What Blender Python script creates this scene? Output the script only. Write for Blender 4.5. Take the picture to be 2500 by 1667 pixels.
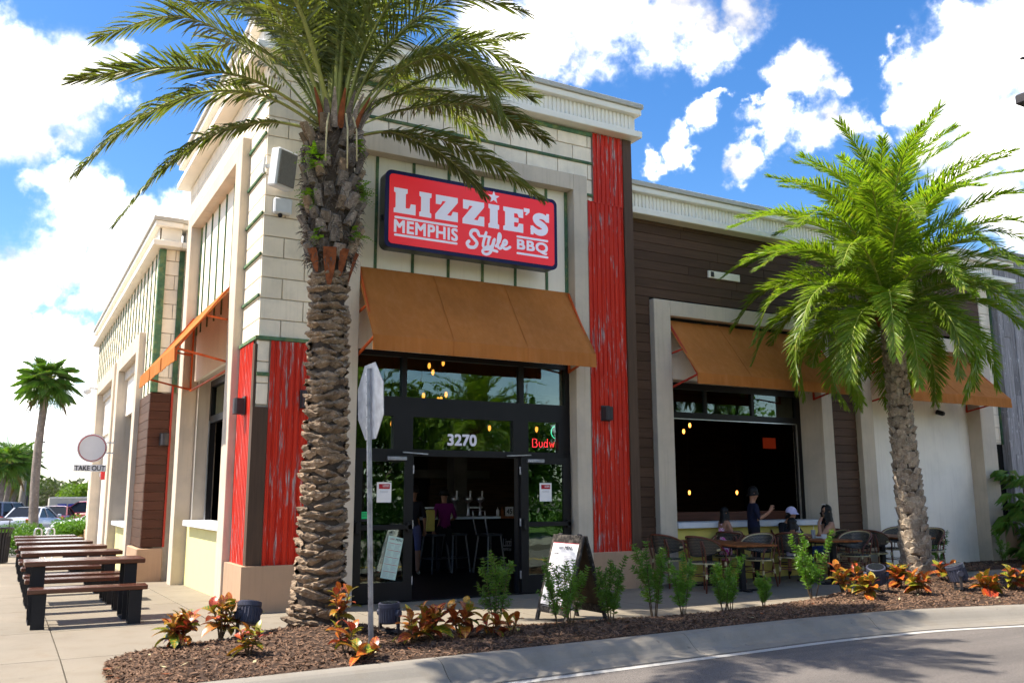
import bpy, bmesh, math, random
import numpy as np
from mathutils import Vector, Matrix

# ------------------------------------------------------------------ scene, camera, sky, sun, exposure
for o in list(bpy.data.objects): bpy.data.objects.remove(o)
scene = bpy.context.scene
COL = scene.collection
scene.render.engine = 'CYCLES'
scene.view_settings.view_transform = 'Standard'
scene.view_settings.look = 'None'
scene.view_settings.gamma = 1.0
scene.view_settings.use_curve_mapping = False
scene.view_settings.exposure = 2.45
scene.cycles.max_bounces = 7
scene.cycles.diffuse_bounces = 3
scene.cycles.glossy_bounces = 3
scene.cycles.transmission_bounces = 4
scene.cycles.transparent_max_bounces = 8
scene.cycles.use_adaptive_sampling = True
scene.cycles.adaptive_threshold = 0.02

CAM = Vector((-2.885, -12.293, 1.509))
YAW, PITCH, ROLL = math.radians(-29.412), math.radians(9.843), math.radians(-0.179)
cam_data = bpy.data.cameras.new('camera')
cam_data.sensor_width = 36.0
cam_data.lens = 36.0 * 2168.84 / 2500.0
cam_data.clip_end = 2000.0
cam_data.dof.use_dof = True
cam_data.dof.focus_distance = 12.5
cam_data.dof.aperture_fstop = 2.2
cam = bpy.data.objects.new('camera', cam_data)
COL.objects.link(cam)
cam.location = CAM
fwd = Vector((-math.sin(YAW) * math.cos(PITCH), math.cos(YAW) * math.cos(PITCH), math.sin(PITCH)))
right = Vector((math.cos(YAW), math.sin(YAW), 0))
upv = right.cross(fwd)
r2 = right * math.cos(ROLL) + upv * math.sin(ROLL)
u2 = -right * math.sin(ROLL) + upv * math.cos(ROLL)
cam.matrix_world = Matrix(((r2.x, u2.x, -fwd.x, CAM.x), (r2.y, u2.y, -fwd.y, CAM.y), (r2.z, u2.z, -fwd.z, CAM.z), (0, 0, 0, 1)))
scene.camera = cam

# sun: light travels towards (+x, -y, down); elevation 57 degrees, behind and left of the building
SUN_EL = math.radians(57.0)
SUN_H = Vector((-0.918, 0.395, 0)).normalized()          # horizontal direction towards the sun
sun_dir = Vector((SUN_H.x * math.cos(SUN_EL), SUN_H.y * math.cos(SUN_EL), math.sin(SUN_EL)))
sd = bpy.data.lights.new('sun', 'SUN')
sd.energy = 2.0
sd.angle = math.radians(0.53)
sd.color = (1.0, 0.93, 0.81)
sun = bpy.data.objects.new('sun', sd)
COL.objects.link(sun)
sun.rotation_euler = sun_dir.to_track_quat('Z', 'Y').to_euler()
sun.location = (-30, 15, 40)

world = bpy.data.worlds.new('World')
scene.world = world
world.use_nodes = True
wn, wl = world.node_tree.nodes, world.node_tree.links
for n in list(wn): wn.remove(n)
w_out = wn.new('ShaderNodeOutputWorld')
w_bg = wn.new('ShaderNodeBackground')
w_bg.inputs['Strength'].default_value = 0.15
wl.new(w_bg.outputs[0], w_out.inputs[0])
sky = wn.new('ShaderNodeTexSky')
sky.sky_type = 'NISHITA'
sky.sun_disc = False
sky.sun_elevation = SUN_EL
sky.sun_rotation = math.atan2(SUN_H.x, SUN_H.y)
sky.air_density = 1.0
sky.dust_density = 0.6
sky.ozone_density = 2.5
hs = wn.new('ShaderNodeHueSaturation')
hs.inputs['Saturation'].default_value = 1.32
hs.inputs['Value'].default_value = 0.29
hs.inputs['Hue'].default_value = 0.505
wl.new(sky.outputs[0], hs.inputs['Color'])
tc = wn.new('ShaderNodeTexCoord')

def wmath(op, a, b=None, clamp=False):
    n = wn.new('ShaderNodeMath'); n.operation = op; n.use_clamp = clamp
    for i, v in enumerate((a, b)):
        if v is None: continue
        if isinstance(v, (int, float)): n.inputs[i].default_value = v
        else: wl.new(v, n.inputs[i])
    return n.outputs[0]

def px_dir(px, py):
    d = fwd + r2 * ((px - 1250) / 2168.84) + u2 * ((833.5 - py) / 2168.84)
    return d.normalized()

# cumulus banks: (image x, y, radius) of the photographed clouds, then more of the same round the rest of the sky
CLOUDS = [(130, 200, 175), (50, 290, 160), (255, 185, 100), (20, 120, 110), (110, 345, 85), (300, 150, 50),
          (200, 500, 120), (340, 560, 150), (150, 640, 150), (50, 700, 160), (320, 700, 170), (120, 440, 70), (480, 520, 120),
          (40, 830, 110), (170, 850, 110), (60, 960, 90), (190, 1010, 90), (100, 1080, 90), (230, 930, 80),
          (1230, 90, 140), (1340, 70, 140), (1480, 40, 150), (1640, 40, 140), (1750, 95, 85), (1810, 10, 90), (1400, 115, 80), (1150, 60, 120),
          (1640, 330, 58), (1725, 270, 60), (1585, 365, 45), (1690, 345, 50), (1770, 240, 34),
          (1930, 195, 72), (1880, 250, 48), (1995, 205, 48), (1850, 270, 30),
          (1905, 325, 78), (1985, 295, 78), (2060, 295, 62), (1835, 395, 52), (2110, 310, 50),
          (2300, 210, 130), (2400, 130, 170), (2205, 160, 70), (2440, 340, 200), (2260, 320, 90), (2340, 60, 90), (2520, 100, 200),
          (2480, 520, 130), (2180, 270, 45), (2330, 420, 90), (2150, 120, 40)]
blobs = [(px_dir(a, b), r / 2168.84 * (.88 if a < 600 else .98)) for a, b, r in CLOUDS]
rs = random.Random(11)
while len(blobs) < 92:
    az = rs.uniform(0, 2 * math.pi); el = math.asin(rs.uniform(0.06, 0.97))
    d = Vector((math.cos(az) * math.cos(el), math.sin(az) * math.cos(el), math.sin(el)))
    if d.angle(fwd) < math.radians(42): continue
    r = rs.uniform(0.10, 0.22)
    blobs.append((d, r))
    for k in range(2):
        q = (d + Vector((rs.uniform(-1, 1), rs.uniform(-1, 1), rs.uniform(-.4, .4))) * r).normalized()
        if q.z > 0.03: blobs.append((q, r * rs.uniform(.5, .8)))
# domain warp so the banks get ragged cauliflower edges
nz = wn.new('ShaderNodeTexNoise'); nz.inputs['Scale'].default_value = 13.0; nz.inputs['Detail'].default_value = 9.0
nz.inputs['Roughness'].default_value = 0.6
wl.new(tc.outputs['Generated'], nz.inputs['Vector'])
sub = wn.new('ShaderNodeVectorMath'); sub.operation = 'SUBTRACT'
wl.new(nz.outputs['Color'], sub.inputs[0]); sub.inputs[1].default_value = (0.5, 0.5, 0.5)
scl = wn.new('ShaderNodeVectorMath'); scl.operation = 'SCALE'; scl.inputs['Scale'].default_value = 0.13
wl.new(sub.outputs[0], scl.inputs[0])
add = wn.new('ShaderNodeVectorMath'); add.operation = 'ADD'
wl.new(tc.outputs['Generated'], add.inputs[0]); wl.new(scl.outputs[0], add.inputs[1])
field = None
for d, r in blobs:
    dn = wn.new('ShaderNodeVectorMath'); dn.operation = 'DISTANCE'
    wl.new(add.outputs[0], dn.inputs[0]); dn.inputs[1].default_value = d
    v = wmath('SUBTRACT', 1.0, wmath('DIVIDE', dn.outputs['Value'], r * 1.02))
    field = v if field is None else wmath('MAXIMUM', field, v)
nz2 = wn.new('ShaderNodeTexNoise'); nz2.inputs['Scale'].default_value = 34.0; nz2.inputs['Detail'].default_value = 8.0
nz2.inputs['Roughness'].default_value = 0.62
wl.new(tc.outputs['Generated'], nz2.inputs['Vector'])
dens = wmath('ADD', field, wmath('MULTIPLY', wmath('SUBTRACT', nz2.outputs['Fac'], 0.5), 0.85))
mr = wn.new('ShaderNodeMapRange'); mr.interpolation_type = 'SMOOTHSTEP'
mr.inputs['From Min'].default_value = -0.02; mr.inputs['From Max'].default_value = 0.80
wl.new(dens, mr.inputs['Value'])
# thin veil low over the horizon
sepd = wn.new('ShaderNodeSeparateXYZ'); wl.new(tc.outputs['Generated'], sepd.inputs[0])
mrh = wn.new('ShaderNodeMapRange'); mrh.inputs['From Min'].default_value = 0.0; mrh.inputs['From Max'].default_value = 0.22
mrh.inputs['To Min'].default_value = 0.55; mrh.inputs['To Max'].default_value = 0.0
wl.new(sepd.outputs['Z'], mrh.inputs['Value'])
cover = wmath('MAXIMUM', wmath('POWER', mr.outputs[0], 2.2), wmath('MULTIPLY', mrh.outputs[0], .32), True)
nz3 = wn.new('ShaderNodeTexNoise'); nz3.inputs['Scale'].default_value = 7.5; nz3.inputs['Detail'].default_value = 6.0; nz3.inputs['Roughness'].default_value = 0.55
wl.new(tc.outputs['Generated'], nz3.inputs['Vector'])
# thick parts of a bank are a little greyer at their core than at the lit rim
shade = wn.new('ShaderNodeMapRange'); shade.inputs['From Min'].default_value = -0.28; shade.inputs['From Max'].default_value = 0.55
shade.inputs['To Min'].default_value = 0.0; shade.inputs['To Max'].default_value = 1.0
wl.new(wmath('ADD', wmath('MULTIPLY', wmath('MINIMUM', field, 0.5), 0.5), wmath('MULTIPLY', wmath('SUBTRACT', nz3.outputs['Fac'], 0.5), 2.6)), shade.inputs['Value'])
cmix = wn.new('ShaderNodeMixRGB'); cmix.inputs[1].default_value = (9.4, 8.8, 8.0, 1); cmix.inputs[2].default_value = (1.30, 1.28, 1.30, 1)
wl.new(shade.outputs[0], cmix.inputs[0])
smix = wn.new('ShaderNodeMixRGB')
wl.new(cover, smix.inputs[0]); wl.new(hs.outputs[0], smix.inputs[1]); wl.new(cmix.outputs[0], smix.inputs[2])
wl.new(smix.outputs[0], w_bg.inputs['Color'])

# ------------------------------------------------------------------ helpers
def PXP(px, py, y):
    d = fwd + r2 * ((px - 1250) / 2168.84) + u2 * ((833.5 - py) / 2168.84); p = CAM + d * ((y - CAM.y) / d.y); return (p.x, p.y, p.z)
SX = lambda px, y: (CAM + (fwd + r2 * ((px - 1250) / 2168.84) + u2 * ((833.5 - 1300) / 2168.84)) * ((y - CAM.y) / (fwd + r2 * ((px - 1250) / 2168.84) + u2 * ((833.5 - 1300) / 2168.84)).y)).x
RND = random.Random(5)

def finish(me, mats, smooth=False):
    for m in (mats if isinstance(mats, (list, tuple)) else [mats]): me.materials.append(m)
    if smooth: me.polygons.foreach_set('use_smooth', [True] * len(me.polygons))
    me.update()
    return me

def link(name, data, parent=None, loc=None, rot=None, scale=None):
    o = bpy.data.objects.new(name, data); COL.objects.link(o)
    if parent is not None: o.parent = parent
    if loc is not None: o.location = loc
    if rot is not None: o.rotation_euler = rot
    if scale is not None: o.scale = scale if hasattr(scale, '__len__') else (scale,) * 3
    return o

def tag(o, label=None, cat=None, group=None, kind=None):
    if label: o['label'] = label
    if cat: o['category'] = cat
    if group: o['group'] = group
    if kind: o['kind'] = kind
    return o

def thing(name, label, cat, loc=(0, 0, 0), rz=0, group=None):
    o = link(name, None, None, loc, (0, 0, rz)); o.empty_display_size = .2
    return tag(o, label, cat, group)

def copy_tree(o, parent=None):
    c = o.copy(); COL.objects.link(c); c.parent = parent
    for ch in list(o.children): copy_tree(ch, c)
    return c

class MB:
    """collects faces; build() links them as one mesh object"""
    def __init__(s): s.v = []; s.f = []; s.m = []; s.mi = 0
    def add(s, vs, fs):
        b = len(s.v); s.v += [tuple(v) for v in vs]; s.f += [tuple(b + i for i in f) for f in fs]; s.m += [s.mi] * len(fs); return s
    def box(s, x0, x1, y0, y1, z0, z1):
        return s.add([(x0, y0, z0), (x1, y0, z0), (x1, y1, z0), (x0, y1, z0), (x0, y0, z1), (x1, y0, z1), (x1, y1, z1), (x0, y1, z1)],
                     [(0, 3, 2, 1), (4, 5, 6, 7), (0, 1, 5, 4), (1, 2, 6, 5), (2, 3, 7, 6), (3, 0, 4, 7)])
    def bbox(s, x0, x1, y0, y1, z0, z1, b=.006):
        """box with all edges chamfered"""
        X = (x0, x1); Y = (y0, y1); Z = (z0, z1); vs = []; idx = {}
        for i in (0, 1):
            for j in (0, 1):
                for k in (0, 1):
                    sx, sy, sz = (b, -b)[i], (b, -b)[j], (b, -b)[k]
                    for a, p in (('x', (X[i], Y[j] + sy, Z[k] + sz)), ('y', (X[i] + sx, Y[j], Z[k] + sz)), ('z', (X[i] + sx, Y[j] + sy, Z[k]))):
                        idx[(i, j, k, a)] = len(vs); vs.append(p)
        g = lambda i, j, k, a: idx[(i, j, k, a)]
        fs = []
        for i in (0, 1):
            q = [g(i, 0, 0, 'x'), g(i, 1, 0, 'x'), g(i, 1, 1, 'x'), g(i, 0, 1, 'x')]; fs.append(q if i else q[::-1])
            q = [g(0, i, 0, 'y'), g(1, i, 0, 'y'), g(1, i, 1, 'y'), g(0, i, 1, 'y')]; fs.append(q[::-1] if i else q)
            q = [g(0, 0, i, 'z'), g(1, 0, i, 'z'), g(1, 1, i, 'z'), g(0, 1, i, 'z')]; fs.append(q if i else q[::-1])
        for i in (0, 1):
            for j in (0, 1):
                fs.append([g(i, j, 0, 'x'), g(i, j, 1, 'x'), g(i, j, 1, 'y'), g(i, j, 0, 'y')])
                fs.append([g(i, 0, j, 'x'), g(i, 1, j, 'x'), g(i, 1, j, 'z'), g(i, 0, j, 'z')])
                fs.append([g(0, i, j, 'y'), g(1, i, j, 'y'), g(1, i, j, 'z'), g(0, i, j, 'z')])
                for k in (0, 1): fs.append([g(i, j, k, 'x'), g(i, j, k, 'y'), g(i, j, k, 'z')])
        return s.add(vs, fs)
    def quad(s, a, b, c, d): return s.add([a, b, c, d], [(0, 1, 2, 3)])
    def prism(s, poly, axis, a, b):
        """poly: 2D points in the two other axes (x,y order kept), swept from a to b along axis"""
        n = len(poly)
        def P(p, t):
            if axis == 'x': return (t, p[0], p[1])
            if axis == 'y': return (p[0], t, p[1])
            return (p[0], p[1], t)
        vs = [P(p, a) for p in poly] + [P(p, b) for p in poly]
        fs = [tuple(range(n)), tuple(range(2 * n - 1, n - 1, -1))] + [(i, i + n, (i + 1) % n + n, (i + 1) % n) for i in range(n)]
        return s.add(vs, fs)
    def tube(s, pts, rad, n=8, cap=True, squash=None):
        pts = [Vector(p) for p in pts]; k = len(pts)
        if not hasattr(rad, '__len__'): rad = [rad] * k
        vs = []; nrm = None
        for i in range(k):
            t = (pts[min(i + 1, k - 1)] - pts[max(i - 1, 0)]).normalized()
            if nrm is None:
                nrm = t.cross(Vector((0, 0, 1)))
                if nrm.length < .05: nrm = t.cross(Vector((0, 1, 0)))
                nrm.normalize()
            else:
                nrm = (nrm - t * nrm.dot(t)); nrm.normalize()
            bn = t.cross(nrm)
            for j in range(n):
                a = 2 * math.pi * j / n
                vs.append(pts[i] + (nrm * math.cos(a) + bn * math.sin(a) * (squash or 1)) * rad[i])
        fs = [(i * n + j, i * n + (j + 1) % n, (i + 1) * n + (j + 1) % n, (i + 1) * n + j) for i in range(k - 1) for j in range(n)]
        if cap: fs += [tuple(range(n - 1, -1, -1)), tuple((k - 1) * n + j for j in range(n))]
        return s.add(vs, fs)
    def lathe(s, prof, n=16, c=(0, 0, 0)):
        vs = [(c[0] + r * math.cos(2 * math.pi * j / n), c[1] + r * math.sin(2 * math.pi * j / n), c[2] + z) for r, z in prof for j in range(n)]
        k = len(prof)
        fs = [(i * n + j, i * n + (j + 1) % n, (i + 1) * n + (j + 1) % n, (i + 1) * n + j) for i in range(k - 1) for j in range(n)]
        fs += [tuple(range(n - 1, -1, -1)), tuple((k - 1) * n + j for j in range(n))]
        return s.add(vs, fs)
    def bar(s, a, b, w, h=None):
        """square bar from a to b"""
        a, b = Vector(a), Vector(b); h = h or w
        t = (b - a).normalized(); u = t.cross(Vector((0, 0, 1)))
        if u.length < .05: u = t.cross(Vector((0, 1, 0)))
        u.normalize(); v = u.cross(t)
        vs = [p + u * sx * w / 2 + v * sy * h / 2 for p in (a, b) for sx, sy in ((-1, -1), (1, -1), (1, 1), (-1, 1))]
        return s.add(vs, [(0, 1, 2, 3), (7, 6, 5, 4), (0, 4, 5, 1), (1, 5, 6, 2), (2, 6, 7, 3), (3, 7, 4, 0)])
    def sphere(s, c, r, n=10, m=7, sc=(1, 1, 1)):
        vs = []
        for i in range(m + 1):
            ph = math.pi * i / m
            for j in range(n):
                a = 2 * math.pi * j / n
                vs.append((c[0] + r * sc[0] * math.sin(ph) * math.cos(a), c[1] + r * sc[1] * math.sin(ph) * math.sin(a), c[2] + r * sc[2] * math.cos(ph)))
        return s.add(vs, [(i * n + j, (i + 1) * n + j, (i + 1) * n + (j + 1) % n, i * n + (j + 1) % n) for i in range(m) for j in range(n)])
    def mesh(s, name, mats, smooth=False):
        me = bpy.data.meshes.new(name); me.from_pydata(s.v, [], s.f)
        finish(me, mats, smooth)
        if s.mi or any(s.m): me.polygons.foreach_set('material_index', s.m)
        return me
    def build(s, name, mats, parent=None, smooth=False, fix=True, **kw):
        me = s.mesh(name, mats, smooth)
        if fix:
            bm = bmesh.new(); bm.from_mesh(me); bmesh.ops.recalc_face_normals(bm, faces=bm.faces); bm.to_mesh(me); bm.free()
        return link(name, me, parent, **kw)

def np_mesh(name, V, F, mats, smooth=False):
    """V (n,3), F list/array of equal-length faces"""
    me = bpy.data.meshes.new(name)
    F = np.asarray(F, dtype=np.int32); k = F.shape[1]
    me.vertices.add(len(V)); me.vertices.foreach_set('co', np.asarray(V, dtype=np.float32).ravel())
    me.loops.add(F.size); me.loops.foreach_set('vertex_index', F.ravel())
    me.polygons.add(len(F)); me.polygons.foreach_set('loop_start', np.arange(0, F.size, k, dtype=np.int32))
    me.polygons.foreach_set('loop_total', np.full(len(F), k, dtype=np.int32))
    finish(me, mats, smooth); me.validate()
    return me

# ------------------------------------------------------------------ materials
def srgb(r, g, b):
    f = lambda c: (c / 255 / 12.92) if c / 255 <= .04045 else ((c / 255 + .055) / 1.055) ** 2.4
    return (f(r), f(g), f(b))

class NT:
    def __init__(s, m): s.t = m.node_tree; s.n = s.t.nodes; s.l = s.t.links
    def new(s, ty, **kw):
        n = s.n.new(ty)
        for k, v in kw.items():
            if k in n.inputs: s.set(n.inputs[k], v)
            else: setattr(n, k, v)
        return n
    def set(s, inp, v):
        if isinstance(v, bpy.types.NodeSocket): s.l.new(v, inp)
        else:
            if inp.type == 'RGBA' and len(v) == 3: v = (*v, 1)
            inp.default_value = v
    def coord(s, which='Object', scale=(1, 1, 1)):
        t = s.new('ShaderNodeTexCoord'); m = s.new('ShaderNodeMapping'); s.l.new(t.outputs[which], m.inputs['Vector']); m.inputs['Scale'].default_value = scale
        return m.outputs[0]
    def wpos(s, scale=(1, 1, 1)):
        t = s.new('ShaderNodeNewGeometry'); m = s.new('ShaderNodeMapping'); s.l.new(t.outputs['Position'], m.inputs['Vector']); m.inputs['Scale'].default_value = scale
        return m.outputs[0]
    def noise(s, vec, scale=5, detail=4, rough=.55):
        n = s.new('ShaderNodeTexNoise'); s.l.new(vec, n.inputs['Vector']); n.inputs['Scale'].default_value = scale
        n.inputs['Detail'].default_value = detail; n.inputs['Roughness'].default_value = rough; return n.outputs['Fac']
    def ramp(s, v, a, b, lo=0., hi=1.):
        n = s.new('ShaderNodeMapRange'); s.l.new(v, n.inputs['Value']); n.inputs['From Min'].default_value = a; n.inputs['From Max'].default_value = b
        n.inputs['To Min'].default_value = lo; n.inputs['To Max'].default_value = hi; return n.outputs[0]
    def mix(s, f, a, b, mode='MIX'):
        n = s.new('ShaderNodeMixRGB', blend_type=mode); s.set(n.inputs[0], f); s.set(n.inputs[1], a); s.set(n.inputs[2], b); return n.outputs[0]
    def math(s, op, a, b=0.):
        n = s.new('ShaderNodeMath', operation=op); s.set(n.inputs[0], a); s.set(n.inputs[1], b); return n.outputs[0]
    def bump(s, h, strength=.3, dist=.01):
        n = s.new('ShaderNodeBump'); s.l.new(h, n.inputs['Height']); n.inputs['Strength'].default_value = strength; n.inputs['Distance'].default_value = dist; return n.outputs[0]
    def rand(s):
        return s.new('ShaderNodeObjectInfo').outputs['Random']

def base_mat(name):
    m = bpy.data.materials.new(name); m.use_nodes = True
    t = NT(m); p = t.n['Principled BSDF']
    return m, t, p

def M(name, col, rough=.6, var=.15, vscale=6., bump=.0, bscale=60., metal=0., objvar=0., spec=.22, dirt=None, world=True, vs3=(1, 1, 1), drip=0.):
    """plain surface: colour with soft noise variation, optional fine bump, per-object value change and dirt blotches"""
    m, t, p = base_mat(name)
    v = t.wpos(vs3) if world else t.coord('Object', vs3)
    n = t.noise(v, vscale, 5)
    lo = tuple(c * (1 - var) for c in col); hi = tuple(min(1, c * (1 + var)) for c in col)
    c = t.mix(t.ramp(n, .3, .7), lo, hi)
    if dirt:
        dcol, amt, ds = dirt
        c = t.mix(t.math('MULTIPLY', t.ramp(t.noise(v, ds, 8, .65), .48, .72), amt), c, dcol)
    if drip:                                                  # faint rain streaks running down the wall
        d = t.math('MULTIPLY', t.ramp(t.noise(t.wpos((7, 7, .38)), 2.2, 7, .62), .52, .74), drip)
        c = t.mix(d, c, tuple(q * f for q, f in zip(col, (.62, .60, .55))))
    if objvar:
        k = t.ramp(t.rand(), 0, 1, 1 - objvar, 1 + objvar)
        cc = t.new('ShaderNodeCombineColor'); [t.set(cc.inputs[i], k) for i in range(3)]
        c = t.mix(1.0, c, cc.outputs[0], 'MULTIPLY')
    t.set(p.inputs['Base Color'], c)
    p.inputs['Roughness'].default_value = rough; p.inputs['Metallic'].default_value = metal; p.inputs['Specular IOR Level'].default_value = spec
    if bump: t.set(p.inputs['Normal'], t.bump(t.noise(v, bscale, 6, .6), bump, .01))
    return m

MT = {}
MT['block'] = M('cream split face block', (.88, .755, .585), .85, .05, 3., .12, 90, objvar=.06, dirt=((.42, .37, .30), .35, 2.5), drip=.30)
MT['mortar'] = M('cream mortar', (.58, .51, .42), .9, .1, 8, .1)
MT['stucco'] = M('grey beige stucco', (.58, .485, .375), .9, .06, 2., .25, 140, dirt=((.38, .335, .28), .45, 1.6), drip=.38)
MT['plinth'] = M('tan stucco plinth', (.44, .285, .18), .9, .07, 2., .25, 140, dirt=((.27, .20, .14), .45, 2.), drip=.35)
MT['panel'] = M('warm white panel', (.87, .79, .645), .8, .03, 2., .05, 60, dirt=((.68, .63, .50), .3, 1.5), drip=.22)
MT['white'] = M('white painted metal', (.85, .79, .68), .55, .04, 3., dirt=((.5, .48, .42), .3, 3))
MT['capgrey'] = M('grey metal coping', (.46, .43, .37), .5, .06, 2.)
MT['green'] = M('green treated batten', (.07, .14, .075), .75, .3, 9, .2, 60, objvar=.3, dirt=((.30, .30, .10), .6, 6))
MT['whitewall'] = M('white stucco infill', (.92, .845, .735), .9, .04, 1.2, .12, 120, dirt=((.62, .56, .50), .35, 1.1), drip=.20)
MT['yellow'] = M('pale yellow stucco', (.74, .62, .16), .9, .05, 2, .12, 120, dirt=((.52, .44, .12), .35, 2))
MT['yellow2'] = M('cream yellow stucco', (.75, .66, .30), .9, .05, 2, .12, 120, dirt=((.55, .47, .2), .3, 2))
MT['sill'] = M('white stone sill', (.62, .62, .64), .7, .12, 4, .1, 50)
MT['black'] = M('black aluminium', (.009, .008, .009), .42, .2, 4, spec=.25)
MT['blacks'] = M('black powder coat', (.012, .012, .015), .45, .2, 4)
MT['orange'] = M('orange steel tube', (.55, .095, .018), .5, .15, 6)
MT['redtube'] = M('red steel tube', (.45, .04, .02), .5, .15, 6)
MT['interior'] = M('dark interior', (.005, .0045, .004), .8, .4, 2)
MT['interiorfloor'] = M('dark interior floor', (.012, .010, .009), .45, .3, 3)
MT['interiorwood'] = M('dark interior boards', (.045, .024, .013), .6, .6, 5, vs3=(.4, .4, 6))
MT['dimsteel'] = M('dull dark steel', (.10, .10, .105), .4, .1, 9, metal=.8)
MT['dimgrey'] = M('dim grey interior', (.07, .065, .055), .7, .3, 3)
MT['steel'] = M('brushed steel', (.55, .55, .56), .35, .1, 9, metal=1.)
MT['galv'] = M('galvanised steel', (.34, .335, .36), .42, .3, 9, metal=.7, dirt=((.30, .30, .31), .5, 7))
MT['bronze'] = M('dark bronze fixture', (.045, .040, .042), .5, .2, 8)
MT['greyplastic'] = M('grey plastic', (.30, .30, .31), .55, .08, 8)
MT['speakergrille'] = M('taupe speaker grille', (.20, .18, .155), .6, .1, 30)
MT['whiteplastic'] = M('white plastic', (.66, .66, .66), .45, .05, 8)
MT['redplastic'] = M('red plastic', (.52, .03, .03), .4, .05, 8)
MT['signred'] = M('red sign acrylic', (.82, .012, .010), .35, .03, 1)
MT['signwhite'] = M('white sign vinyl', (.78, .75, .84), .5, .02, 2)
MT['signnavy'] = M('navy sign rim', (.006, .006, .055), .35, .1, 3)
MT['signbox'] = M('dark sign cabinet', (.012, .017, .013), .3, .2, 3)
MT['paper'] = M('white paper', (.86, .82, .80), .7, .03, 6)
MT['papergreen'] = M('pale green menu paper', (.50, .66, .58), .6, .05, 6)
MT['inkred'] = M('red ink', (.42, .02, .03), .7, .05, 6)
MT['inkdark'] = M('dark ink', (.03, .03, .035), .7, .05, 6)
MT['inkgrey'] = M('grey ink', (.34, .34, .36), .7, .05, 6)
MT['stickergreen'] = M('green sticker', (.03, .55, .17), .5, .05, 6)
MT['chalkwood'] = M('worn black stained wood', (.028, .024, .021), .7, .4, 12, .3, 80, dirt=((.22, .19, .16), .7, 22))
MT['boardpanel'] = M('dark chalkboard panel', (.06, .038, .02), .7, .5, 5, .1, 40)
MT['skin'] = M('tan skin', (.42, .22, .14), .55, .05, 10)
MT['skin2'] = M('brown skin', (.32, .16, .10), .55, .05, 10)
MT['hair'] = M('black hair', (.008, .007, .007), .45, .3, 60, .3, 120)
MT['clothblack'] = M('black cloth', (.012, .012, .016), .9, .2, 14)
MT['clothnavy'] = M('navy cloth', (.010, .012, .030), .9, .2, 14)
MT['denim'] = M('blue denim', (.035, .065, .22), .9, .2, 30)
MT['lavender'] = M('pale lavender cloth', (.52, .48, .68), .9, .08, 20)
MT['purple'] = M('purple cloth', (.16, .012, .12), .9, .1, 10)
MT['shorts'] = M('grey blue cloth', (.10, .10, .20), .9, .1, 10)
MT['rubber'] = M('black rubber', (.015, .015, .015), .8, .2, 20)
MT['carglass'] = M('dark car glass', (.012, .014, .018), .08, .1, 1)
MT['tail'] = M('red tail lamp', (.5, .015, .015), .25, .05, 5)
MT['leafdirt'] = M('brown stem', (.10, .065, .035), .8, .3, 30)
MT['yelline'] = M('yellow road paint', (.62, .40, .03), .8, .15, 20)

def glow_acrylic(name, col, st):  # acrylic with a faint glow added to brighten the sign
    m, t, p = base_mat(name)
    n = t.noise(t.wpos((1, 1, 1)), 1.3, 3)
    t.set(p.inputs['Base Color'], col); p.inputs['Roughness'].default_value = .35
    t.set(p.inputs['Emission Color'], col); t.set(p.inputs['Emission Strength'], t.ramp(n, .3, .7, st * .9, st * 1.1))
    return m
MT['signred'] = glow_acrylic('red sign acrylic with added glow', (.74, .008, .010), .05)
MT['signletter'] = glow_acrylic('white sign letters with added glow', (.74, .71, .80), .03)

def wood(name, col, dark, objvar=.18, rough=.65, axis='x', wear=None, gloss=None, scale=1.0):
    m, t, p = base_mat(name)
    s = {'x': (.7, 14, 14), 'y': (14, .7, 14), 'z': (14, 14, .7)}[axis]
    v = t.wpos(tuple(q * scale for q in s))
    g = t.noise(v, 2.4, 8, .65)
    c = t.mix(t.ramp(g, .3, .72), dark, col)
    k = t.ramp(t.rand(), 0, 1, 1 - objvar, 1 + objvar)
    cc = t.new('ShaderNodeCombineColor'); [t.set(cc.inputs[i], k) for i in range(3)]
    c = t.mix(1., c, cc.outputs[0], 'MULTIPLY')
    if wear:
        wcol, thr = wear
        s2 = {'x': (2.2, 7, 7), 'y': (7, 2.2, 7), 'z': (7, 7, 2.2)}[axis]
        w = t.ramp(t.noise(t.wpos(s2), 2.2, 9, .72), thr, thr + .05)
        c = t.mix(w, c, wcol)
    t.set(p.inputs['Base Color'], c); p.inputs['Roughness'].default_value = rough; p.inputs['Specular IOR Level'].default_value = .5 if rough < .5 else .15
    t.set(p.inputs['Normal'], t.bump(g, .35, .004))
    return m
MT['plank'] = wood('dark brown painted plank', (.105, .058, .036), (.064, .035, .022), .16, .6, 'x', ((.34, .28, .20), .715))
MT['planky'] = wood('dark brown painted plank side', (.115, .060, .036), (.065, .035, .022), .16, .6, 'y', ((.34, .28, .20), .715))
MT['plankred'] = wood('red brown painted plank', (.105, .040, .024), (.062, .025, .016), .2, .55, 'x', ((.36, .18, .08), .70))
MT['brownboard'] = wood('brown corner board', (.105, .064, .042), (.070, .044, .030), .1, .6, 'z', ((.30, .24, .17), .74))
MT['benchwood'] = wood('varnished brown bench slat', (.125, .042, .022), (.055, .020, .012), .15, .22, 'x')
MT['tablewood'] = wood('orange brown table slat', (.30, .105, .035), (.14, .05, .018), .2, .5, 'y')
MT['greyboard'] = wood('weathered grey white board', (.42, .39, .38), (.15, .13, .13), .18, .85, 'z', ((.60, .57, .55), .6))
MT['cane'] = wood('red brown rattan cane', (.18, .045, .018), (.085, .022, .010), .1, .4, 'z')

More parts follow.
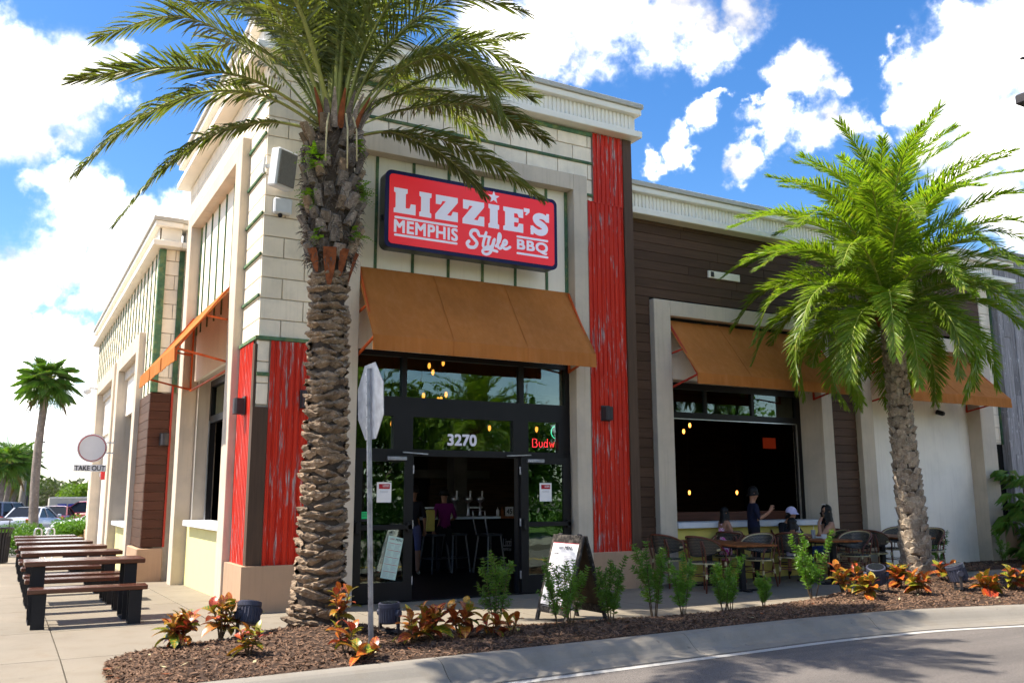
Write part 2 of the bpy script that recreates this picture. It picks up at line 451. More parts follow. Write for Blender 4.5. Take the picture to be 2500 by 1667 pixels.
def red_metal():
    m, t, p = base_mat('weathered red corrugated steel')
    v = t.wpos((9, 9, .75)); v2 = t.wpos((1.1, 1.1, .5)); v3 = t.wpos((22, 22, 2.2))
    n = t.noise(v, 2.6, 9, .68); big = t.noise(v2, 1.4, 3)
    base = t.mix(t.ramp(t.noise(t.wpos((30, 30, .35)), 2, 6, .65), .30, .68), (.37, .011, .006), (.67, .038, .013))  # dark red streaks put rib shading into the colour
    worn = t.ramp(t.math('ADD', n, t.math('MULTIPLY', t.math('SUBTRACT', big, .5), .35)), .57, .64)
    pale = t.mix(t.ramp(t.noise(v3, 3, 5), .4, .6), (.26, .13, .12), (.46, .36, .34))
    streak = t.ramp(t.noise(v3, 4, 8, .7), .63, .70)
    c = t.mix(worn, base, pale)
    c = t.mix(t.math('MULTIPLY', t.math('MULTIPLY', streak, .8), t.ramp(big, .42, .6)), c, (.46, .22, .19))
    t.set(p.inputs['Base Color'], c); t.set(p.inputs['Roughness'], t.ramp(worn, 0, 1, .5, .8)); p.inputs['Specular IOR Level'].default_value = .2
    return m
MT['redmetal'] = red_metal()

def canvas(name, col):
    m, t, p = base_mat(name)
    n = t.noise(t.wpos((1, 1, 1)), 1.5, 4); w = t.noise(t.wpos((1, 1, 1)), 260, 2)
    c = t.mix(t.ramp(n, .3, .7), tuple(q * .86 for q in col), tuple(q * 1.08 for q in col))
    st = t.noise(t.wpos((5, 5, .5)), 2.0, 6, .6)
    c = t.mix(t.math('MULTIPLY', t.ramp(st, .5, .72), .30), c, (col[0] * 1.25, col[1] * 1.5, col[2] * 2.4))
    c = t.mix(t.math('MULTIPLY', t.ramp(st, .46, .30), .35), c, tuple(q * .66 for q in col))
    n = t.math('ADD', n, t.math('MULTIPLY', t.noise(t.wpos((3.2, 3.2, .9)), 1.6, 3), .8))
    t.set(p.inputs['Base Color'], c); p.inputs['Roughness'].default_value = .9; p.inputs['Specular IOR Level'].default_value = .12
    t.set(p.inputs['Normal'], t.bump(t.math('ADD', t.math('MULTIPLY', n, 3.), w), .25, .006))
    tr = t.new('ShaderNodeBsdfTranslucent'); t.set(tr.inputs['Color'], tuple(min(1, q * 1.1) for q in col))
    mx = t.new('ShaderNodeMixShader'); mx.inputs[0].default_value = .22
    t.l.new(p.outputs[0], mx.inputs[1]); t.l.new(tr.outputs[0], mx.inputs[2]); t.l.new(mx.outputs[0], t.n['Material Output'].inputs[0])
    return m
MT['canvas'] = canvas('rust orange awning canvas', (.55, .200, .050))

def glass():
    m, t, p = base_mat('tinted storefront glass')
    t.n.remove(p)
    tr = t.new('ShaderNodeBsdfTransparent'); t.set(tr.inputs['Color'], (.55, .60, .57, 1))
    gl = t.new('ShaderNodeBsdfGlossy'); gl.inputs['Roughness'].default_value = .0; t.set(gl.inputs['Color'], (.80, .95, .88, 1))
    wav = t.noise(t.wpos((1, 1, 1.4)), 2.2, 2)
    t.set(gl.inputs['Normal'], t.bump(wav, .05, .02))
    fr = t.new('ShaderNodeFresnel'); fr.inputs['IOR'].default_value = 1.55
    mx = t.new('ShaderNodeMixShader'); t.l.new(t.math('ADD', t.math('MULTIPLY', fr.outputs[0], 1.1), .07), mx.inputs[0])
    t.l.new(tr.outputs[0], mx.inputs[1]); t.l.new(gl.outputs[0], mx.inputs[2]); t.l.new(mx.outputs[0], t.n['Material Output'].inputs[0])
    return m
MT['glass'] = glass()

def emit(name, col, st):
    m, t, p = base_mat(name)
    t.set(p.inputs['Base Color'], col); t.set(p.inputs['Emission Color'], col); p.inputs['Emission Strength'].default_value = st
    return m
MT['bulb'] = emit('warm glowing filament bulb', (1.0, .34, .05), 1.3)
MT['neonred'] = emit('red neon tube', (1., .03, .05), 2.2)
MT['neongreen'] = emit('green neon tube', (.05, .55, .30), 1.5)

def leaf_mat(name, c1, c2, trans=.35, rough=.45, yellow=None, objv=.25):
    m, t, p = base_mat(name)
    n = t.noise(t.wpos((1, 1, 1)), 3.5, 4)
    c = t.mix(t.ramp(n, .3, .7), c1, c2)
    if yellow: c = t.mix(t.math('MULTIPLY', t.ramp(t.noise(t.wpos((1, 1, 1)), 9., 3), .56, .72), .8), c, yellow)
    k = t.ramp(t.rand(), 0, 1, 1 - objv, 1 + objv)
    cc = t.new('ShaderNodeCombineColor'); [t.set(cc.inputs[i], k) for i in range(3)]
    c = t.mix(1., c, cc.outputs[0], 'MULTIPLY')
    t.set(p.inputs['Base Color'], c); p.inputs['Roughness'].default_value = rough
    tr = t.new('ShaderNodeBsdfTranslucent'); t.set(tr.inputs['Color'], t.mix(1., c, (1.25, 1.35, .45, 1), 'MULTIPLY'))
    mx = t.new('ShaderNodeMixShader'); mx.inputs[0].default_value = trans
    t.l.new(p.outputs[0], mx.inputs[1]); t.l.new(tr.outputs[0], mx.inputs[2]); t.l.new(mx.outputs[0], t.n['Material Output'].inputs[0])
    return m
MT['frond1'] = leaf_mat('grey green date palm leaflet', (.088, .115, .026), (.165, .185, .048), .45, .38, (.25, .20, .06))
MT['frond2'] = leaf_mat('bright green palm leaflet', (.125, .215, .015), (.215, .300, .028), .50, .40, (.36, .31, .06))
MT['fan'] = leaf_mat('green fan palm leaf', (.07, .16, .022), (.13, .24, .04), .35, .4, (.30, .25, .07))
MT['needle'] = leaf_mat('yew needle', (.070, .175, .016), (.15, .28, .030), .40, .42)
MT['hedge'] = leaf_mat('hedge leaf', (.05, .14, .010), (.11, .22, .016), .35, .5)
MT['drybush'] = leaf_mat('dry brown leaf', (.16, .10, .04), (.24, .16, .07), .3, .7)
MT['treeleaf'] = leaf_mat('olive tree leaf', (.05, .075, .018), (.10, .13, .035), .3, .6)
MT['treelime'] = leaf_mat('lime tree leaf', (.09, .17, .01), (.16, .26, .02), .35, .6)
MT['twig'] = M('grey brown twig', (.16, .12, .09), .9, .3, 8)
MT['fern'] = leaf_mat('bright fern leaf', (.10, .22, .01), (.2, .33, .02), .4, .5)
MT['rachis1'] = M('olive palm rachis', (.26, .27, .075), .55, .3, 5)
MT['rachis2'] = M('yellow green palm rachis', (.34, .36, .08), .5, .25, 6)

def croton_mat():
    m, t, p = base_mat('croton leaf')
    v = t.coord('Object'); sp = t.new('ShaderNodeSeparateXYZ'); t.l.new(v, sp.inputs[0])
    ax = t.math('ABSOLUTE', sp.outputs[0])
    r = t.rand()
    cr = t.new('ShaderNodeValToRGB'); t.l.new(r, cr.inputs[0])
    el = cr.color_ramp.elements; el[0].position = 0; el[0].color = (.050, .130, .013, 1); el[1].position = 1; el[1].color = (.28, .014, .016, 1)
    for pos, c in ((.28, (.10, .17, .013)), (.38, (.26, .15, .013)), (.48, (.34, .045, .013)), (.64, (.30, .018, .015)), (.80, (.10, .008, .014))):
        e = el.new(pos); e.color = (*c, 1)
    # veins: chevrons running from the midrib, and the midrib itself
    ph = t.math('ADD', t.math('MULTIPLY', sp.outputs[1], 190.), t.math('MULTIPLY', ax, -150.))
    vein = t.ramp(t.math('SINE', ph), .72, .98)
    rib = t.ramp(ax, .004, .0015)
    vv = t.math('MAXIMUM', t.math('MULTIPLY', vein, .7), rib)
    cr2 = t.new('ShaderNodeValToRGB'); t.l.new(t.math('FRACT', t.math('MULTIPLY', r, 7.3)), cr2.inputs[0])
    e2 = cr2.color_ramp.elements; e2[0].color = (.50, .34, .02, 1); e2[1].color = (.55, .10, .03, 1)
    blot = t.ramp(t.noise(v, 22, 4), .45, .6)
    c = t.mix(t.math('MULTIPLY', blot, .4), cr.outputs[0], cr2.outputs[0])
    c = t.mix(vv, c, cr2.outputs[0])
    t.set(p.inputs['Base Color'], c); p.inputs['Roughness'].default_value = .34
    tr = t.new('ShaderNodeBsdfTranslucent'); t.set(tr.inputs['Color'], c)
    mx = t.new('ShaderNodeMixShader'); mx.inputs[0].default_value = .16
    t.l.new(p.outputs[0], mx.inputs[1]); t.l.new(tr.outputs[0], mx.inputs[2]); t.l.new(mx.outputs[0], t.n['Material Output'].inputs[0])
    return m
MT['croton'] = croton_mat()

def bark_mat(name, c1, c2, c3, scale=14., objvar=.3):
    m, t, p = base_mat(name)
    v = t.wpos((1, 1, .55)); n = t.noise(v, scale, 9, .68); n2 = t.noise(t.wpos((1, 1, 2.2)), scale * 2.6, 6, .6)
    c = t.mix(t.ramp(n, .32, .62), c1, c2); c = t.mix(t.ramp(n2, .55, .7), c, c3)
    k = t.ramp(t.rand(), 0, 1, 1 - objvar, 1 + objvar)
    cc = t.new('ShaderNodeCombineColor'); [t.set(cc.inputs[i], k) for i in range(3)]
    c = t.mix(1., c, cc.outputs[0], 'MULTIPLY')
    t.set(p.inputs['Base Color'], c); p.inputs['Roughness'].default_value = .9
    t.set(p.inputs['Normal'], t.bump(t.math('ADD', n, t.math('MULTIPLY', n2, .6)), .9, .02))
    return m
MT['bark1'] = bark_mat('rough brown palm bark', (.085, .052, .030), (.27, .185, .115), (.42, .33, .23), 9.)
MT['boot1'] = bark_mat('grey brown palm boot', (.07, .05, .036), (.25, .20, .16), (.40, .34, .28), 12., .4)
MT['bark2'] = bark_mat('pale palm boot', (.15, .10, .065), (.36, .285, .205), (.52, .45, .36), 10., .28)
MT['core'] = bark_mat('dark palm trunk core', (.035, .022, .013), (.08, .052, .032), (.13, .09, .06), 12.)
MT['fibre'] = M('palm fibre', (.10, .075, .055), .95, .4, 30)
MT['rust'] = M('rust brown palm sheath', (.19, .055, .018), .8, .4, 14, .3, 60)
MT['bark3'] = bark_mat('grey sabal bark', (.13, .10, .08), (.26, .21, .17), (.36, .30, .25), 5.)

def concrete(name, col, sc=1.):
    m, t, p = base_mat(name)
    v = t.wpos((sc, sc, sc))
    n1 = t.noise(v, .55, 6, .6); n2 = t.noise(v, 3.4, 8, .62); n3 = t.noise(v, 95, 3)
    c = t.mix(t.ramp(n1, .32, .68), tuple(q * .86 for q in col), tuple(min(1, q * 1.10) for q in col))
    c = t.mix(t.math('MULTIPLY', t.ramp(n2, .50, .74), .45), c, (col[0] * .70, col[1] * .60, col[2] * .46))
    c = t.mix(t.math('MULTIPLY', t.ramp(n3, .60, .72), .35), c, tuple(min(1, q * 1.4) for q in col))
    c = t.mix(t.math('MULTIPLY', t.ramp(n3, .40, .30), .35), c, tuple(q * .6 for q in col))
    gum = t.ramp(t.noise(v, 11, 2, .4), .73, .76); c = t.mix(t.math('MULTIPLY', gum, .55), c, tuple(q * .35 for q in col))
    rust = t.ramp(t.noise(v, 1.1, 7, .7), .62, .74); c = t.mix(t.math('MULTIPLY', rust, .5), c, (col[0] * .78, col[1] * .56, col[2] * .36))
    k = t.ramp(t.rand(), 0, 1, .93, 1.07)
    cc = t.new('ShaderNodeCombineColor'); [t.set(cc.inputs[i], k) for i in range(3)]
    c = t.mix(1., c, cc.outputs[0], 'MULTIPLY')
    t.set(p.inputs['Base Color'], c); p.inputs['Roughness'].default_value = .88
    t.set(p.inputs['Normal'], t.bump(t.math('ADD', n3, t.math('MULTIPLY', n2, .6)), .25, .006))
    return m
MT['sidewalk'] = concrete('pale concrete', (.205, .172, .128))
MT['curb'] = concrete('curb concrete', (.23, .205, .17))

def asphalt():
    m, t, p = base_mat('worn asphalt')
    v = t.wpos((1, 1, 1)); n = t.noise(v, 170, 3, .6); n1 = t.noise(v, .7, 5); n4 = t.noise(v, 60, 2)
    c = t.mix(t.ramp(n1, .3, .7), (.115, .098, .087), (.146, .126, .112))
    c = t.mix(t.ramp(n, .52, .68), c, (.28, .26, .245))
    c = t.mix(t.ramp(n4, .45, .30), c, (.065, .06, .06))
    tr_ = t.noise(t.wpos((.06, 1.3, 1)), 1.6, 5); c = t.mix(t.math('MULTIPLY', t.ramp(tr_, .48, .62), .35), c, (.075, .068, .064))
    oil = t.ramp(t.noise(v, 2.6, 6, .6), .66, .74); c = t.mix(t.math('MULTIPLY', oil, .6), c, (.035, .032, .032))
    t.set(p.inputs['Base Color'], c); p.inputs['Roughness'].default_value = .9; p.inputs['Specular IOR Level'].default_value = .2
    t.set(p.inputs['Normal'], t.bump(n, .5, .006))
    return m
MT['asphalt'] = asphalt()
MT['linewhite'] = M('worn white road paint', (.42, .40, .37), .8, .06, 10, .15, 150, dirt=((.33, .31, .29), .5, 26))
MT['soil'] = M('dark mulch soil', (.050, .030, .020), .95, .4, 14, .5, 60)
MT['mulch'] = M('shredded bark mulch', (.15, .085, .052), .95, .5, 16, .3, 90, dirt=((.30, .20, .14), .7, 30))
MT['grass'] = M('verge grass', (.07, .13, .025), .95, .4, 12, .5, 80)

def weave():
    m, t, p = base_mat('black and cream cane weave')
    v = t.coord('UV', (1, 1, 1))
    sp = t.new('ShaderNodeSeparateXYZ'); t.l.new(v, sp.inputs[0])
    a = t.math('FRACT', sp.outputs[0]); row = t.math('FLOOR', sp.outputs[1])
    a = t.math('FRACT', t.math('ADD', sp.outputs[0], t.math('MULTIPLY', row, .5)))
    b = t.math('FRACT', sp.outputs[1])
    da = t.math('ABSOLUTE', t.math('SUBTRACT', a, .5)); db = t.math('ABSOLUTE', t.math('SUBTRACT', b, .5))
    dot = t.math('MULTIPLY', t.ramp(da, .19, .14), t.ramp(db, .22, .16))
    c = t.mix(dot, (.010, .008, .008), (.46, .38, .27))
    t.set(p.inputs['Base Color'], c); p.inputs['Roughness'].default_value = .5
    t.set(p.inputs['Normal'], t.bump(dot, .5, .004))
    return m
MT['weave'] = weave()
MT['binding'] = M('cream cane binding', (.50, .42, .24), .6, .15, 30)

def floral():
    m, t, p = base_mat('pink floral cloth')
    n = t.noise(t.wpos((1, 1, 1)), 34, 3)
    t.set(p.inputs['Base Color'], t.mix(t.ramp(n, .47, .53), (.62, .06, .30), (.75, .62, .72))); p.inputs['Roughness'].default_value = .9
    return m
MT['floral'] = floral()

def paint(name, col):
    m, t, p = base_mat(name)
    t.set(p.inputs['Base Color'], col); p.inputs['Roughness'].default_value = .28; p.inputs['Coat Weight'].default_value = .6
    return m
MT['carwhite'] = paint('white car paint', (.75, .76, .76)); MT['carred'] = paint('dark red car paint', (.30, .012, .02))
MT['cargrey'] = paint('slate blue car paint', (.11, .13, .20)); MT['carmaroon'] = paint('maroon car paint', (.18, .012, .025)); MT['carsilver'] = paint('pale silver car paint', (.42, .44, .50))

# ------------------------------------------------------------------ ground, road, pavement
def gz(x, y): return -.014 * max(0., y)

def build_ground():
    g = MB(); g.quad((-400, -400, -.47), (400, -400, -.47), (400, 500, -.47), (-400, 500, -.47))
    tag(g.build('ground', MT['asphalt']), kind='structure')
    # road in front, a sheet with a slight crown
    r = MB(); xs = [-60 + 4 * i for i in range(36)]
    for i in range(len(xs) - 1): r.quad((xs[i], -12.6, -.171), (xs[i + 1], -12.6, -.171), (xs[i + 1], -3.6, -.171), (xs[i], -3.6, -.171))
    tag(r.build('road', MT['asphalt']), kind='structure')
    for k, y in enumerate((-8.33, -8.53)):
        m = MB(); m.box(-60, 80, y, y + .1, -.172, -.166)
        tag(m.build('road_marking', MT['yelline']), kind='structure')

# kerb line along the front bed: bends towards the street at the far right
KX = [-60, -6, -3.2, -1.9, 0, 2, 4, 5.7, 7.5, 9.5, 12, 15, 19, 26]
KY = [-4.5, -4.5, -4.5, -4.42, -4.34, -4.27, -4.20, -4.13, -4.22, -4.68, -5.75, -7.5, -10.5, -17]
def kerb_y(x): return float(np.interp(x, KX, KY))

def kerb_path():
    xs = np.concatenate([np.arange(-14, 12, .12), np.arange(12, 20, .25)])
    ys = np.interp(xs, KX, KY)
    ker = np.hanning(15); ker /= ker.sum()
    ys = np.convolve(np.pad(ys, 7, mode='edge'), ker, mode='valid')
    P = np.stack([xs, ys], 1); T = np.gradient(P, axis=0); T /= np.linalg.norm(T, axis=1)[:, None]
    N = np.stack([T[:, 1], -T[:, 0]], 1)      # towards the street
    return P, N

def build_kerb():
    P, N = kerb_path()
    prof = [(-.02, -.2), (-.02, .006), (.0, .016), (.09, .013), (.135, .004), (.175, -.018), (.215, -.052), (.255, -.090), (.30, -.122), (.35, -.146), (.50, -.1645), (.505, -.2)]
    cuts = np.concatenate([[0], [i for i in range(1, len(P) - 1) if int((P[i][0] + 14.6) / 3.05) != int((P[i - 1][0] + 14.6) / 3.05)], [len(P) - 1]])
    root = None
    for c in range(len(cuts) - 1):
        a, b = int(cuts[c]), int(cuts[c + 1])
        m = MB(); vs = []
        for i in range(a, b + 1):
            p = P[i].copy()
            sh = (.004 if i == a else (-.004 if i == b else 0))
            drop = float(np.interp(p[0], [-3.1, -2.0], [.115, 0.]))
            for o, z in prof:
                zz = z if z < -.14 else max(z - drop * (z + .15) / .16, -.2)
                vs.append((p[0] + N[i][0] * o + sh, p[1] + N[i][1] * o, zz))
        k = len(prof); n = b - a + 1
        fs = [(i * k + j, i * k + j + 1, (i + 1) * k + j + 1, (i + 1) * k + j) for i in range(n - 1) for j in range(k - 1)]
        fs += [tuple(range(k)), tuple((n - 1) * k + j for j in range(k - 1, -1, -1))]
        m.add(vs, fs)
        if root is None:
            root = link('kerb', None); tag(root, kind='structure')
        m.build('kerb_stone', MT['curb'], root, smooth=False)
    # white edge line
    m = MB(); vs = []
    for i in range(len(P)):
        for o in (.555, .66): vs.append((P[i][0] + N[i][0] * o, P[i][1] + N[i][1] * o, -.1665))
    m.add(vs, [(2 * i, 2 * i + 1, 2 * i + 3, 2 * i + 2) for i in range(len(P) - 1)])
    tag(m.build('road_marking', MT['linewhite']), kind='structure')

def build_sidewalk():
    root = link('sidewalk', None); tag(root, kind='structure')
    sub = MB()
    ys = [-4.3, -2.6, -2.5, 0, 4, 8, 12, 16, 19.4]; zf = lambda y: -.22 if y < -2.55 else gz(0, y) - .035
    for a, b in zip(ys[:-1], ys[1:]):
        sub.quad((-14, a, zf(a)), (20, a, zf(a)), (20, b, zf(b)), (-14, b, zf(b)))
    sub.build('pavement_base', MT['soil'], root)
    xs = [-14, -11.9, -9.8, -7.7, -5.6, -4.05, -2.3, -.55, 1.3, 3.15, 5.0, 6.85, 8.7, 10.55, 12.4, 14.25, 16.1, 18, 20]
    yy = [-4.62, -2.55, -.55, 1.9, 4.35, 6.8, 9.25, 11.7, 14.15, 16.6, 19.4]
    j = .006
    for a in range(len(xs) - 1):
        for b in range(len(yy) - 1):
            x0, x1, y0, y1 = xs[a] + j, xs[a + 1] - j, yy[b] + j, yy[b + 1] - j
            if y0 > .6 and x0 > .5: continue                       # under the building
            if x0 > -2.4 and b == 0: y0 = -4.12                     # the bed and kerb take over here
            m = MB(); ysl = [y0] + [q for q in (-4.0, -3.2, 0.) if y0 + .05 < q < y1 - .05] + [y1]
            def z(x, y):
                d = np.interp(x, [-3.0, -2.0], [1., 0.]) * np.interp(y, [-4.5, -2.6], [.13, 0.])
                dr = .09 if (y < -4.2 and x > -2.4) else 0.
                return gz(x, y) - d - dr
            for q0, q1 in zip(ysl[:-1], ysl[1:]):
                m.quad((x0, q0, z(x0, q0)), (x1, q0, z(x1, q0)), (x1, q1, z(x1, q1)), (x0, q1, z(x0, q1)))
            for (p, q) in (((x0, y0), (x1, y0)), ((x1, y0), (x1, y1)), ((x1, y1), (x0, y1)), ((x0, y1), (x0, y0))):
                m.quad((*p, z(*p)), (*q, z(*q)), (*q, z(*q) - .04), (*p, z(*p) - .04))
            m.build('slab', MT['sidewalk'], root)
    # far pavement across the street (seen only in the glass) and its verge
    m = MB(); m.box(-60, 80, -17.2, -12.4, -.3, -.02)  # widened out of view to bounce light onto the shaded front
    tag(m.build('far_pavement', MT['curb']), kind='structure')
    m = MB(); m.box(-60, 80, -60, -17.22, -.3, -.03)
    tag(m.build('far_verge', MT['grass']), kind='structure')

# ---- planting beds
BED_BACK_X = [-2.02, -1.95, -1.75, -1.35, -.9, -.2, .5, 1.0, 1.9, 3.0, 4.1, 5.2, 6.9, 8.6, 11.0, 14.0, 20.0]
BED_BACK_Y = [-3.6, -3.05, -2.72, -2.52, -2.40, -2.25, -2.45, -2.80, -2.88, -3.12, -3.30, -3.22, -2.93, -2.45, -2.2, -2.05, -2.0]
MOUNDS = [(.2, -2.75, .9, .13), (10.5, -2.6, 1.3, .16), (-1.1, -3.2, .7, .05), (8.6, -3.2, 1.0, .06), (3.6, -3.75, 1.6, .03)]
def bed_h(x, y, yb, yf):
    e = min(1., max(0., min(yb - y, y - yf) / .22))
    h = .012 + .035 * e
    for a, b, r, k in MOUNDS:
        d = ((x - a) ** 2 + (y - b) ** 2) / (r * r)
        h += k * math.exp(-d * 1.6) * e
    return h

def build_beds():
    rs = random.Random(3)
    def one(name, label, xs, fb, ff, hfun, nchips, seed):
        m = MB(); nv = 14; vs = []
        for x in xs:
            b, f = fb(x), ff(x)
            for k in range(nv + 1):
                y = f + (b - f) * k / nv
                vs.append((x, y, hfun(x, y, b, f) + (rs.uniform(-.008, .008) if 0 < k < nv else 0)))
        n = len(xs)
        m.add(vs, [(i * (nv + 1) + k, (i + 1) * (nv + 1) + k, (i + 1) * (nv + 1) + k + 1, i * (nv + 1) + k + 1) for i in range(n - 1) for k in range(nv)])
        base = m.build(name, MT['soil'], smooth=True)
        tag(base, label, 'mulch', kind='stuff')
        # loose bark chips lying on it
        rg = np.random.default_rng(seed)
        x = xs[0] + (xs[-1] - xs[0]) * rg.random(nchips) ** 1.25
        B = np.array([fb(q) for q in x]); Fr = np.array([ff(q) for q in x])
        y = Fr + (B - Fr) * (rg.random(nchips) * 1.0)
        z = np.array([hfun(a, b, c, d) for a, b, c, d in zip(x, y, B, Fr)]) + rg.random(nchips) * .012
        L = rg.uniform(.012, .05, nchips) ; W = rg.uniform(.004, .012, nchips); H = rg.uniform(.002, .006, nchips)
        az = rg.uniform(0, 2 * np.pi, nchips); ti = rg.normal(0, .35, nchips); ro = rg.normal(0, .5, nchips)
        ax = np.stack([np.cos(az) * np.cos(ti), np.sin(az) * np.cos(ti), np.sin(ti)], 1)
        s0 = np.stack([-np.sin(az), np.cos(az), 0 * az], 1); u0 = np.cross(ax, s0)
        s = s0 * np.cos(ro)[:, None] + u0 * np.sin(ro)[:, None]; u = np.cross(ax, s)
        C = np.stack([x, y, z], 1); V = np.empty((nchips, 6, 3))
        V[:, 0] = C - ax * L[:, None] - s * W[:, None] * .6; V[:, 1] = C - ax * L[:, None] * .8 + s * W[:, None]
        V[:, 2] = C + ax * L[:, None] + s * W[:, None] * .5; V[:, 3] = C + ax * L[:, None] * .85 - s * W[:, None]
        V[:, 4] = C - ax * L[:, None] * .5 + u * H[:, None]; V[:, 5] = C + ax * L[:, None] * .5 + u * H[:, None]
        F = np.array([[0, 3, 5, 4], [1, 4, 5, 2]]); T = np.arange(nchips)[:, None, None] * 6 + F[None]
        me = np_mesh('mulch_chips', V.reshape(-1, 3), T.reshape(-1, 4), MT['mulch'])
        o = link('mulch_chips', me, base); o['kind'] = 'stuff'
        lm = MB()
        for q in range(nchips // 110):
            i = rs.randrange(nchips); c = Vector(C[i]) + Vector((0, 0, .012)); a = rs.uniform(0, 6.28); u = Vector((math.cos(a), math.sin(a), rs.uniform(-.3, .3))); w = Vector((-math.sin(a), math.cos(a), rs.uniform(-.4, .4))) * rs.uniform(.008, .016); L_ = rs.uniform(.02, .05)
            lm.mi = rs.randrange(3); lm.add([c - u * L_, c + w, c + u * L_, c - w], [(0, 1, 2, 3)])
        o = lm.build('leaf_litter', [MT['drybush'], MT['binding'], MT['rust']], base, fix=False); o['kind'] = 'stuff'
    xs = [-2.02, -1.98, -1.9, -1.8] + [-1.65 + .2 * i for i in range(109)]
    one('mulch_bed', 'brown bark mulch bed between the concrete kerb and the sidewalk', xs, lambda x: float(np.interp(x, BED_BACK_X, BED_BACK_Y)), lambda x: kerb_y(x) + .015 + (max(0, -1.8 - x) * 1.6), bed_h, 26000, 1)
    xs = [12.75 + .25 * i for i in range(28)]
    one('mulch_bed', 'narrow mulch bed along the foot of the white stucco wall', xs, lambda x: .30, lambda x: -.95, lambda x, y, b, f: .012 + .03 * min(1, max(0, (y - f) / .2)), 2500, 2)

build_ground(); build_kerb(); build_sidewalk(); build_beds()

# ------------------------------------------------------------------ the restaurant building
BLD = thing('restaurant_building', 'cream block restaurant building with red corrugated corners and brown plank wing', 'building')
WY, WP = .20, .33        # faces of the wing's stucco frames and of its planks

def part(name, mat, boxes, parent=BLD, b=0., **kw):
    m = MB()
    for q in boxes: (m.bbox(*q, b) if b else m.box(*q))
    return m.build(name, mat, parent, **kw)

def prect(plane, a0, a1, z0, z1, d0, d1):
    """box args: plane 'y' -> a along x, depth along y; plane 'x' -> a along y, depth along x"""
    return (a0, a1, d0, d1, z0, z1) if plane == 'y' else (d0, d1, a0, a1, z0, z1)

_bcache = {}
def blocks(parent, plane, face, rects, row_h=.30, z_off=3.95, length=.62, depth=.06, mat='block'):
    """running-bond blocks filling the rects; face = outer plane coordinate, outside is towards minus"""
    j = .007
    for (a0, a1, z0, z1) in rects:
        k = math.floor((z0 - z_off) / row_h + 1e-6)
        while z_off + k * row_h < z1 - .02:
            lo, hi = max(z0, z_off + k * row_h), min(z1, z_off + (k + 1) * row_h)
            off = (length / 2 if k % 2 else 0.)
            s = math.floor((a0 - off) / length)
            while off + s * length < a1 - .02:
                b0, b1 = max(a0, off + s * length), min(a1, off + (s + 1) * length)
                if b1 - b0 > .04 and hi - lo > .03:
                    key = (plane, round(b1 - b0, 3), round(hi - lo, 3), mat)
                    if key not in _bcache:
                        m = MB(); m.bbox(*prect(plane, j, b1 - b0 - j, j, hi - lo - j, 0, depth), .005)
                        _bcache[key] = m.mesh('block', MT[mat])
                    o = link('block', _bcache[key], parent)
                    o.location = (b0, face, lo) if plane == 'y' else (face, b0, lo)
                s += 1
            k += 1

def planks(parent, plane, face, a0, a1, z0, z1, holes, mat, h=.17, seed=1, lens=(1.3, 3.2), name='plank'):
    """horizontal boards of uneven proudness with 4 mm gaps, cut round the holes (a0,a1,z0,z1)"""
    rs = random.Random(seed); z = z0
    while z < z1 - .03:
        top = min(z + h, z1)
        spans = [(a0, a1)]
        for (p, q, r, s) in holes:
            if r < top - .01 and s > z + .01:
                ns = []
                for (u, v) in spans:
                    if q <= u or p >= v: ns.append((u, v)); continue
                    if p > u: ns.append((u, p))
                    if q < v: ns.append((q, v))
                spans = ns
        for (u, v) in spans:
            x = u + 0.
            while x < v - .01:
                e = min(v, x + (rs.uniform(*lens) if (v - u) > 1.6 else 9))
                if v - e < .35: e = v
                pr = rs.uniform(0, .007)
                m = MB(); m.bbox(*prect(plane, x + .002, e - .002, z + .003, top - .003, face - pr, face + .03), .003)
                m.build(name, MT[mat], parent)
                x = e
        z = top

def corrugated(name, plane, face, a0, a1, z0, z1, mat, parent=BLD, pitch=.092, amp=.018, back=.02):
    """vertical ribs, one sheet"""
    pr = [(0, 1), (.56, 1), (.66, 0), (.90, 0), (1., 1)] ; pts = []
    n = int((a1 - a0) / pitch) + 1
    for i in range(n):
        for t, q in pr[:-1]:
            a = a0 + (i + t) * pitch
            if a <= a1: pts.append((a, face - q * amp))
    pts.append((a1, face))
    m = MB(); k = len(pts)
    P = (lambda a, d, z: (a, d, z)) if plane == 'y' else (lambda a, d, z: (d, a, z))
    vs = [P(a, d, z) for a, d in pts for z in (z0, z1)] + [P(a, d + back, z) for a, d in pts for z in (z0, z1)]
    m.add(vs, [(2 * i, 2 * i + 2, 2 * i + 3, 2 * i + 1) for i in range(k - 1)] + [(2 * k + 2 * i, 2 * i, 2 * i + 2, 2 * k + 2 * i + 2) for i in range(k - 1)]
          + [(2 * i + 1, 2 * i + 3, 2 * k + 2 * i + 3, 2 * k + 2 * i + 1) for i in range(k - 1)])
    return m.build(name, MT[mat], parent)

def frame_u(name, plane, face, a0, a1, i0, i1, top, itop, depth, zb=0., mat='stucco'):
    """stucco surround: two posts and a head"""
    part(name, MT[mat], [prect(plane, a0, i0, zb, top, face, face + depth)], b=.008)
    part(name, MT[mat], [prect(plane, i1, a1, zb, top, face, face + depth)], b=.008)
    part(name, MT[mat], [prect(plane, i0 + .001, i1 - .001, itop, top - .002, face + .002, face + depth)], b=.004)

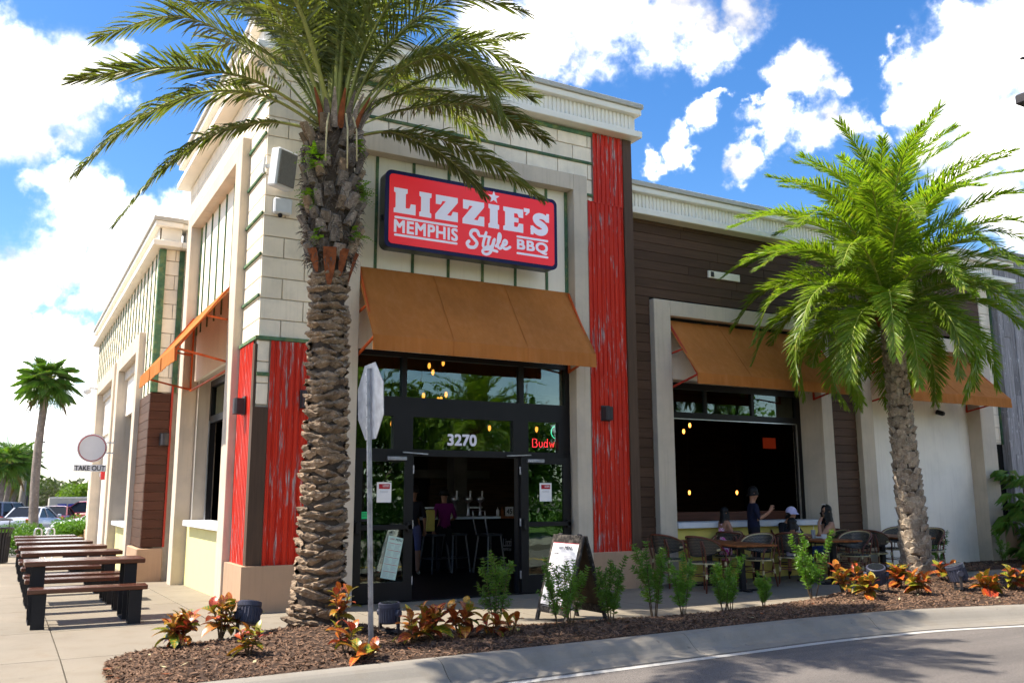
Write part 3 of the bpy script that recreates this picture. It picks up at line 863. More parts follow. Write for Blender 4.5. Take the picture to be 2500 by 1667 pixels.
# --- tower walls (backing and blocks)
wf = part('tower_front_wall', MT['mortar'], [(.012, 1.2, .03, .25, 0, 7.86), (1.2, 5.4, .03, .25, 6.7, 7.86), (5.4, 6.5, .03, .25, 0, 7.86)])
blocks(wf, 'y', 0., [(0., 1.12, 3.67, 7.84), (1.12, 5.67, 6.96, 7.84), (5.48, 5.67, 6.57, 6.96), (0., .175, 2.72, 3.66)])
ws = part('tower_side_wall', MT['mortar'], [(.03, .25, .26, 1.3, -.1, 7.86), (.03, .25, 5.5, 6.5, -.2, 7.86), (.03, .25, 1.3, 5.5, 6.7, 7.86)])
blocks(ws, 'x', 0., [(.062, 1.0, 3.67, 7.84), (1.0, 5.7, 6.96, 7.84), (5.7, 6.5, 0, 7.84)])
part('tower_back_wall', MT['mortar'], [(6.3, 6.5, .26, 6.5, 6.0, 7.86), (.26, 6.3, 6.3, 6.5, 6.0, 7.86)])
part('roof', MT['capgrey'], [(.1, 6.4, .1, 6.4, 7.87, 7.95)])
# stucco surrounds of the tower
frame_u('stucco_surround', 'y', -.12, 1.12, 5.48, 1.42, 5.20, 6.96, 6.68, .28)
frame_u('stucco_surround', 'x', -.13, 1.0, 5.7, 1.42, 5.30, 6.96, 6.68, .28, -.12)
# recessed white panels above the awnings, with green battens
pf = part('white_panel', MT['panel'], [(1.42, 5.2, .10, .16, 3.66, 6.68)])
for i in range(6): part('batten', MT['green'], [(1.70 + .61 * i, 1.742 + .61 * i, .078, .10, 4.6, 6.678)], pf)
part('batten', MT['green'], [(5.14, 5.195, .078, .10, 4.6, 6.678)], pf)
pg = part('white_panel', MT['panel'], [(.08, .14, 1.42, 5.3, 3.66, 6.68)])
for i in range(6): part('batten', MT['green'], [(.058, .08, 1.75 + .62 * i, 1.785 + .62 * i, 4.55, 6.678)], pg)
part('batten', MT['green'], [(.058, .08, 5.24, 5.297, 4.55, 6.678)], pg)
# green ledger strips between block courses
for z in (7.24,): part('ledger_strip', MT['green'], [(1.0, 5.668, -.025, .0, z, z + .045)])
part('ledger_strip', MT['green'], [(.0, 5.668, -.028, -.001, 7.76, 7.83)])
part('ledger_strip', MT['green'], [(5.485, 5.668, -.025, .0, 6.66, 6.70)])
for z in (4.27, 4.87, 5.47, 6.07, 6.67, 7.24): part('ledger_strip', MT['green'], [(-.03, -.001, .0, .995, z, z + .035)])
part('ledger_strip', MT['green'], [(-.04, 1.118, -.04, -.001, 3.655, 3.705)])
part('ledger_strip', MT['green'], [(-.04, -.001, .0, .995, 3.657, 3.703)])
part('ledger_strip', MT['green'], [(.0, .175, -.03, -.001, 3.15, 3.20)])
# red corrugated corner sheets and brown boards
corrugated('red_corrugated_sheet', 'y', -.010, .18, 1.115, .60, 3.65, 'redmetal')
corrugated('red_corrugated_sheet', 'x', -.010, .13, .995, .60, 3.65, 'redmetal')
part('corner_board', MT['brownboard'], [(-.036, .175, -.036, -.002, .60, 2.72)], b=.003)
part('corner_board', MT['brownboard'], [(-.034, -.002, .0, .128, .60, 3.6)], b=.003)
corrugated('red_corrugated_sheet', 'y', -.020, 5.545, 6.32, .60, 3.52, 'redmetal')
corrugated('red_corrugated_sheet', 'y', -.014, 5.545, 6.32, 3.50, 6.57, 'redmetal')
corrugated('red_corrugated_sheet', 'y', -.020, 5.67, 6.32, 6.55, 7.84, 'redmetal')
part('corner_board', MT['brownboard'], [(6.322, 6.51, -.05, .30, .60, 7.84)], b=.004)
# plinths
m = MB(); m.prism([(-.10, -.10), (1.118, -.10), (1.118, .1), (.12, .1), (.12, .97), (-.10, .97)], 'z', -.1, .60); m.build('plinth', MT['plinth'], BLD)
part('plinth', MT['plinth'], [(5.481, 6.60, -.10, .5, -.1, .60)], b=.012)

def cornice(plane, face, a0, a1, zb, zt, parent=BLD, ends=True):
    """trim, corrugated frieze, moulding and grey coping; returns nothing"""
    tb, fr, mo = zb + .12, zt - .20, zt - .09
    part('cornice_trim', MT['white'], [prect(plane, a0 - .0, a1, zb, tb, face - .25, face + .3)], b=.01)
    part('frieze_back', MT['white'], [prect(plane, a0 + .12, a1 - .05, tb + .001, fr - .001, face - .09, face + .3)])
    corrugated('frieze_sheet', plane, face - .105, a0 + .12, a1 - .12, tb + .002, fr - .002, 'white', BLD, .085, .022, .012)
    part('cornice_moulding', MT['white'], [prect(plane, a0 - .01, a1 + .01, fr, mo, face - .23, face + .3)], b=.01)
    part('coping', MT['capgrey'], [prect(plane, a0 - .03, a1 + .03, mo + .001, zt, face - .27, face + .3)], b=.006)
cornice('y', 0., -.25, 6.62, 7.85, 8.49)
cornice('x', 0., .31, 6.7, 7.851, 8.489)
part('frieze_end', MT['white'], [(6.5, 6.535, -.085, 6.4, 7.975, 8.285)])
part('coping', MT['capgrey'], [(6.0, 6.649, .305, 6.69, 8.405, 8.488)])
part('coping', MT['capgrey'], [(.305, 6.0, 6.0, 6.69, 8.405, 8.486)])

# --- plank wing on the right
sc = lambda x: (x + 2.885) * 1.0163 - 2.885
F1 = dict(o0=7.12, i0=7.50, i1=11.32, o1=11.62, top=5.04, it=4.76)
F2 = dict(o0=12.45, i0=12.84, i1=16.50, o1=17.02, top=5.0, it=4.70)
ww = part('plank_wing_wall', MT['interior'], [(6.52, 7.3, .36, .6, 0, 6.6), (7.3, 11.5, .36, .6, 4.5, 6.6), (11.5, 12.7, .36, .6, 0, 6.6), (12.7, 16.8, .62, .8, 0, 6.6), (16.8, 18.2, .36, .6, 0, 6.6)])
planks(ww, 'y', WP, 6.515, 17.15, .62, 6.55, [(F1['o0'], F1['o1'], 0, F1['top']), (F2['o0'], F2['o1'], 0, F2['top']), (17.0, 18, 2.66, 9)], 'plank', .172, 4)
part('plinth', MT['plinth'], [(6.603, 7.118, .22, .5, -.1, .615)], b=.01)
part('plinth', MT['plinth'], [(11.622, 12.448, .22, .5, -.1, .615)], b=.01)
part('plinth', MT['plinth'], [(17.022, 18.3, .22, .5, -.1, .80)], b=.01)
frame_u('stucco_surround', 'y', WY, F1['o0'], F1['o1'], F1['i0'], F1['i1'], F1['top'], F1['it'], .6, -.05)
frame_u('stucco_surround', 'y', WY, F2['o0'], F2['o1'], F2['i0'], F2['i1'], F2['top'], F2['it'], .4, -.05)
part('white_panel', MT['panel'], [(7.5, 11.32, .40, .5, 3.62, 4.76)])
part('white_wall_infill', MT['whitewall'], [(12.84, 16.50, .53, .6, -.05, 4.70)])
cornice('y', .31, 6.54, 18.2, 6.55, 7.17)
wb = part('block_strip', MT['mortar'], [(17.02, 17.6, .345, .45, 2.66, 6.55)])
blocks(wb, 'y', .33, [(17.03, 17.42, 2.70, 6.5)], depth=.03)
part('ledger_strip', MT['green'], [(17.425, 17.465, .30, .345, 2.66, 6.5)])
part('light_bracket', MT['panel'], [(8.55, 9.35, .29, .33, 5.62, 5.76)], b=.004)
part('junction_plate', MT['bronze'], [(8.60, 8.67, .275, .29, 5.64, 5.74)])

# wing window 1: black frame, transom lights, open below, white sill on a yellow low wall
YW = .78
low = part('low_wall', MT['yellow'], [(7.5, 11.32, .30, .42, -.05, .93)])
part('window_sill', MT['sill'], [(7.5, 8.7, .17, .80, .932, 1.03), (8.703, 10.0, .172, .80, .931, 1.031), (10.003, 11.32, .17, .80, .932, 1.03)], b=.005)
wn1 = part('window', MT['black'], [(7.5, 7.62, YW, YW + .1, 1.03, 3.62), (11.2, 11.32, YW, YW + .1, 1.03, 3.62), (7.62, 11.2, YW, YW + .1, 3.50, 3.62), (7.62, 11.2, YW - .01, YW + .11, 2.94, 3.06)])
part('mullion', MT['black'], [(8.75, 8.82, YW + .01, YW + .09, 3.06, 3.5)], wn1)
part('mullion', MT['black'], [(9.98, 10.05, YW + .01, YW + .09, 3.06, 3.5)], wn1)
part('track', MT['steel'], [(7.62, 11.16, YW - .03, YW - .012, 2.925, 2.94)], wn1)
part('track', MT['steel'], [(11.14, 11.165, YW - .04, YW - .012, 1.03, 2.92)], wn1)
for a, b in ((7.62, 8.75), (8.82, 9.98), (10.05, 11.2)): part('pane', MT['glass'], [(a, b, YW + .045, YW + .055, 3.06, 3.5)], wn1)
part('reveal', MT['stucco'], [(7.5, 11.32, .401, YW + .1, 3.6205, 3.75)])
part('reveal', MT['stucco'], [(11.322, 11.5, .75, 1.0, 0, 3.7)])
part('inner_counter', MT['plankred'], [(7.6, 11.2, 1.05, 1.5, 1.03, 1.19)])

# --- entrance: dark storefront with transom lights, open double doors folded back
sf = part('storefront', MT['black'], [
    (1.42, 1.50, .10, .22, 0, 3.66), (5.12, 5.20, .10, .22, 0, 3.66), (1.50, 5.12, .10, .22, 3.58, 3.66),
    (1.50, 5.12, .10, .22, 2.69, 2.98), (2.20, 2.28, .10, .22, 2.98, 3.58), (4.24, 4.32, .10, .22, 2.98, 3.58),
    (1.50, 5.12, .105, .215, 2.10, 2.20), (2.08, 2.39, .10, .22, 2.20, 2.69), (4.12, 4.40, .10, .22, 2.20, 2.69), (4.98, 5.12, .10, .22, 2.20, 2.69),
    (2.33, 2.41, .10, .22, 0, 2.10), (4.20, 4.28, .10, .22, 0, 2.10), (1.50, 2.33, .11, .21, 0, .25), (4.28, 5.12, .11, .21, 0, .25)])
for a, b, c, d in ((1.5, 2.2, 2.98, 3.58), (2.28, 4.24, 2.98, 3.58), (4.32, 5.12, 2.98, 3.58), (1.5, 2.08, 2.2, 2.69), (2.39, 4.12, 2.2, 2.69), (4.4, 4.98, 2.2, 2.69), (1.5, 2.33, .25, 2.1), (4.28, 5.12, .25, 2.1)):
    part('pane', MT['glass'], [(a, b, .150, .158, c, d)], sf)
part('threshold', MT['black'], [(2.41, 4.2, .08, .3, 0.0, .018)], sf)
for s, (x0, x1) in enumerate(((1.46, 2.375), (4.235, 5.15))):
    y0, y1 = .045, .093
    dr = part('door', MT['black'], [(x0, x0 + .13, y0, y1, .02, 2.12), (x1 - .13, x1, y0, y1, .02, 2.12), (x0 + .13, x1 - .13, y0, y1, 2.01, 2.12), (x0 + .13, x1 - .13, y0, y1, .02, .29)])
    part('pane', MT['glass'], [(x0 + .13, x1 - .13, y0 + .02, y0 + .027, .29, 2.01)], dr)
    part('push_bar', MT['black'], [(x0 + .02, x1 - .02, y0 - .06, y0 - .02, 1.03, 1.10), (x0 + .02, x0 + .09, y0 - .075, y0, .98, 1.15), (x1 - .09, x1 - .02, y0 - .06, y0, 1.0, 1.13)], dr, b=.006)
    cx = x1 - .42 if s == 0 else x0 + .1
    part('door_closer', MT['galv'], [(cx, cx + .30, y0 - .055, y0, 2.03, 2.085)], dr, b=.005)
    a = (2.2, .02, 2.15) if s == 0 else (4.4, .02, 2.15); b = (2.62, .06, 2.13) if s == 0 else (3.98, .06, 2.13)
    mm = MB(); mm.bar(a, b, .018); mm.build('closer_arm', MT['galv'], dr)
    for hz in (.3, 1.1, 1.9):
        mm = MB(); hx = x1 + .012 if s == 0 else x0 - .012
        mm.tube([(hx, .06, hz - .06), (hx, .06, hz + .06)], .014, 8); mm.build('hinge', MT['galv'], dr)

# --- side of the tower: awning bay with an open window over a low wall
part('low_wall', MT['yellow2'], [(.10, .2, 1.42, 5.30, -.15, .99)])
part('window_sill', MT['sill'], [(-.02, .45, 1.42, 5.02, .992, 1.09)], b=.006)
ws1 = part('window', MT['black'], [(.36, .46, 1.42, 1.52, 1.09, 3.66), (.36, .46, 4.98, 5.1, 1.09, 3.66), (.36, .46, 1.52, 4.98, 3.54, 3.66), (.36, .46, 1.52, 4.98, 2.86, 2.99)])
part('pane', MT['glass'], [(.405, .412, 1.52, 4.98, 2.99, 3.54)], ws1)
part('track', MT['steel'], [(.33, .352, 4.93, 4.96, 1.09, 2.9)], ws1)
part('reveal', MT['stucco'], [(.142, .5, 1.42, 5.30, 3.66, 3.70)])
part('reveal', MT['stucco'], [(.152, .5, 5.1, 5.30, .0, 3.66)])
part('corner_bead', MT['white'], [(.138, .151, 5.085, 5.099, 1.09, 3.66)])

# --- left wing: deeper block wing with battens, two more stucco bays, planks on its end
LX = -.50
lw = part('block_wing_wall', MT['mortar'], [(LX + .03, LX + .2, 6.53, 8.3, -.3, 6.6), (LX + .03, LX + .2, 8.3, 12.2, 4.4, 6.6), (LX + .03, LX + .2, 12.2, 13.3, -.3, 6.6), (LX + .03, LX + .2, 13.3, 18.2, 4.4, 6.6), (LX + .03, LX + .2, 18.2, 20.5, -.3, 6.6)])
part('wing_back_wall', MT['mortar'], [(LX + .2, 18.0, 20.2, 20.4, -.4, 6.6), (17.8, 18.0, .7, 20.2, 0, 6.6)])
blocks(lw, 'x', LX, [(6.562, 8.0, 3.56, 6.5), (8.0, 12.42, 5.0, 6.5), (12.42, 13.0, 3.5, 6.5), (13.0, 18.4, 5.0, 6.5), (18.4, 20.5, .6, 6.5)], .30, 3.56)
le = part('block_wing_end_wall', MT['mortar'], [(LX + .03, .02, 6.53, 6.7, -.3, 6.6)])
blocks(le, 'y', 6.5, [(LX, -.002, 3.56, 6.5)], .30, 3.56, .42)
part('corner_batten', MT['green'], [(LX - .03, LX + .10, 6.455, 6.498, 3.56, 6.48)], b=.004)
part('corner_batten', MT['green'], [(LX - .03, LX - .001, 6.50, 6.62, 3.56, 6.48)])
part('corner_batten', MT['green'], [(-.14, -.04, 6.46, 6.498, 3.56, 6.48)])
for i in range(22):
    y = 7.0 + .6 * i
    lo = 3.56 if (y < 7.95 or 12.45 < y < 12.95 or y > 18.4) else 5.02
    part('batten', MT['green'], [(LX - .022, LX, y, y + .035, lo, 6.48)], lw)
planks(le, 'y', 6.47, LX - .03, -.14, .55, 3.56, [], 'plankred', .176, 8)
planks(lw, 'x', LX - .03, 6.50, 8.0, .55, 3.56, [], 'planky', .176, 9)
part('corner_flashing', MT['redtube'], [(-.138, -.10, 6.44, 6.498, .55, 3.7)])
part('plinth', MT['plinth'], [(LX - .10, -.13, 6.40, 6.6, -.3, .53)], b=.012)
part('plinth', MT['plinth'], [(LX - .101, LX + .1, 6.602, 8.0, -.3, .529)], b=.012)
frame_u('stucco_surround', 'x', LX - .13, 8.0, 12.42, 8.45, 11.9, 5.0, 4.62, .45, -.3)
frame_u('stucco_surround', 'x', LX - .13, 13.0, 18.4, 13.45, 17.8, 5.0, 4.62, .45, -.3)
part('white_wall_infill', MT['whitewall'], [(LX + .10, LX + .18, 8.45, 11.9, 3.50, 4.62)])
part('white_wall_infill', MT['whitewall'], [(LX + .10, LX + .18, 13.45, 17.8, 3.35, 4.62)])
part('white_wall_infill', MT['whitewall'], [(LX + .16, LX + .24, 13.45, 17.8, -.3, 3.35)])
part('low_wall', MT['yellow2'], [(LX + .06, LX + .16, 8.45, 11.9, -.3, .84)])
part('window_sill', MT['sill'], [(LX - .06, LX + .3, 8.45, 11.8, .842, .94)], b=.006)
ws2 = part('window', MT['black'], [(LX + .3, LX + .4, 8.45, 8.6, .94, 3.5), (LX + .3, LX + .4, 11.75, 11.9, .94, 3.5), (LX + .3, LX + .4, 8.6, 11.75, 3.36, 3.5)])
cornice('x', LX + .06, 6.24, 20.5, 6.50, 7.10)
cornice('y', 6.5 - .0, LX + .365, .0, 6.502, 7.098)
part('corner_column', MT['plinth'], [(LX - .1, LX + .2, 18.402, 20.6, -.3, .5)], b=.012)

# --- roofs and the dark room behind the openings
part('roof', MT['capgrey'], [(LX + .2, 18.0, 6.71, 20.2, 6.6, 6.7), (6.52, 18.0, .62, 6.71, 6.605, 6.705)])
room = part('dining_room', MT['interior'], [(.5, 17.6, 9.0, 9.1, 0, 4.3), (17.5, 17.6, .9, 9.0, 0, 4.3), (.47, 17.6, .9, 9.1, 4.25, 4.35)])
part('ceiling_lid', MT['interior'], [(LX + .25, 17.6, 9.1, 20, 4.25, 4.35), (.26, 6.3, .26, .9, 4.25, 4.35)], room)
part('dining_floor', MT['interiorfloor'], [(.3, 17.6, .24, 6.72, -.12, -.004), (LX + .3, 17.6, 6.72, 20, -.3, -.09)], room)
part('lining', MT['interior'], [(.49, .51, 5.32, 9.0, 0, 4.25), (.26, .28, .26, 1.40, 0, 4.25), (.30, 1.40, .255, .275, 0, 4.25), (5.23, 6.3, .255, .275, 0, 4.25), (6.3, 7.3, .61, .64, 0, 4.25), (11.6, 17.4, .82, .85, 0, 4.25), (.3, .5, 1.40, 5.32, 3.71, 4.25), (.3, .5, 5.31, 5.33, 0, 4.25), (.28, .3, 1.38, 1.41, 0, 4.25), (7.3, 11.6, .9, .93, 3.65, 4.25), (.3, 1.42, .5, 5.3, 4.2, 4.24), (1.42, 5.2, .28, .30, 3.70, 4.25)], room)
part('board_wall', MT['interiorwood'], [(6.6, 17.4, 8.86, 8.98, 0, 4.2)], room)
part('grey_column', MT['dimgrey'], [(SX(1108, 6.6), SX(1140, 6.6), 6.6, 7.0, 0, 4.2)], room)

# --- weathered board wall of the neighbour at the far right
nb = thing('neighbour_board_wall', 'weathered grey white vertical board wall at the right edge', 'wall', (17.47, 0, 0))
part('backing', MT['greyboard'], [(.01, 5, .22, .4, -.2, 7.3)], nb)
x = 0; rs = random.Random(9)
while x < 4.8:
    w = rs.choice((.14, .19, .24)); z = .5
    while z < 7.4:
        z1 = min(7.4, z + rs.uniform(1.8, 3.4)); pr = rs.uniform(0, .02)
        part('board', MT['greyboard'], [(x + .003, x + w - .003, .16 - pr, .215, z + .002, z1 - .002)], nb, b=.003); z = z1
    x += w
part('plinth', MT['plinth'], [(0, 5, .05, .215, -.2, .49)], nb)

# ------------------------------------------------------------------ awnings
def awning(label, plane, a0, a1, top_d, top_z, eave_d, eave_z, val, mats=('canvas', 'orange'), seams=3, frame_d=None):
    """a along the wall, d outwards (towards minus); canvas slope, valance and a tube frame open at the ends"""
    if plane == 'y': loc = ((a0 + a1) / 2, top_d, top_z); P = lambda a, d, z: (a - loc[0], d - loc[1], z - loc[2])
    else: loc = (top_d, (a0 + a1) / 2, top_z); P = lambda a, d, z: (d - loc[0], a - loc[1], z - loc[2])
    t = thing('awning', label, 'awning', loc, 0, 'rust orange canvas awnings')
    rs = random.Random(int(a0 * 100)); th = .012
    n, k = 36, 12; m = MB(); vs = []
    for off in (0., th):
        for i in range(n + 1):
            a = a0 + (a1 - a0) * i / n
            for j in range(k + 1):
                s = j / k
                sag = .034 * math.sin(math.pi * s) * (1 - .7 * abs(math.cos(math.pi * i / n * (seams)))) + .004 * math.sin(i * 2.1 + j * .5) * s * (1 - s) * 4
                d = top_d + (eave_d - top_d) * s + sag + off * .8; z = top_z + (eave_z - top_z) * s - sag * .6 - off
                vs.append(P(a, d, z))
    w = k + 1; T = (n + 1) * w
    fs = [(i * w + j, (i + 1) * w + j, (i + 1) * w + j + 1, i * w + j + 1) for i in range(n) for j in range(k)]
    fs += [(T + i * w + j, T + i * w + j + 1, T + (i + 1) * w + j + 1, T + (i + 1) * w + j) for i in range(n) for j in range(k)]
    fs += [(j, j + 1, T + j + 1, T + j) for j in range(k)] + [(n * w + j, T + n * w + j, T + n * w + j + 1, n * w + j + 1) for j in range(k)]
    m.add(vs, fs); m.build('canopy', MT[mats[0]], t, smooth=True)
    m = MB(); vs = []
    for off in (0., th):
        for i in range(n + 1):
            a = a0 + (a1 - a0) * i / n
            wv = .007 * math.sin(i * 1.7) + .006 * math.sin(i * .6 + 1)
            vs += [P(a, eave_d - .002 + off, eave_z), P(a, eave_d - .002 + off + wv, eave_z - val)]
    fs = [(2 * i, 2 * i + 2, 2 * i + 3, 2 * i + 1) for i in range(n)]; q = 2 * (n + 1)
    fs += [(q + 2 * i, q + 2 * i + 1, q + 2 * i + 3, q + 2 * i + 2) for i in range(n)] + [(2 * i + 1, 2 * i + 3, q + 2 * i + 3, q + 2 * i + 1) for i in range(n)] + [(0, 1, q + 1, q), (2 * n, q + 2 * n, q + 2 * n + 1, 2 * n + 1)]
    m.add(vs, fs); m.build('valance', MT[mats[0]], t)
    # stitched seams
    for sx in range(1, seams):
        a = a0 + (a1 - a0) * sx / seams; m = MB()
        m.bar(P(a, top_d - .012, top_z - .004), P(a, eave_d - .006, eave_z + .006), .012, .004); m.bar(P(a, eave_d - .006, eave_z), P(a, eave_d - .006, eave_z - val), .012, .004)
        m.build('seam', MT[mats[0]], t)
    fd = frame_d if frame_d is not None else top_d - .03
    zb = eave_z - .10
    for e, a in enumerate((a0 + .03, a1 - .03)):
        m = MB(); A = lambda d, z: P(a, d, z)
        m.bar(A(fd, top_z - .05), A(fd, zb - .12), .03); m.bar(A(fd, zb - .1), A(eave_d + .03, eave_z - .02), .03)
        mid = (top_d + (eave_d - top_d) * .55, top_z + (eave_z - top_z) * .55 - .03)
        m.bar(A(fd, top_z - .62 * (top_z - eave_z)), A(mid[0] + .02, mid[1]), .028)
        m.bar(A(fd - .01, top_z - .03), A(eave_d + .03, eave_z - .03), .028)
        m.bar(A(eave_d + .03, eave_z - .02), A(eave_d + .03, eave_z - val + .01), .028)
        m.build('end_frame', MT[mats[1]], t)
    m = MB(); m.bar(P(a0 + .03, eave_d + .035, eave_z - .03), P(a1 - .03, eave_d + .035, eave_z - .03), .028)
    if plane == 'x': m.bar(P(a0 + .03, fd, zb - .12), P(a1 - .03, fd, zb - .12), .028)
    m.build('eave_tube', MT[mats[1]], t)
    return t
awning('rust awning over the entrance doors below the red sign', 'y', 1.425, 5.195, .075, 4.90, -.70, 3.74, .215, seams=3)
awning('rust awning on the sunlit side wall, left of the corner', 'x', 1.43, 5.29, .05, 4.90, -.87, 3.70, .215, seams=3)
awning('rust awning over the open wing window, behind the right palm', 'y', 7.505, 11.315, .395, 4.75, -.48, 3.62, .19, ('canvas', 'redtube'), 3)
awning('rust awning over the blank white wall at the far right', 'y', 12.845, 16.495, .525, 4.69, -.56, 3.60, .20, ('canvas', 'redtube'), 4)

# ------------------------------------------------------------------ lettering helpers
def text_mesh(body, size, bold=0., depth=0., align='LEFT', spacing=1., shear=0.):
    cu = bpy.data.curves.new('txt', 'FONT'); cu.body = body; cu.size = size; cu.offset = bold; cu.extrude = depth
    cu.align_x = align; cu.space_character = spacing; cu.shear = shear; cu.resolution_u = 5
    ob = bpy.data.objects.new('txt', cu); COL.objects.link(ob)
    dg = bpy.context.evaluated_depsgraph_get(); dg.update()
    me = bpy.data.meshes.new_from_object(ob.evaluated_get(dg))
    bpy.data.objects.remove(ob); bpy.data.curves.remove(cu)
    return me

def text(name, body, w, h, loc, mat, parent, rot=(math.pi / 2, 0, 0), bold=0., depth=.001, spacing=1.):
    """text stretched into a w x h box whose lower left corner is loc; its plane faces -Y by default"""
    me = text_mesh(body, 1., 0., 0., 'LEFT', spacing)
    co = np.empty(len(me.vertices) * 3); me.vertices.foreach_get('co', co); co = co.reshape(-1, 3)
    mn, mx = co.min(0), co.max(0)
    co[:, 0] = (co[:, 0] - mn[0]) / max(1e-6, mx[0] - mn[0]) * w; co[:, 1] = (co[:, 1] - mn[1]) / max(1e-6, mx[1] - mn[1]) * h; co[:, 2] = 0
    fs = [tuple(p.vertices) for p in me.polygons]; bpy.data.meshes.remove(me)
    m = MB(); bb = bold * h * .8
    for i, (dx, dy) in enumerate(((0, 0), (bb, bb), (-bb, -bb), (bb, -bb), (-bb, bb)) if bold else ((0, 0),)):     # overlaid copies thicken the strokes, each a hair prouder
        m.add([(c[0] + dx, c[1] + dy, i * .00025) for c in co], fs)
    return m.build(name, MT[mat], parent, fix=False, loc=loc, rot=rot)

def poly_letter(name, polys, w, h, loc, mat, parent, depth=.006):
    m = MB()
    for poly in polys: m.prism([(p[0] * w, p[1] * h) for p in poly], 'y', -depth, 0)
    return m.build(name, MT[mat], parent, loc=loc)

def smooth_pts(pts, n=8):
    P = [Vector((*p, 0)) for p in pts]; out = []
    for i in range(len(P) - 1):
        p0, p1, p2, p3 = P[max(i - 1, 0)], P[i], P[i + 1], P[min(i + 2, len(P) - 1)]
        for k in range(n):
            t = k / n
            out.append(.5 * ((2 * p1) + (-p0 + p2) * t + (2 * p0 - 5 * p1 + 4 * p2 - p3) * t * t + (-p0 + 3 * p1 - 3 * p2 + p3) * t ** 3))
    out.append(P[-1]); return out

def stroke(m, pts, w, y0=0., rise=.0015, n=8, wf=None):
    """flat brush ribbon with round ends in the xz plane, creeping outwards along its length so crossings never lie in one plane"""
    q = smooth_pts(pts, n); k = len(q); L = []; R = []
    for i in range(k):
        t = (q[min(i + 1, k - 1)] - q[max(i - 1, 0)]); t = t.normalized() if t.length > 1e-9 else Vector((1, 0, 0))
        nn = Vector((-t.y, t.x, 0)); ww = w * (wf(i / (k - 1)) if wf else 1.)
        L.append(q[i] + nn * ww / 2); R.append(q[i] - nn * ww / 2)
    vs = []
    for i in range(k):
        y = y0 - rise * i / k
        vs += [(L[i].x, y, L[i].y), (R[i].x, y, R[i].y)]
    m.add(vs, [(2 * i, 2 * i + 1, 2 * i + 3, 2 * i + 2) for i in range(k - 1)])
    for e, i in ((0, 0), (1, k - 1)):
        c = q[i]; y = y0 - rise * i / k - .0001; ww = w * (wf(i / (k - 1)) if wf else 1.) / 2
        m.add([(c.x + ww * math.cos(a * math.pi / 6), y, c.y + ww * math.sin(a * math.pi / 6)) for a in range(12)], [tuple(range(12))])

# ------------------------------------------------------------------ the red sign
SG = thing('restaurant_sign', 'red and navy illuminated box sign reading LIZZIE\'S MEMPHIS Style BBQ', 'sign', (1.66, -.45, 5.11))
SW, SH = 2.98, 1.18
def rrect(x0, x1, z0, z1, r, n=6):
    p = []
    for cx, cz, a0 in ((x1 - r, z1 - r, 0), (x0 + r, z1 - r, 90), (x0 + r, z0 + r, 180), (x1 - r, z0 + r, 270)):
        p += [(cx + r * math.cos(math.radians(a0 + 90 * i / n)), cz + r * math.sin(math.radians(a0 + 90 * i / n))) for i in range(n + 1)]
    return p
m = MB(); m.prism(rrect(0, SW, 0, SH, .10), 'y', .03, .24); m.build('cabinet', MT['signbox'], SG)
m = MB(); m.prism(rrect(-.004, SW + .004, -.004, SH + .004, .10), 'y', 0, .03); m.build('rim', MT['signnavy'], SG)
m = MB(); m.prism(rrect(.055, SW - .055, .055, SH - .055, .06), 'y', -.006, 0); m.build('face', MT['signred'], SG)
m = MB(); m.box(-.02, 0, .1, .16, .42, .50); m.build('switch', MT['blacks'], SG)
for bx in (.5, 1.5, 2.5): part('mounting_bracket', MT['signbox'], [(bx, bx + .06, .24, .53, .2, .98)], SG)
Lp = [(0, 0), (1, 0), (1, .42), (.78, .42), (.72, .23), (.54, .23), (.54, .79), (.62, .83), (.62, 1), (0, 1), (0, .83), (.08, .79), (.08, .21), (0, .17)]
Ip = [(0, 0), (1, 0), (1, .17), (.86, .21), (.86, .79), (1, .83), (1, 1), (0, 1), (0, .83), (.14, .79), (.14, .21), (0, .17)]
Zp = [(0, 0), (1, 0), (1, .40), (.78, .40), (.70, .22), (.52, .22), (.99, .80), (.99, 1), (.02, 1), (.02, .62), (.24, .62), (.31, .78), (.46, .78), (0, .20)]
Ep = [(0, 0), (1, 0), (1, .38), (.78, .38), (.71, .21), (.54, .21), (.54, .41), (.76, .41), (.76, .60), (.54, .60), (.54, .79), (.71, .79), (.78, .64), (1, .64), (1, 1), (0, 1), (0, .83), (.09, .79), (.09, .21), (0, .17)]
zb, zh = .53, .385
for nm, pl, x0, x1 in (('L', Lp, 1.786, 2.135), ('I', Ip, 2.195, 2.392), ('Z', Zp, 2.458, 2.838), ('Z', Zp, 2.918, 3.295), ('I', Ip, 3.37, 3.56), ('E', Ep, 3.635, 3.998)):
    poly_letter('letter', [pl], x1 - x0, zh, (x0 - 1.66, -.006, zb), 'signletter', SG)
star = [((.5 + (.5 if i % 2 == 0 else .21) * math.sin(i * math.pi / 5)), (.5 + (.5 if i % 2 == 0 else .21) * math.cos(i * math.pi / 5))) for i in range(10)]
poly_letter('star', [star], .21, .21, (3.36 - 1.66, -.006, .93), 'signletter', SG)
poly_letter('apostrophe', [[(0, .45), (0, 1), (1, 1), (1, .5), (.45, 0), (.2, .08), (.5, .45)]], .105, .115, (4.012 - 1.66, -.006, .832), 'signletter', SG)
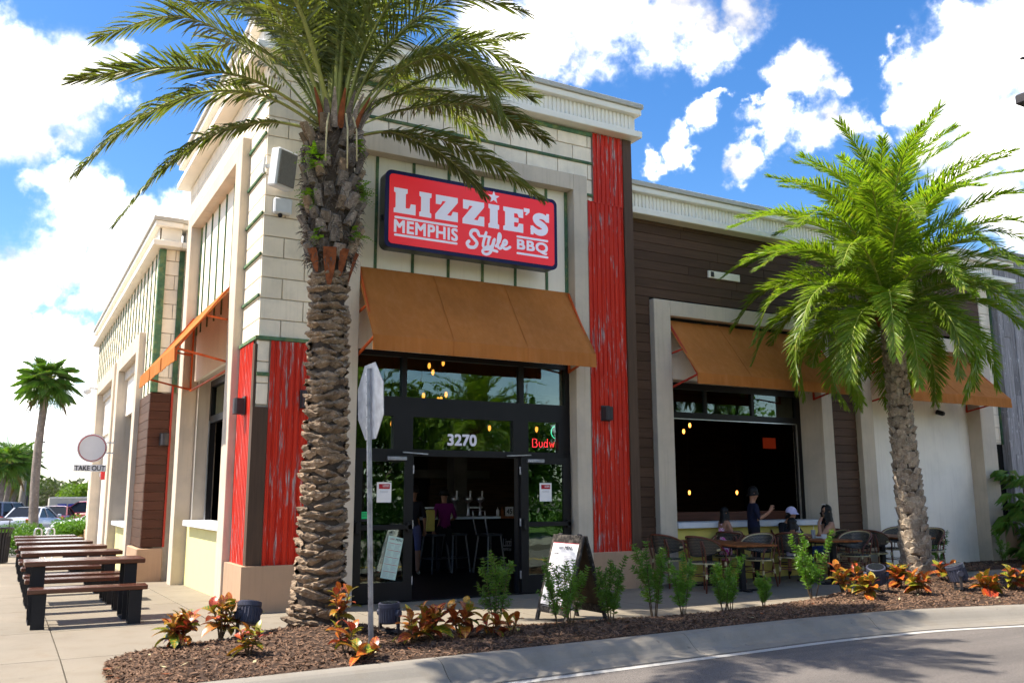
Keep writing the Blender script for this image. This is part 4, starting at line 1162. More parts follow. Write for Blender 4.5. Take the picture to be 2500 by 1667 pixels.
# slab S
m = MB(); q = smooth_pts([(.90, .70), (.72, .83), (.45, .85), (.26, .73), (.36, .58), (.60, .48), (.77, .34), (.68, .18), (.42, .13), (.18, .22), (.04, .32)], 6)
wf = [.22 + .08 * math.sin(math.pi * i / (len(q) - 1)) for i in range(len(q))]; k = len(q); vs = []
for i in range(k):
    t = (q[min(i + 1, k - 1)] - q[max(i - 1, 0)]).normalized(); nn = Vector((-t.y, t.x, 0)) * wf[i] / 2
    for s in (nn, -nn): vs.append(((q[i] + s).x * .36, -.0055 - .00004 * i, (q[i] + s).y * zh))
m.add(vs, [(2 * i, 2 * i + 1, 2 * i + 3, 2 * i + 2) for i in range(k - 1)]); 
for (x0, x1, z0, z1) in ((.82, .97, .62, 1.0), (.0, .15, 0., .38)): m.add([(x0 * .36, -.0105, z0 * zh), (x1 * .36, -.0105, z0 * zh), (x1 * .36, -.0105, z1 * zh), (x0 * .36, -.0105, z1 * zh)], [(0, 1, 2, 3)])
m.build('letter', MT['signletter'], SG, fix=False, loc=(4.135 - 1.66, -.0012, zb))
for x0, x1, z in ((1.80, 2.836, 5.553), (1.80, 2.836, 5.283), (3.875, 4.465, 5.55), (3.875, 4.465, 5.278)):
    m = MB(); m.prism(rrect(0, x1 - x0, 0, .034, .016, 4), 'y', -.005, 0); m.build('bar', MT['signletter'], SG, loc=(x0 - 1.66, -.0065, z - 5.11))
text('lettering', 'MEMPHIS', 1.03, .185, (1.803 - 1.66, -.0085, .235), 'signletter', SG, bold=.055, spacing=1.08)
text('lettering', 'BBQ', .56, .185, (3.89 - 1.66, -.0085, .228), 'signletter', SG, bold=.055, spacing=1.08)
m = MB(); W = .046
S0 = lambda x, z: (x - 1.66, z - 5.11)
stroke(m, [S0(3.20, 5.50), S0(3.17, 5.555), S0(3.09, 5.55), S0(3.06, 5.48), S0(3.12, 5.42), S0(3.17, 5.36), S0(3.13, 5.29), S0(3.04, 5.28), S0(3.0, 5.33), S0(3.03, 5.37)], W + .008, -.0075)
stroke(m, [S0(3.33, 5.55), S0(3.29, 5.42), S0(3.275, 5.33), S0(3.31, 5.30), S0(3.35, 5.33)], W, -.0095)
stroke(m, [S0(3.21, 5.475), S0(3.29, 5.485), S0(3.40, 5.485)], W * .8, -.0115)
stroke(m, [S0(3.38, 5.455), S0(3.36, 5.37), S0(3.38, 5.325), S0(3.43, 5.35), S0(3.46, 5.44)], W, -.0135)
stroke(m, [S0(3.475, 5.46), S0(3.45, 5.36), S0(3.40, 5.24), S0(3.33, 5.20), S0(3.27, 5.22), S0(3.28, 5.265), S0(3.38, 5.285), S0(3.52, 5.27)], W, -.0155)
stroke(m, [S0(3.50, 5.35), S0(3.56, 5.44), S0(3.58, 5.53), S0(3.555, 5.56), S0(3.535, 5.45), S0(3.535, 5.35), S0(3.57, 5.325), S0(3.61, 5.35)], W, -.0175)
stroke(m, [S0(3.60, 5.37), S0(3.67, 5.40), S0(3.69, 5.45), S0(3.65, 5.465), S0(3.62, 5.40), S0(3.63, 5.345), S0(3.68, 5.33), S0(3.75, 5.37)], W, -.0195)
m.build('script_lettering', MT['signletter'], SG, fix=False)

# door number and bar neon, door papers
num = thing('door_number', 'white number 3270 on the glass above the doors', 'lettering', (2.99, .146, 2.28))
text('digits', '3270', .49, .165, (0, 0, 0), 'signwhite', num, bold=.06)
ne = thing('neon_sign', 'red neon beer sign lit behind the right transom glass', 'neon sign', (4.62, .34, 2.30)); ne.scale = (1.15, 1, 1.15)
m = MB()
def neon(pts, r=.0035): m.tube([(p[0], 0, p[1]) for p in pts], r, 5)
def arc(cx, cz, rx, rz, a0, a1, n=9): return [(cx + rx * math.cos(math.radians(a0 + (a1 - a0) * i / n)), cz + rz * math.sin(math.radians(a0 + (a1 - a0) * i / n))) for i in range(n + 1)]
neon([(0, 0), (0, .115), (.045, .115)] + arc(.045, .088, .025, .027, 90, -90) + arc(.048, .031, .03, .031, 90, -90) + [(0, 0)])
neon([(.11, .075), (.11, .03)] + arc(.135, .025, .025, .025, 180, 360) + [(.16, .075)])
neon(arc(.22, .037, .028, .037, 0, 360)); neon([(.249, .12), (.249, 0)])
neon([(.285, .075), (.305, 0), (.325, .06), (.345, 0), (.365, .075)]); neon([(.395, .042), (.445, .042)] + arc(.42, .038, .026, .037, 10, 320))
m.build('tube', MT['neonred'], ne)
m = MB(); m.tube([(p[0], 0, p[1]) for p in arc(.40, .22, .085, .09, 100, 260)], .005, 5); m.build('tube', MT['neongreen'], ne)
m = MB(); m.box(-.02, .5, .02, .03, -.01, 0); m.build('rail', MT['blacks'], ne)

def poster(name, label, x, z, w, h, y, mat='paper', tilt=0., header=True):
    t = thing(name, label, 'poster', (x, y, z)); t.rotation_euler = (0, tilt, 0)
    m = MB(); m.box(0, w, 0, .002, 0, h); m.build('sheet', MT[mat], t)
    return t
for x, lab in ((1.82, 'white notice with red header taped on the left door glass'), (4.58, 'white notice with red header taped on the right door glass')):
    t = poster('door_notice', lab, x, 1.42, .225, .29, .062)
    part('header', MT['inkred'], [(.03, .20, -.0015, 0, .195, .265)], t)
    text('lettering', "LIZZIE'S", .095, .03, (.092, -.002, .222), 'paper', t, bold=.02)
    for k in range(3): part('print_line', MT['inkgrey'], [(.05, .175, -.001, 0, .165 - .012 * k, .168 - .012 * k)], t)
t = poster('green_sticker', 'small green sticker above the push bar of the left door', 1.585, 1.19, .13, .10, .062, 'stickergreen')
for k in range(3): part('print_line', MT['inkdark'], [(.02, .11, -.001, 0, .075 - .02 * k, .08 - .02 * k)], t)
part('black_strip', MT['inkdark'], [(.005, .125, -.001, .001, -.035, -.004)], t)
t = poster('door_menu', 'tall pale green menu taped slanting low on the left door', 1.90, .36, .235, .60, .060, 'papergreen', .20)
text('lettering', 'MENU', .10, .035, (.12, -.001, .545), 'inkdark', t, bold=.02); text('lettering', "LIZZIE'S", .07, .02, (.03, -.001, .552), 'inkred', t, bold=.02)
rs = random.Random(2)
for k in range(5):
    z = .50 - .10 * k; part('print_line', MT['inkred'], [(.015, .22, -.001, 0, z, z + .006)], t)
    for c in (.018, .125):
        for i in range(5): part('print_line', MT['inkgrey'], [(c, c + rs.uniform(.05, .09), -.001, 0, z - .02 - .014 * i, z - .016 - .014 * i)], t)

# ------------------------------------------------------------------ wall lamps, loudspeaker, cameras
def sconce(label, loc, plane):
    rz = 0 if plane == 'y' else -math.pi / 2
    t = thing('wall_lamp', label, 'wall lamp', loc, rz, 'square dark wall lamps')
    part('back_plate', MT['bronze'], [(-.09, .09, -.02, 0, 0, .26)], t, b=.004)
    m = MB(); m.prism([(-.075, -.02), (.075, -.02), (.075, -.12), (.05, -.15), (0, -.16), (-.05, -.15), (-.075, -.12)], 'z', .01, .23); m.build('shade', MT['bronze'], t)
    return t
sconce('dark wall lamp on the red sheet right of the doors', (5.82, -.045, 2.74), 'y')
sconce('dark wall lamp on the front red sheet, half behind the trunk', (.70, -.037, 2.72), 'y')
sconce('dark wall lamp on the orange lit sheet of the side wall', (-.037, .45, 2.64), 'x')
sconce('dark wall lamp on the red brown planks of the left wing', (-.22, 6.46, 2.5), 'y')
sp = thing('loudspeaker', 'grey outdoor loudspeaker tilted on the block wall beside the palm', 'loudspeaker', (.22, -.28, 5.80), .35)
sp.rotation_euler = (.12, 0, .5)
part('case', MT['whiteplastic'], [(-.17, .19, .02, .20, 0, .55)], sp, b=.02)
part('grille', MT['speakergrille'], [(-.145, .165, .0, .02, .03, .52)], sp, b=.01)
m = MB(); m.bar((0, .2, .35), (-.12, .33, .30), .05); m.bar((-.18, .3, .18), (-.18, .3, .42), .035); m.build('bracket', MT['whiteplastic'], sp)
ap = thing('antenna_box', 'white plastic box below the loudspeaker', 'wall box', (.12, -.001, 5.48))
part('case', MT['whiteplastic'], [(0, .26, -.10, 0, 0, .23)], ap, b=.02)
m = MB(); m.sphere((.1, -.06, -.02), .035); m.build('lens_dome', MT['blacks'], ap)
sc_ = thing('security_camera', 'black security camera under the far right awning', 'camera', (15.4, .53, 3.38))
m = MB(); m.tube([(0, 0, .12), (0, -.05, .10), (0, -.08, 0)], .02, 8); m.build('arm', MT['whiteplastic'], sc_)
m = MB(); m.tube([(-.02, -.02, -.03), (.0, -.16, -.08)], .055, 12); m.tube([(.0, -.165, -.081), (.002, -.185, -.086)], .04, 12); m.build('body', MT['blacks'], sc_)
dc = thing('dome_camera', 'white dome camera on the far left stucco bay', 'camera', (-.63, 17.9, 4.72))
m = MB(); m.tube([(0, 0, .1), (-.28, -.1, .1)], .03, 8); m.build('arm', MT['whiteplastic'], dc)
m = MB(); m.sphere((-.30, -.1, .0), .12, 12, 8, (1, 1, .9)); m.build('housing', MT['whiteplastic'], dc)
fa = thing('fire_alarm', 'red fire alarm box on the far white wall bay', 'alarm', (-.38, 16.0, 2.0))
part('case', MT['redplastic'], [(-.14, 0, -.12, .12, 0, .26)], fa, b=.02); part('lens', MT['whiteplastic'], [(-.17, -.14, -.04, .04, .08, .18)], fa, b=.01)

# hanging take-out sign (its mascot drawing is left out)
ts = thing('takeout_sign', 'white projecting TAKE OUT sign beyond the brown planks', 'sign', (-.66, 11.6, 2.12))
m = MB(); m.prism([(-.46 + .335 * math.cos(a * math.pi / 16), .56 + .345 * math.sin(a * math.pi / 16)) for a in range(32)], 'y', -.02, .02); m.build('disc', MT['paper'], ts)
m = MB(); m.tube([(-.46 + .30 * math.cos(a * math.pi / 16), -.024, .56 + .31 * math.sin(a * math.pi / 16)) for a in range(33)], .010, 5); m.build('ring', MT['inkred'], ts)
part('name_board', MT['paper'], [(-.84, -.12, -.021, .021, 0, .16)], ts, b=.004)
text('lettering', 'TAKE OUT', .66, .115, (-.81, -.0225, .022), 'inkdark', ts, bold=.03)
m = MB(); m.bar((-.15, 0, .70), (.03, 0, .70), .03); m.bar((-.15, 0, .45), (.03, 0, .45), .03); m.build('bracket', MT['whiteplastic'], ts)

# ------------------------------------------------------------------ street sign post seen from behind
sp2 = thing('sign_post', 'bare metal back of an octagonal street sign on a steel post', 'street sign', (.39, -3.64, .03))
m = MB(); px = .035
m.prism([(-px, .012), (-px, -.004), (-.018, -.004), (-.014, -.026), (.014, -.026), (.018, -.004), (px, -.004), (px, .012), (.016, .012), (.012, -.018), (-.012, -.018), (-.016, .012)], 'z', -.05, 2.78)
m.build('post', MT['galv'], sp2)
for k in range(44):
    if k % 2 == 0:
        m = MB(); z = .12 + k * .06; m.tube([(0, -.0265, z), (0, -.0285, z)], .0055, 6); m.build('bolt_hole', MT['inkdark'], sp2)
m = MB(); R = .42
# the plate faces along the street, so only its bare back shows
m.prism([(R * math.cos(math.radians(22.5 + 45 * i)), R * math.sin(math.radians(22.5 + 45 * i)) + 2.44) for i in range(8)], 'y', .012, .018)
m.build('sign_plate', MT['galv'], sp2)
m = MB()
for z in (2.17, 2.72): m.tube([(0, -.034, z), (0, .02, z)], .012, 8)
m.build('bolts', MT['steel'], sp2)
sp2.rotation_euler = (math.radians(2), 0, math.radians(-91))

# ------------------------------------------------------------------ palms
def curve_pts(ctrl, n):
    P = np.array(ctrl, float)
    if len(P) == 3:
        t = np.linspace(0, 1, n)[:, None]; return (1 - t) ** 2 * P[0] + 2 * t * (1 - t) * P[1] + t * t * P[2]
    out = []; k = len(P)
    per = n // (k - 1) + 1
    for i in range(k - 1):
        p0, p1, p2, p3 = P[max(i - 1, 0)], P[i], P[i + 1], P[min(i + 2, k - 1)]
        for t in np.linspace(0, 1, per, endpoint=(i == k - 2)):
            out.append(.5 * (2 * p1 + (-p0 + p2) * t + (2 * p0 - 5 * p1 + 4 * p2 - p3) * t * t + (-p0 + 3 * p1 - 3 * p2 + p3) * t ** 3))
    return np.array(out)

def frond_mesh(name, ctrl, mats, rg, leaf=.42, wid=.026, pairs=110, start=.2, r0=.028, droop=.35, vee=.5, hang=0., tipn=.35):
    """pinnate frond: tapered rachis plus folded leaflets, ctrl in the palm's own coordinates"""
    C = curve_pts(ctrl, 48); n = len(C)
    T = np.gradient(C, axis=0); T /= np.linalg.norm(T, axis=1)[:, None]
    up = np.array([0, 0, 1.]); S = np.cross(T, up); sl = np.linalg.norm(S, axis=1)[:, None]
    S = np.where(sl > .12, S / np.maximum(sl, 1e-6), S * 0)
    # keep the side vector steady on nearly vertical fronds
    ref = S[np.argmax(sl)]; S = np.where(sl > .12, S, ref); S = np.where((S @ ref)[:, None] < 0, -S, S); N = np.cross(S, T)
    V = []; F4 = []; F3 = []
    # rachis: triangular section
    for i in range(n):
        r = r0 * (1 - .86 * i / (n - 1)) ** .9
        wide = 1 + 1.6 * max(0, 1 - i / (n * .10))
        V += [C[i] + S[i] * r * wide, C[i] - S[i] * r * wide, C[i] + N[i] * r * .9, ]
    for i in range(n - 1):
        for j in range(3):
            a, b = i * 3 + j, i * 3 + (j + 1) % 3; F4.append((a, b, b + 3, a + 3))
    nr = len(F4)
    V = np.array(V)
    # leaflets, vectorised
    t = start + (1 - start) * (np.arange(pairs) + rg.uniform(-.3, .3, pairs)) / pairs
    t = np.clip(np.repeat(t, 2), 0, .999); side = np.tile([1., -1.], pairs)
    idx = t * (n - 1); i0 = idx.astype(int); fr = (idx - i0)[:, None]
    def L(A): return A[i0] * (1 - fr) + A[np.minimum(i0 + 1, n - 1)] * fr
    p, tt, s, nn = L(C), L(T), L(S), L(N)
    u = (t - start) / (1 - start)
    prof = np.clip(np.minimum(.35 + u * 2.6, 1.), 0, 1) * (1 - (1 - tipn) * np.clip((u - .55) / .45, 0, 1))
    ln = leaf * prof * rg.uniform(.82, 1.12, len(t))
    ang = np.radians(66 - 42 * u + rg.normal(0, 6, len(t)))
    lift = vee * rg.uniform(.4, 1.3, len(t)) * np.where(rg.random(len(t)) < .5, 1., .35)
    d = tt * np.cos(ang)[:, None] + s * (side * np.sin(ang))[:, None] + nn * (lift * .55)[:, None]
    d /= np.linalg.norm(d, axis=1)[:, None]
    g = np.array([0, 0, -1.])
    d2 = d + g * (droop * rg.uniform(.5, 1.5, len(t)))[:, None]; d2 /= np.linalg.norm(d2, axis=1)[:, None]
    d3 = d2 + g * (droop * rg.uniform(.6, 1.6, len(t)) + hang)[:, None]; d3 /= np.linalg.norm(d3, axis=1)[:, None]
    w = np.cross(d, nn); w /= np.maximum(np.linalg.norm(w, axis=1)[:, None], 1e-6)
    tw = rg.normal(0, .5, len(t)); w = w * np.cos(tw)[:, None] + np.cross(d, w) * np.sin(tw)[:, None]
    W = (wid * (.55 + .45 * prof))[:, None]
    a = p; b = p + d * (ln * .35)[:, None]; c = b + d2 * (ln * .38)[:, None]; e = c + d3 * (ln * .27)[:, None]
    LV = np.stack([a - w * W * .25, a + w * W * .25, b - w * W * .5, b + w * W * .5, c - w * W * .40, c + w * W * .40, e], 1)
    base = len(V); o = base + np.arange(len(t))[:, None] * 7
    Q = np.concatenate([o + np.array([0, 1, 3, 2]), o + np.array([2, 3, 5, 4])]); TR = o + np.array([4, 5, 6])
    Vall = np.concatenate([V, LV.reshape(-1, 3)])
    me = bpy.data.meshes.new(name)
    F4 = np.concatenate([np.array(F4), Q]); nl = F4.size + TR.size
    me.vertices.add(len(Vall)); me.vertices.foreach_set('co', Vall.astype(np.float32).ravel())
    me.loops.add(nl); me.loops.foreach_set('vertex_index', np.concatenate([F4.ravel(), TR.ravel()]).astype(np.int32))
    ls = np.concatenate([np.arange(0, F4.size, 4), F4.size + np.arange(0, TR.size, 3)]).astype(np.int32)
    lt = np.concatenate([np.full(len(F4), 4), np.full(len(TR), 3)]).astype(np.int32)
    me.polygons.add(len(ls)); me.polygons.foreach_set('loop_start', ls); me.polygons.foreach_set('loop_total', lt)
    me.materials.append(mats[0]); me.materials.append(mats[1])
    mi = np.ones(len(ls), np.int32); mi[:nr] = 0; me.polygons.foreach_set('material_index', mi)
    me.update(); me.validate()
    return me

def boot_mesh(kind, seed):
    rs = random.Random(seed); m = MB()
    if kind == 'lip':          # worn leaf-base scar: an eye-shaped lip jutting from the trunk, shelf on top; x tangential, y outwards, z up
        n = 8; R4 = [[], [], [], []]
        for i in range(n + 1):
            t = -1 + 2 * i / n; c = max(0., 1 - abs(t) ** 1.25); u = lambda a: rs.uniform(-a, a)
            R4[0].append((t * .5, -.03, .34 * c + .16 + u(.04)))
            R4[1].append((t * .5 + u(.02), .05 + .26 * c + u(.06), .34 * c + .06 + u(.08)))
            R4[2].append((t * .5 + u(.02), .04 + .25 * c + u(.05), .10 * c - .02 + u(.07)))
            R4[3].append((t * .46, -.03 + .05 * c, -.42 * c - .10 + u(.05)))
        k = n + 1; m.add([p for r in R4 for p in r], [(q * k + i, q * k + i + 1, (q + 1) * k + i + 1, (q + 1) * k + i) for q in range(3) for i in range(n)])
    elif kind == 'stub':       # sawn petiole base pointing up and out
        w0, w1 = .5, .36; d = .30
        p = [(-w0, 0, 0), (w0, 0, 0), (w0 * .9, .22, .05), (0, .34, .02), (-w0 * .9, .22, .05)]
        q = [(-w1, .30, .95), (w1, .30, 1.0 + rs.uniform(-.1, .1)), (w1 * .85, .52, .95), (0, .62, .9), (-w1 * .85, .52, .92)]
        m.add(p + q, [(0, 5, 6, 1), (1, 6, 7, 2), (2, 7, 8, 3), (3, 8, 9, 4), (4, 9, 5, 0), (5, 9, 8, 7, 6), (0, 1, 2, 3, 4)])
    else:                      # pale shield scar of the second palm
        p = [(-.5, 0, -.45), (.5, 0, -.45), (.52, .02, .1), (.30, .10, .5), (-.30, .10, .5), (-.52, .02, .1)]
        q = [(-.30, .16, -.30), (.30, .16, -.30), (.36, .26, .10), (.20, .34, .42), (-.20, .34, .42), (-.36, .26, .10)]
        q = [(a + rs.uniform(-.04, .04), b + rs.uniform(-.05, .05), c + rs.uniform(-.04, .04)) for a, b, c in q]
        m.add(p + q, [(i, (i + 1) % 6, 6 + (i + 1) % 6, 6 + i) for i in range(6)] + [(6, 7, 8, 9, 10, 11)])
    return m

def boots(trunk, path, radius, kind, rows, per, size, mats, limit=300, tilt=0., jit=.15, twist=.5, seed=1, wild=.1):
    """scars in staggered rows round the trunk; the ones past the limit are joined into one stuff part"""
    rs = random.Random(seed); var = [boot_mesh(kind, 50 + i) for i in range(5)]
    me = [[v.mesh('boot', mt) for v in var] for mt in mats]; items = []
    for r in range(rows):
        s = (r + .5) / rows; c = path(s); R = radius(s); k = per(s)
        for j in range(k):
            a = 2 * math.pi * (j + (r % 2) * twist + rs.uniform(-jit, jit)) / k
            sz = size(s); items.append((c + Vector((math.cos(a) * R, math.sin(a) * R, rs.uniform(-.035, .035))), a, (sz[0] * rs.uniform(.75, 1.3), sz[1] * rs.uniform(.7, 1.35), sz[2] * rs.uniform(.75, 1.3)), s))
    wp = trunk.parent.matrix_basis.translation if trunk.parent else Vector((0, 0, 0))
    items.sort(key=lambda q: (q[0] + wp - CAM).length)
    rest = MB()
    for i, (p, a, sz, s) in enumerate(items):
        rot = Matrix.Rotation(a - math.pi / 2, 4, 'Z') @ Matrix.Rotation(rs.uniform(-.22, .22), 4, 'Y') @ Matrix.Rotation(tilt + rs.uniform(-wild, wild), 4, 'X')
        mat = Matrix.Translation(p) @ rot @ Matrix.Diagonal((*sz, 1))
        v = rs.randrange(5)
        if i < limit:
            o = link('boot', me[rs.randrange(len(mats))][v], trunk); o.matrix_local = mat
        else: rest.add([mat @ Vector(q) for q in var[v].v], var[v].f)
    if rest.v:
        o = rest.build('far_side_boots', mats[0], trunk, fix=False); o['kind'] = 'stuff'

# --- the big date palm in front of the corner
P1 = thing('date_palm', 'tall date palm with shaggy dark boots in front of the building corner', 'palm tree', (.19, -2.55, .06))
path1 = lambda z: Vector((.0 + .02 * math.sin(z * .9) - .04 * max(0, 1 - z), 0, z))
def rad1(z): return float(np.interp(z, [0, .25, .6, 1.5, 3.0, 3.9, 4.15, 4.4, 5.0, 5.6, 5.75], [.31, .27, .235, .22, .195, .18, .21, .25, .275, .26, .20]))
m = MB(); zs = np.linspace(-.12, 5.72, 60); m.tube([path1(z) for z in zs], [rad1(max(0, z)) * .97 for z in zs], 20); tr1 = m.build('trunk', MT['core'], P1, smooth=True)
boots(tr1, lambda s: path1(.08 + 3.92 * s), lambda s: rad1(.08 + 3.92 * s) * .96, 'lip', 44, lambda s: 7, lambda s: (.30 - .06 * s, .21, .095), [MT['bark1']], 205, jit=.28, seed=4)
boots(tr1, lambda s: path1(4.1 + 1.55 * s), lambda s: rad1(4.1 + 1.55 * s) * .93, 'stub', 12, lambda s: 8, lambda s: (.14, .20, .18), [MT['boot1'], MT['boot1'], MT['bark1']], 95, tilt=-.1, jit=.5, seed=6, wild=.3)
# brown sheaths hanging under the boots, fibres and roots
for a, w, l in ((-1.9, .15, .42), (-1.35, .11, .30), (-2.6, .13, .26), (-.6, .13, .34)):
    m = MB(); c, s = math.cos(a), math.sin(a)
    for k in range(6):
        z = 4.22 - l * k / 5; r = .32 - .10 * (k / 5) ** .8; ww = w * (1 - .75 * (k / 5) ** 2)
        m.add([(c * r - s * ww * q, s * r + c * ww * q, z) for q in (-.5, 0, .5)], [])
    m.f = [(3 * k + j, 3 * k + j + 1, 3 * k + j + 4, 3 * k + j + 3) for k in range(5) for j in range(2)]; m.m = [0] * len(m.f)
    m.build('sheath', MT['rust'], tr1, fix=False)
rg = np.random.default_rng(8); nf = 1300
a = rg.uniform(0, 2 * np.pi, nf); z = rg.uniform(4.05, 5.72, nf); R = np.array([rad1(q) for q in z]) + .03
dirz = rg.uniform(-1.1, .5, nf); az = a + rg.normal(0, 1.0, nf); ll = rg.uniform(.05, .12, nf)
p0 = np.stack([np.cos(a) * R, np.sin(a) * R, z], 1); dd = np.stack([np.cos(az) * .7, np.sin(az) * .7, dirz], 1); dd /= np.linalg.norm(dd, axis=1)[:, None]
p1 = p0 + dd * ll[:, None] * .5 + np.stack([np.cos(a), np.sin(a), a * 0], 1) * .03; p2 = p1 + (dd + np.array([0, 0, -.8])) * ll[:, None] * .5
wv = np.cross(dd, np.stack([np.cos(a), np.sin(a), a * 0], 1)); wv = wv / np.maximum(np.linalg.norm(wv, axis=1)[:, None], .01) * .0055
V = np.stack([p0 - wv, p0 + wv, p1 - wv, p1 + wv, p2 - wv * .3, p2 + wv * .3], 1).reshape(-1, 3); o = np.arange(nf)[:, None] * 6
F = np.concatenate([o + [0, 1, 3, 2], o + [2, 3, 5, 4]])
fo = link('fibre', np_mesh('fibre', V, F, MT['fibre']), P1); fo['kind'] = 'stuff'
# pale hanging flower stalks
for aa, l in ((-2.1, .55), (-1.5, .62), (-1.2, .5)):
    m = MB(); c, s = math.cos(aa), math.sin(aa)
    m.tube([(c * .20, s * .20, 5.75), (c * .33, s * .33, 5.82), (c * .40, s * .40, 5.62), (c * .42, s * .42, 5.75 - l)], [.012, .013, .011, .008], 6); m.build('dry_stalk', MT['galv'] if False else MT['binding'], P1, smooth=True)
# small ferns growing on the boots
rs = random.Random(4)
for aa, z, k, sz in ((-2.45, 5.25, 26, .24), (-2.75, 4.78, 20, .22), (-.75, 4.95, 24, .25), (-.95, 5.45, 9, .14), (-.75, 4.45, 12, .15), (-2.3, 4.35, 8, .12)):
    m = MB(); c0 = Vector((math.cos(aa) * .31, math.sin(aa) * .31, z))
    for i in range(k):
        b = aa + rs.uniform(-1.1, 1.1); d = Vector((math.cos(b), math.sin(b), rs.uniform(-.3, .7))).normalized(); p = c0 + Vector((rs.uniform(-.06, .06), rs.uniform(-.06, .06), rs.uniform(-.1, .1)))
        s = d.cross(Vector((0, 0, 1))).normalized(); L = sz * rs.uniform(.6, 1.1)
        for q in range(7):
            t = q / 7; pp = p + d * L * t + Vector((0, 0, -.10 * t * t)) ; ww = .035 * (1 - t * .8)
            for sg in (-1, 1): m.add([pp, pp + s * sg * ww + d * .010, pp + s * sg * ww * .8 + d * .028, pp + d * .016], [(0, 1, 2, 3)])
    m.build('fern', MT['fern'], P1, fix=False)['kind'] = 'stuff'
rg = np.random.default_rng(3)
mats1 = (MT['rachis1'], MT['frond1'])
# fronds that show against sky and wall: control points in the palm's coordinates (x, y, z)
B = np.array([0, 0, 5.72])
def add_frond1(pts, **kw):
    P1o = link('frond', frond_mesh('frond', [np.array(p, float) for p in pts], mats1, rg, **kw), P1); return P1o
SP = dict(leaf=.56, wid=.027, pairs=130, droop=.10, vee=.4, r0=.033)
add_frond1([(-.12, -.1, 5.72), (-.95, -.30, 5.98), (-1.75, -.45, 5.90), (-2.35, -.55, 5.68), (-2.80, -.58, 5.46)], **SP)
add_frond1([(-.14, .0, 5.72), (-.85, .0, 5.98), (-1.60, .0, 5.83), (-2.25, .0, 5.32), (-2.70, .0, 4.72)], **{**SP, 'droop': .35})
add_frond1([(-.20, -.05, 5.66), (-.75, .15, 5.74), (-1.35, .25, 5.50), (-1.85, .3, 5.0), (-2.28, .3, 4.32)], **{**SP, 'droop': .42, 'leaf': .38})
add_frond1([(-.10, -.2, 5.75), (-.75, -.9, 6.7), (-1.5, -1.35, 6.95), (-2.2, -1.6, 6.75)], **SP)
add_frond1([(.20, .0, 5.68), (.80, .05, 5.90), (1.55, .05, 5.92), (2.25, .05, 5.70), (2.92, .05, 5.38)], **{**SP, 'droop': .3, 'leaf': .42})
add_frond1([(.18, -.0, 5.66), (.70, -.05, 5.84), (1.28, -.10, 5.70), (1.68, -.12, 5.46), (1.95, -.12, 5.22)], **{**SP, 'droop': .38, 'leaf': .34})
add_frond1([(.14, .1, 5.75), (.95, .35, 6.60), (1.75, .5, 7.05), (2.45, .5, 7.12), (3.0, .4, 7.0)], **SP)
add_frond1([(.16, .0, 5.75), (.9, .2, 6.25), (1.9, .3, 6.62), (2.6, .3, 6.55), (3.1, .25, 6.35)], **{**SP, 'droop': .3})
add_frond1([(.15, -.15, 5.72), (.60, -.45, 6.42), (1.15, -.6, 6.72), (1.65, -.65, 6.52), (1.90, -.7, 5.98)], **{**SP, 'droop': .55, 'hang': .3})
add_frond1([(.12, .0, 5.78), (.80, .1, 6.75), (1.7, .15, 7.35), (2.7, .2, 7.75)], **SP)
add_frond1([(-.05, .1, 5.78), (-.55, .5, 6.9), (-1.3, .8, 7.7), (-2.3, .9, 7.9)], **SP)
k = 0
for i in range(26):                                  # the rest of the crown, spiralling up to the spear leaves
    az = i * 2.39996 + .4; e = math.radians(46 + 40 * (i / 25) ** .9); L = rg.uniform(2.7, 3.3)
    if -2.3 < ((az + math.pi) % (2 * math.pi) - math.pi) < -.9 and i < 14: e += .35
    c, s = math.cos(az), math.sin(az); H = np.array([c, s, 0]); Z = np.array([0, 0, 1.])
    b = B + H * .13 + Z * (.02 + .004 * i)
    p1 = b + (H * math.cos(e) + Z * math.sin(e)) * L * .34
    e2 = e - .45 * rg.uniform(.6, 1.2); p2 = p1 + (H * math.cos(e2) + Z * math.sin(e2)) * L * .36
    e3 = e2 - .75 * rg.uniform(.7, 1.2); p3 = p2 + (H * math.cos(e3) + Z * math.sin(e3)) * L * .32
    add_frond1([b, p1, p2, p3], **{**SP, 'start': .24, 'droop': rg.uniform(.1, .3), 'pairs': 95, 'wid': .024})
for i in range(6):                                   # young upright spears and a clump of dry ones
    az = i * 1.1; H = np.array([math.cos(az), math.sin(az), 0]); b = B + H * .05
    add_frond1([b, b + H * .05 + [0, 0, .7], b + H * .18 + [0, 0, 1.5]], leaf=.26, wid=.02, pairs=45, start=.35, droop=.05, vee=.1)
for i in range(9):
    az = -2.4 + i * .25; H = np.array([math.cos(az), math.sin(az), 0]); b = B + H * .26 - [0, 0, .05]
    m = MB(); m.tube([b, b + H * .10 + [0, 0, .22], b + H * .22 + [0, 0, .40]], [.05, .035, .012], 5, squash=.4); m.build('cut_petiole', MT['rust'] if i % 3 == 0 else MT['boot1'], P1)

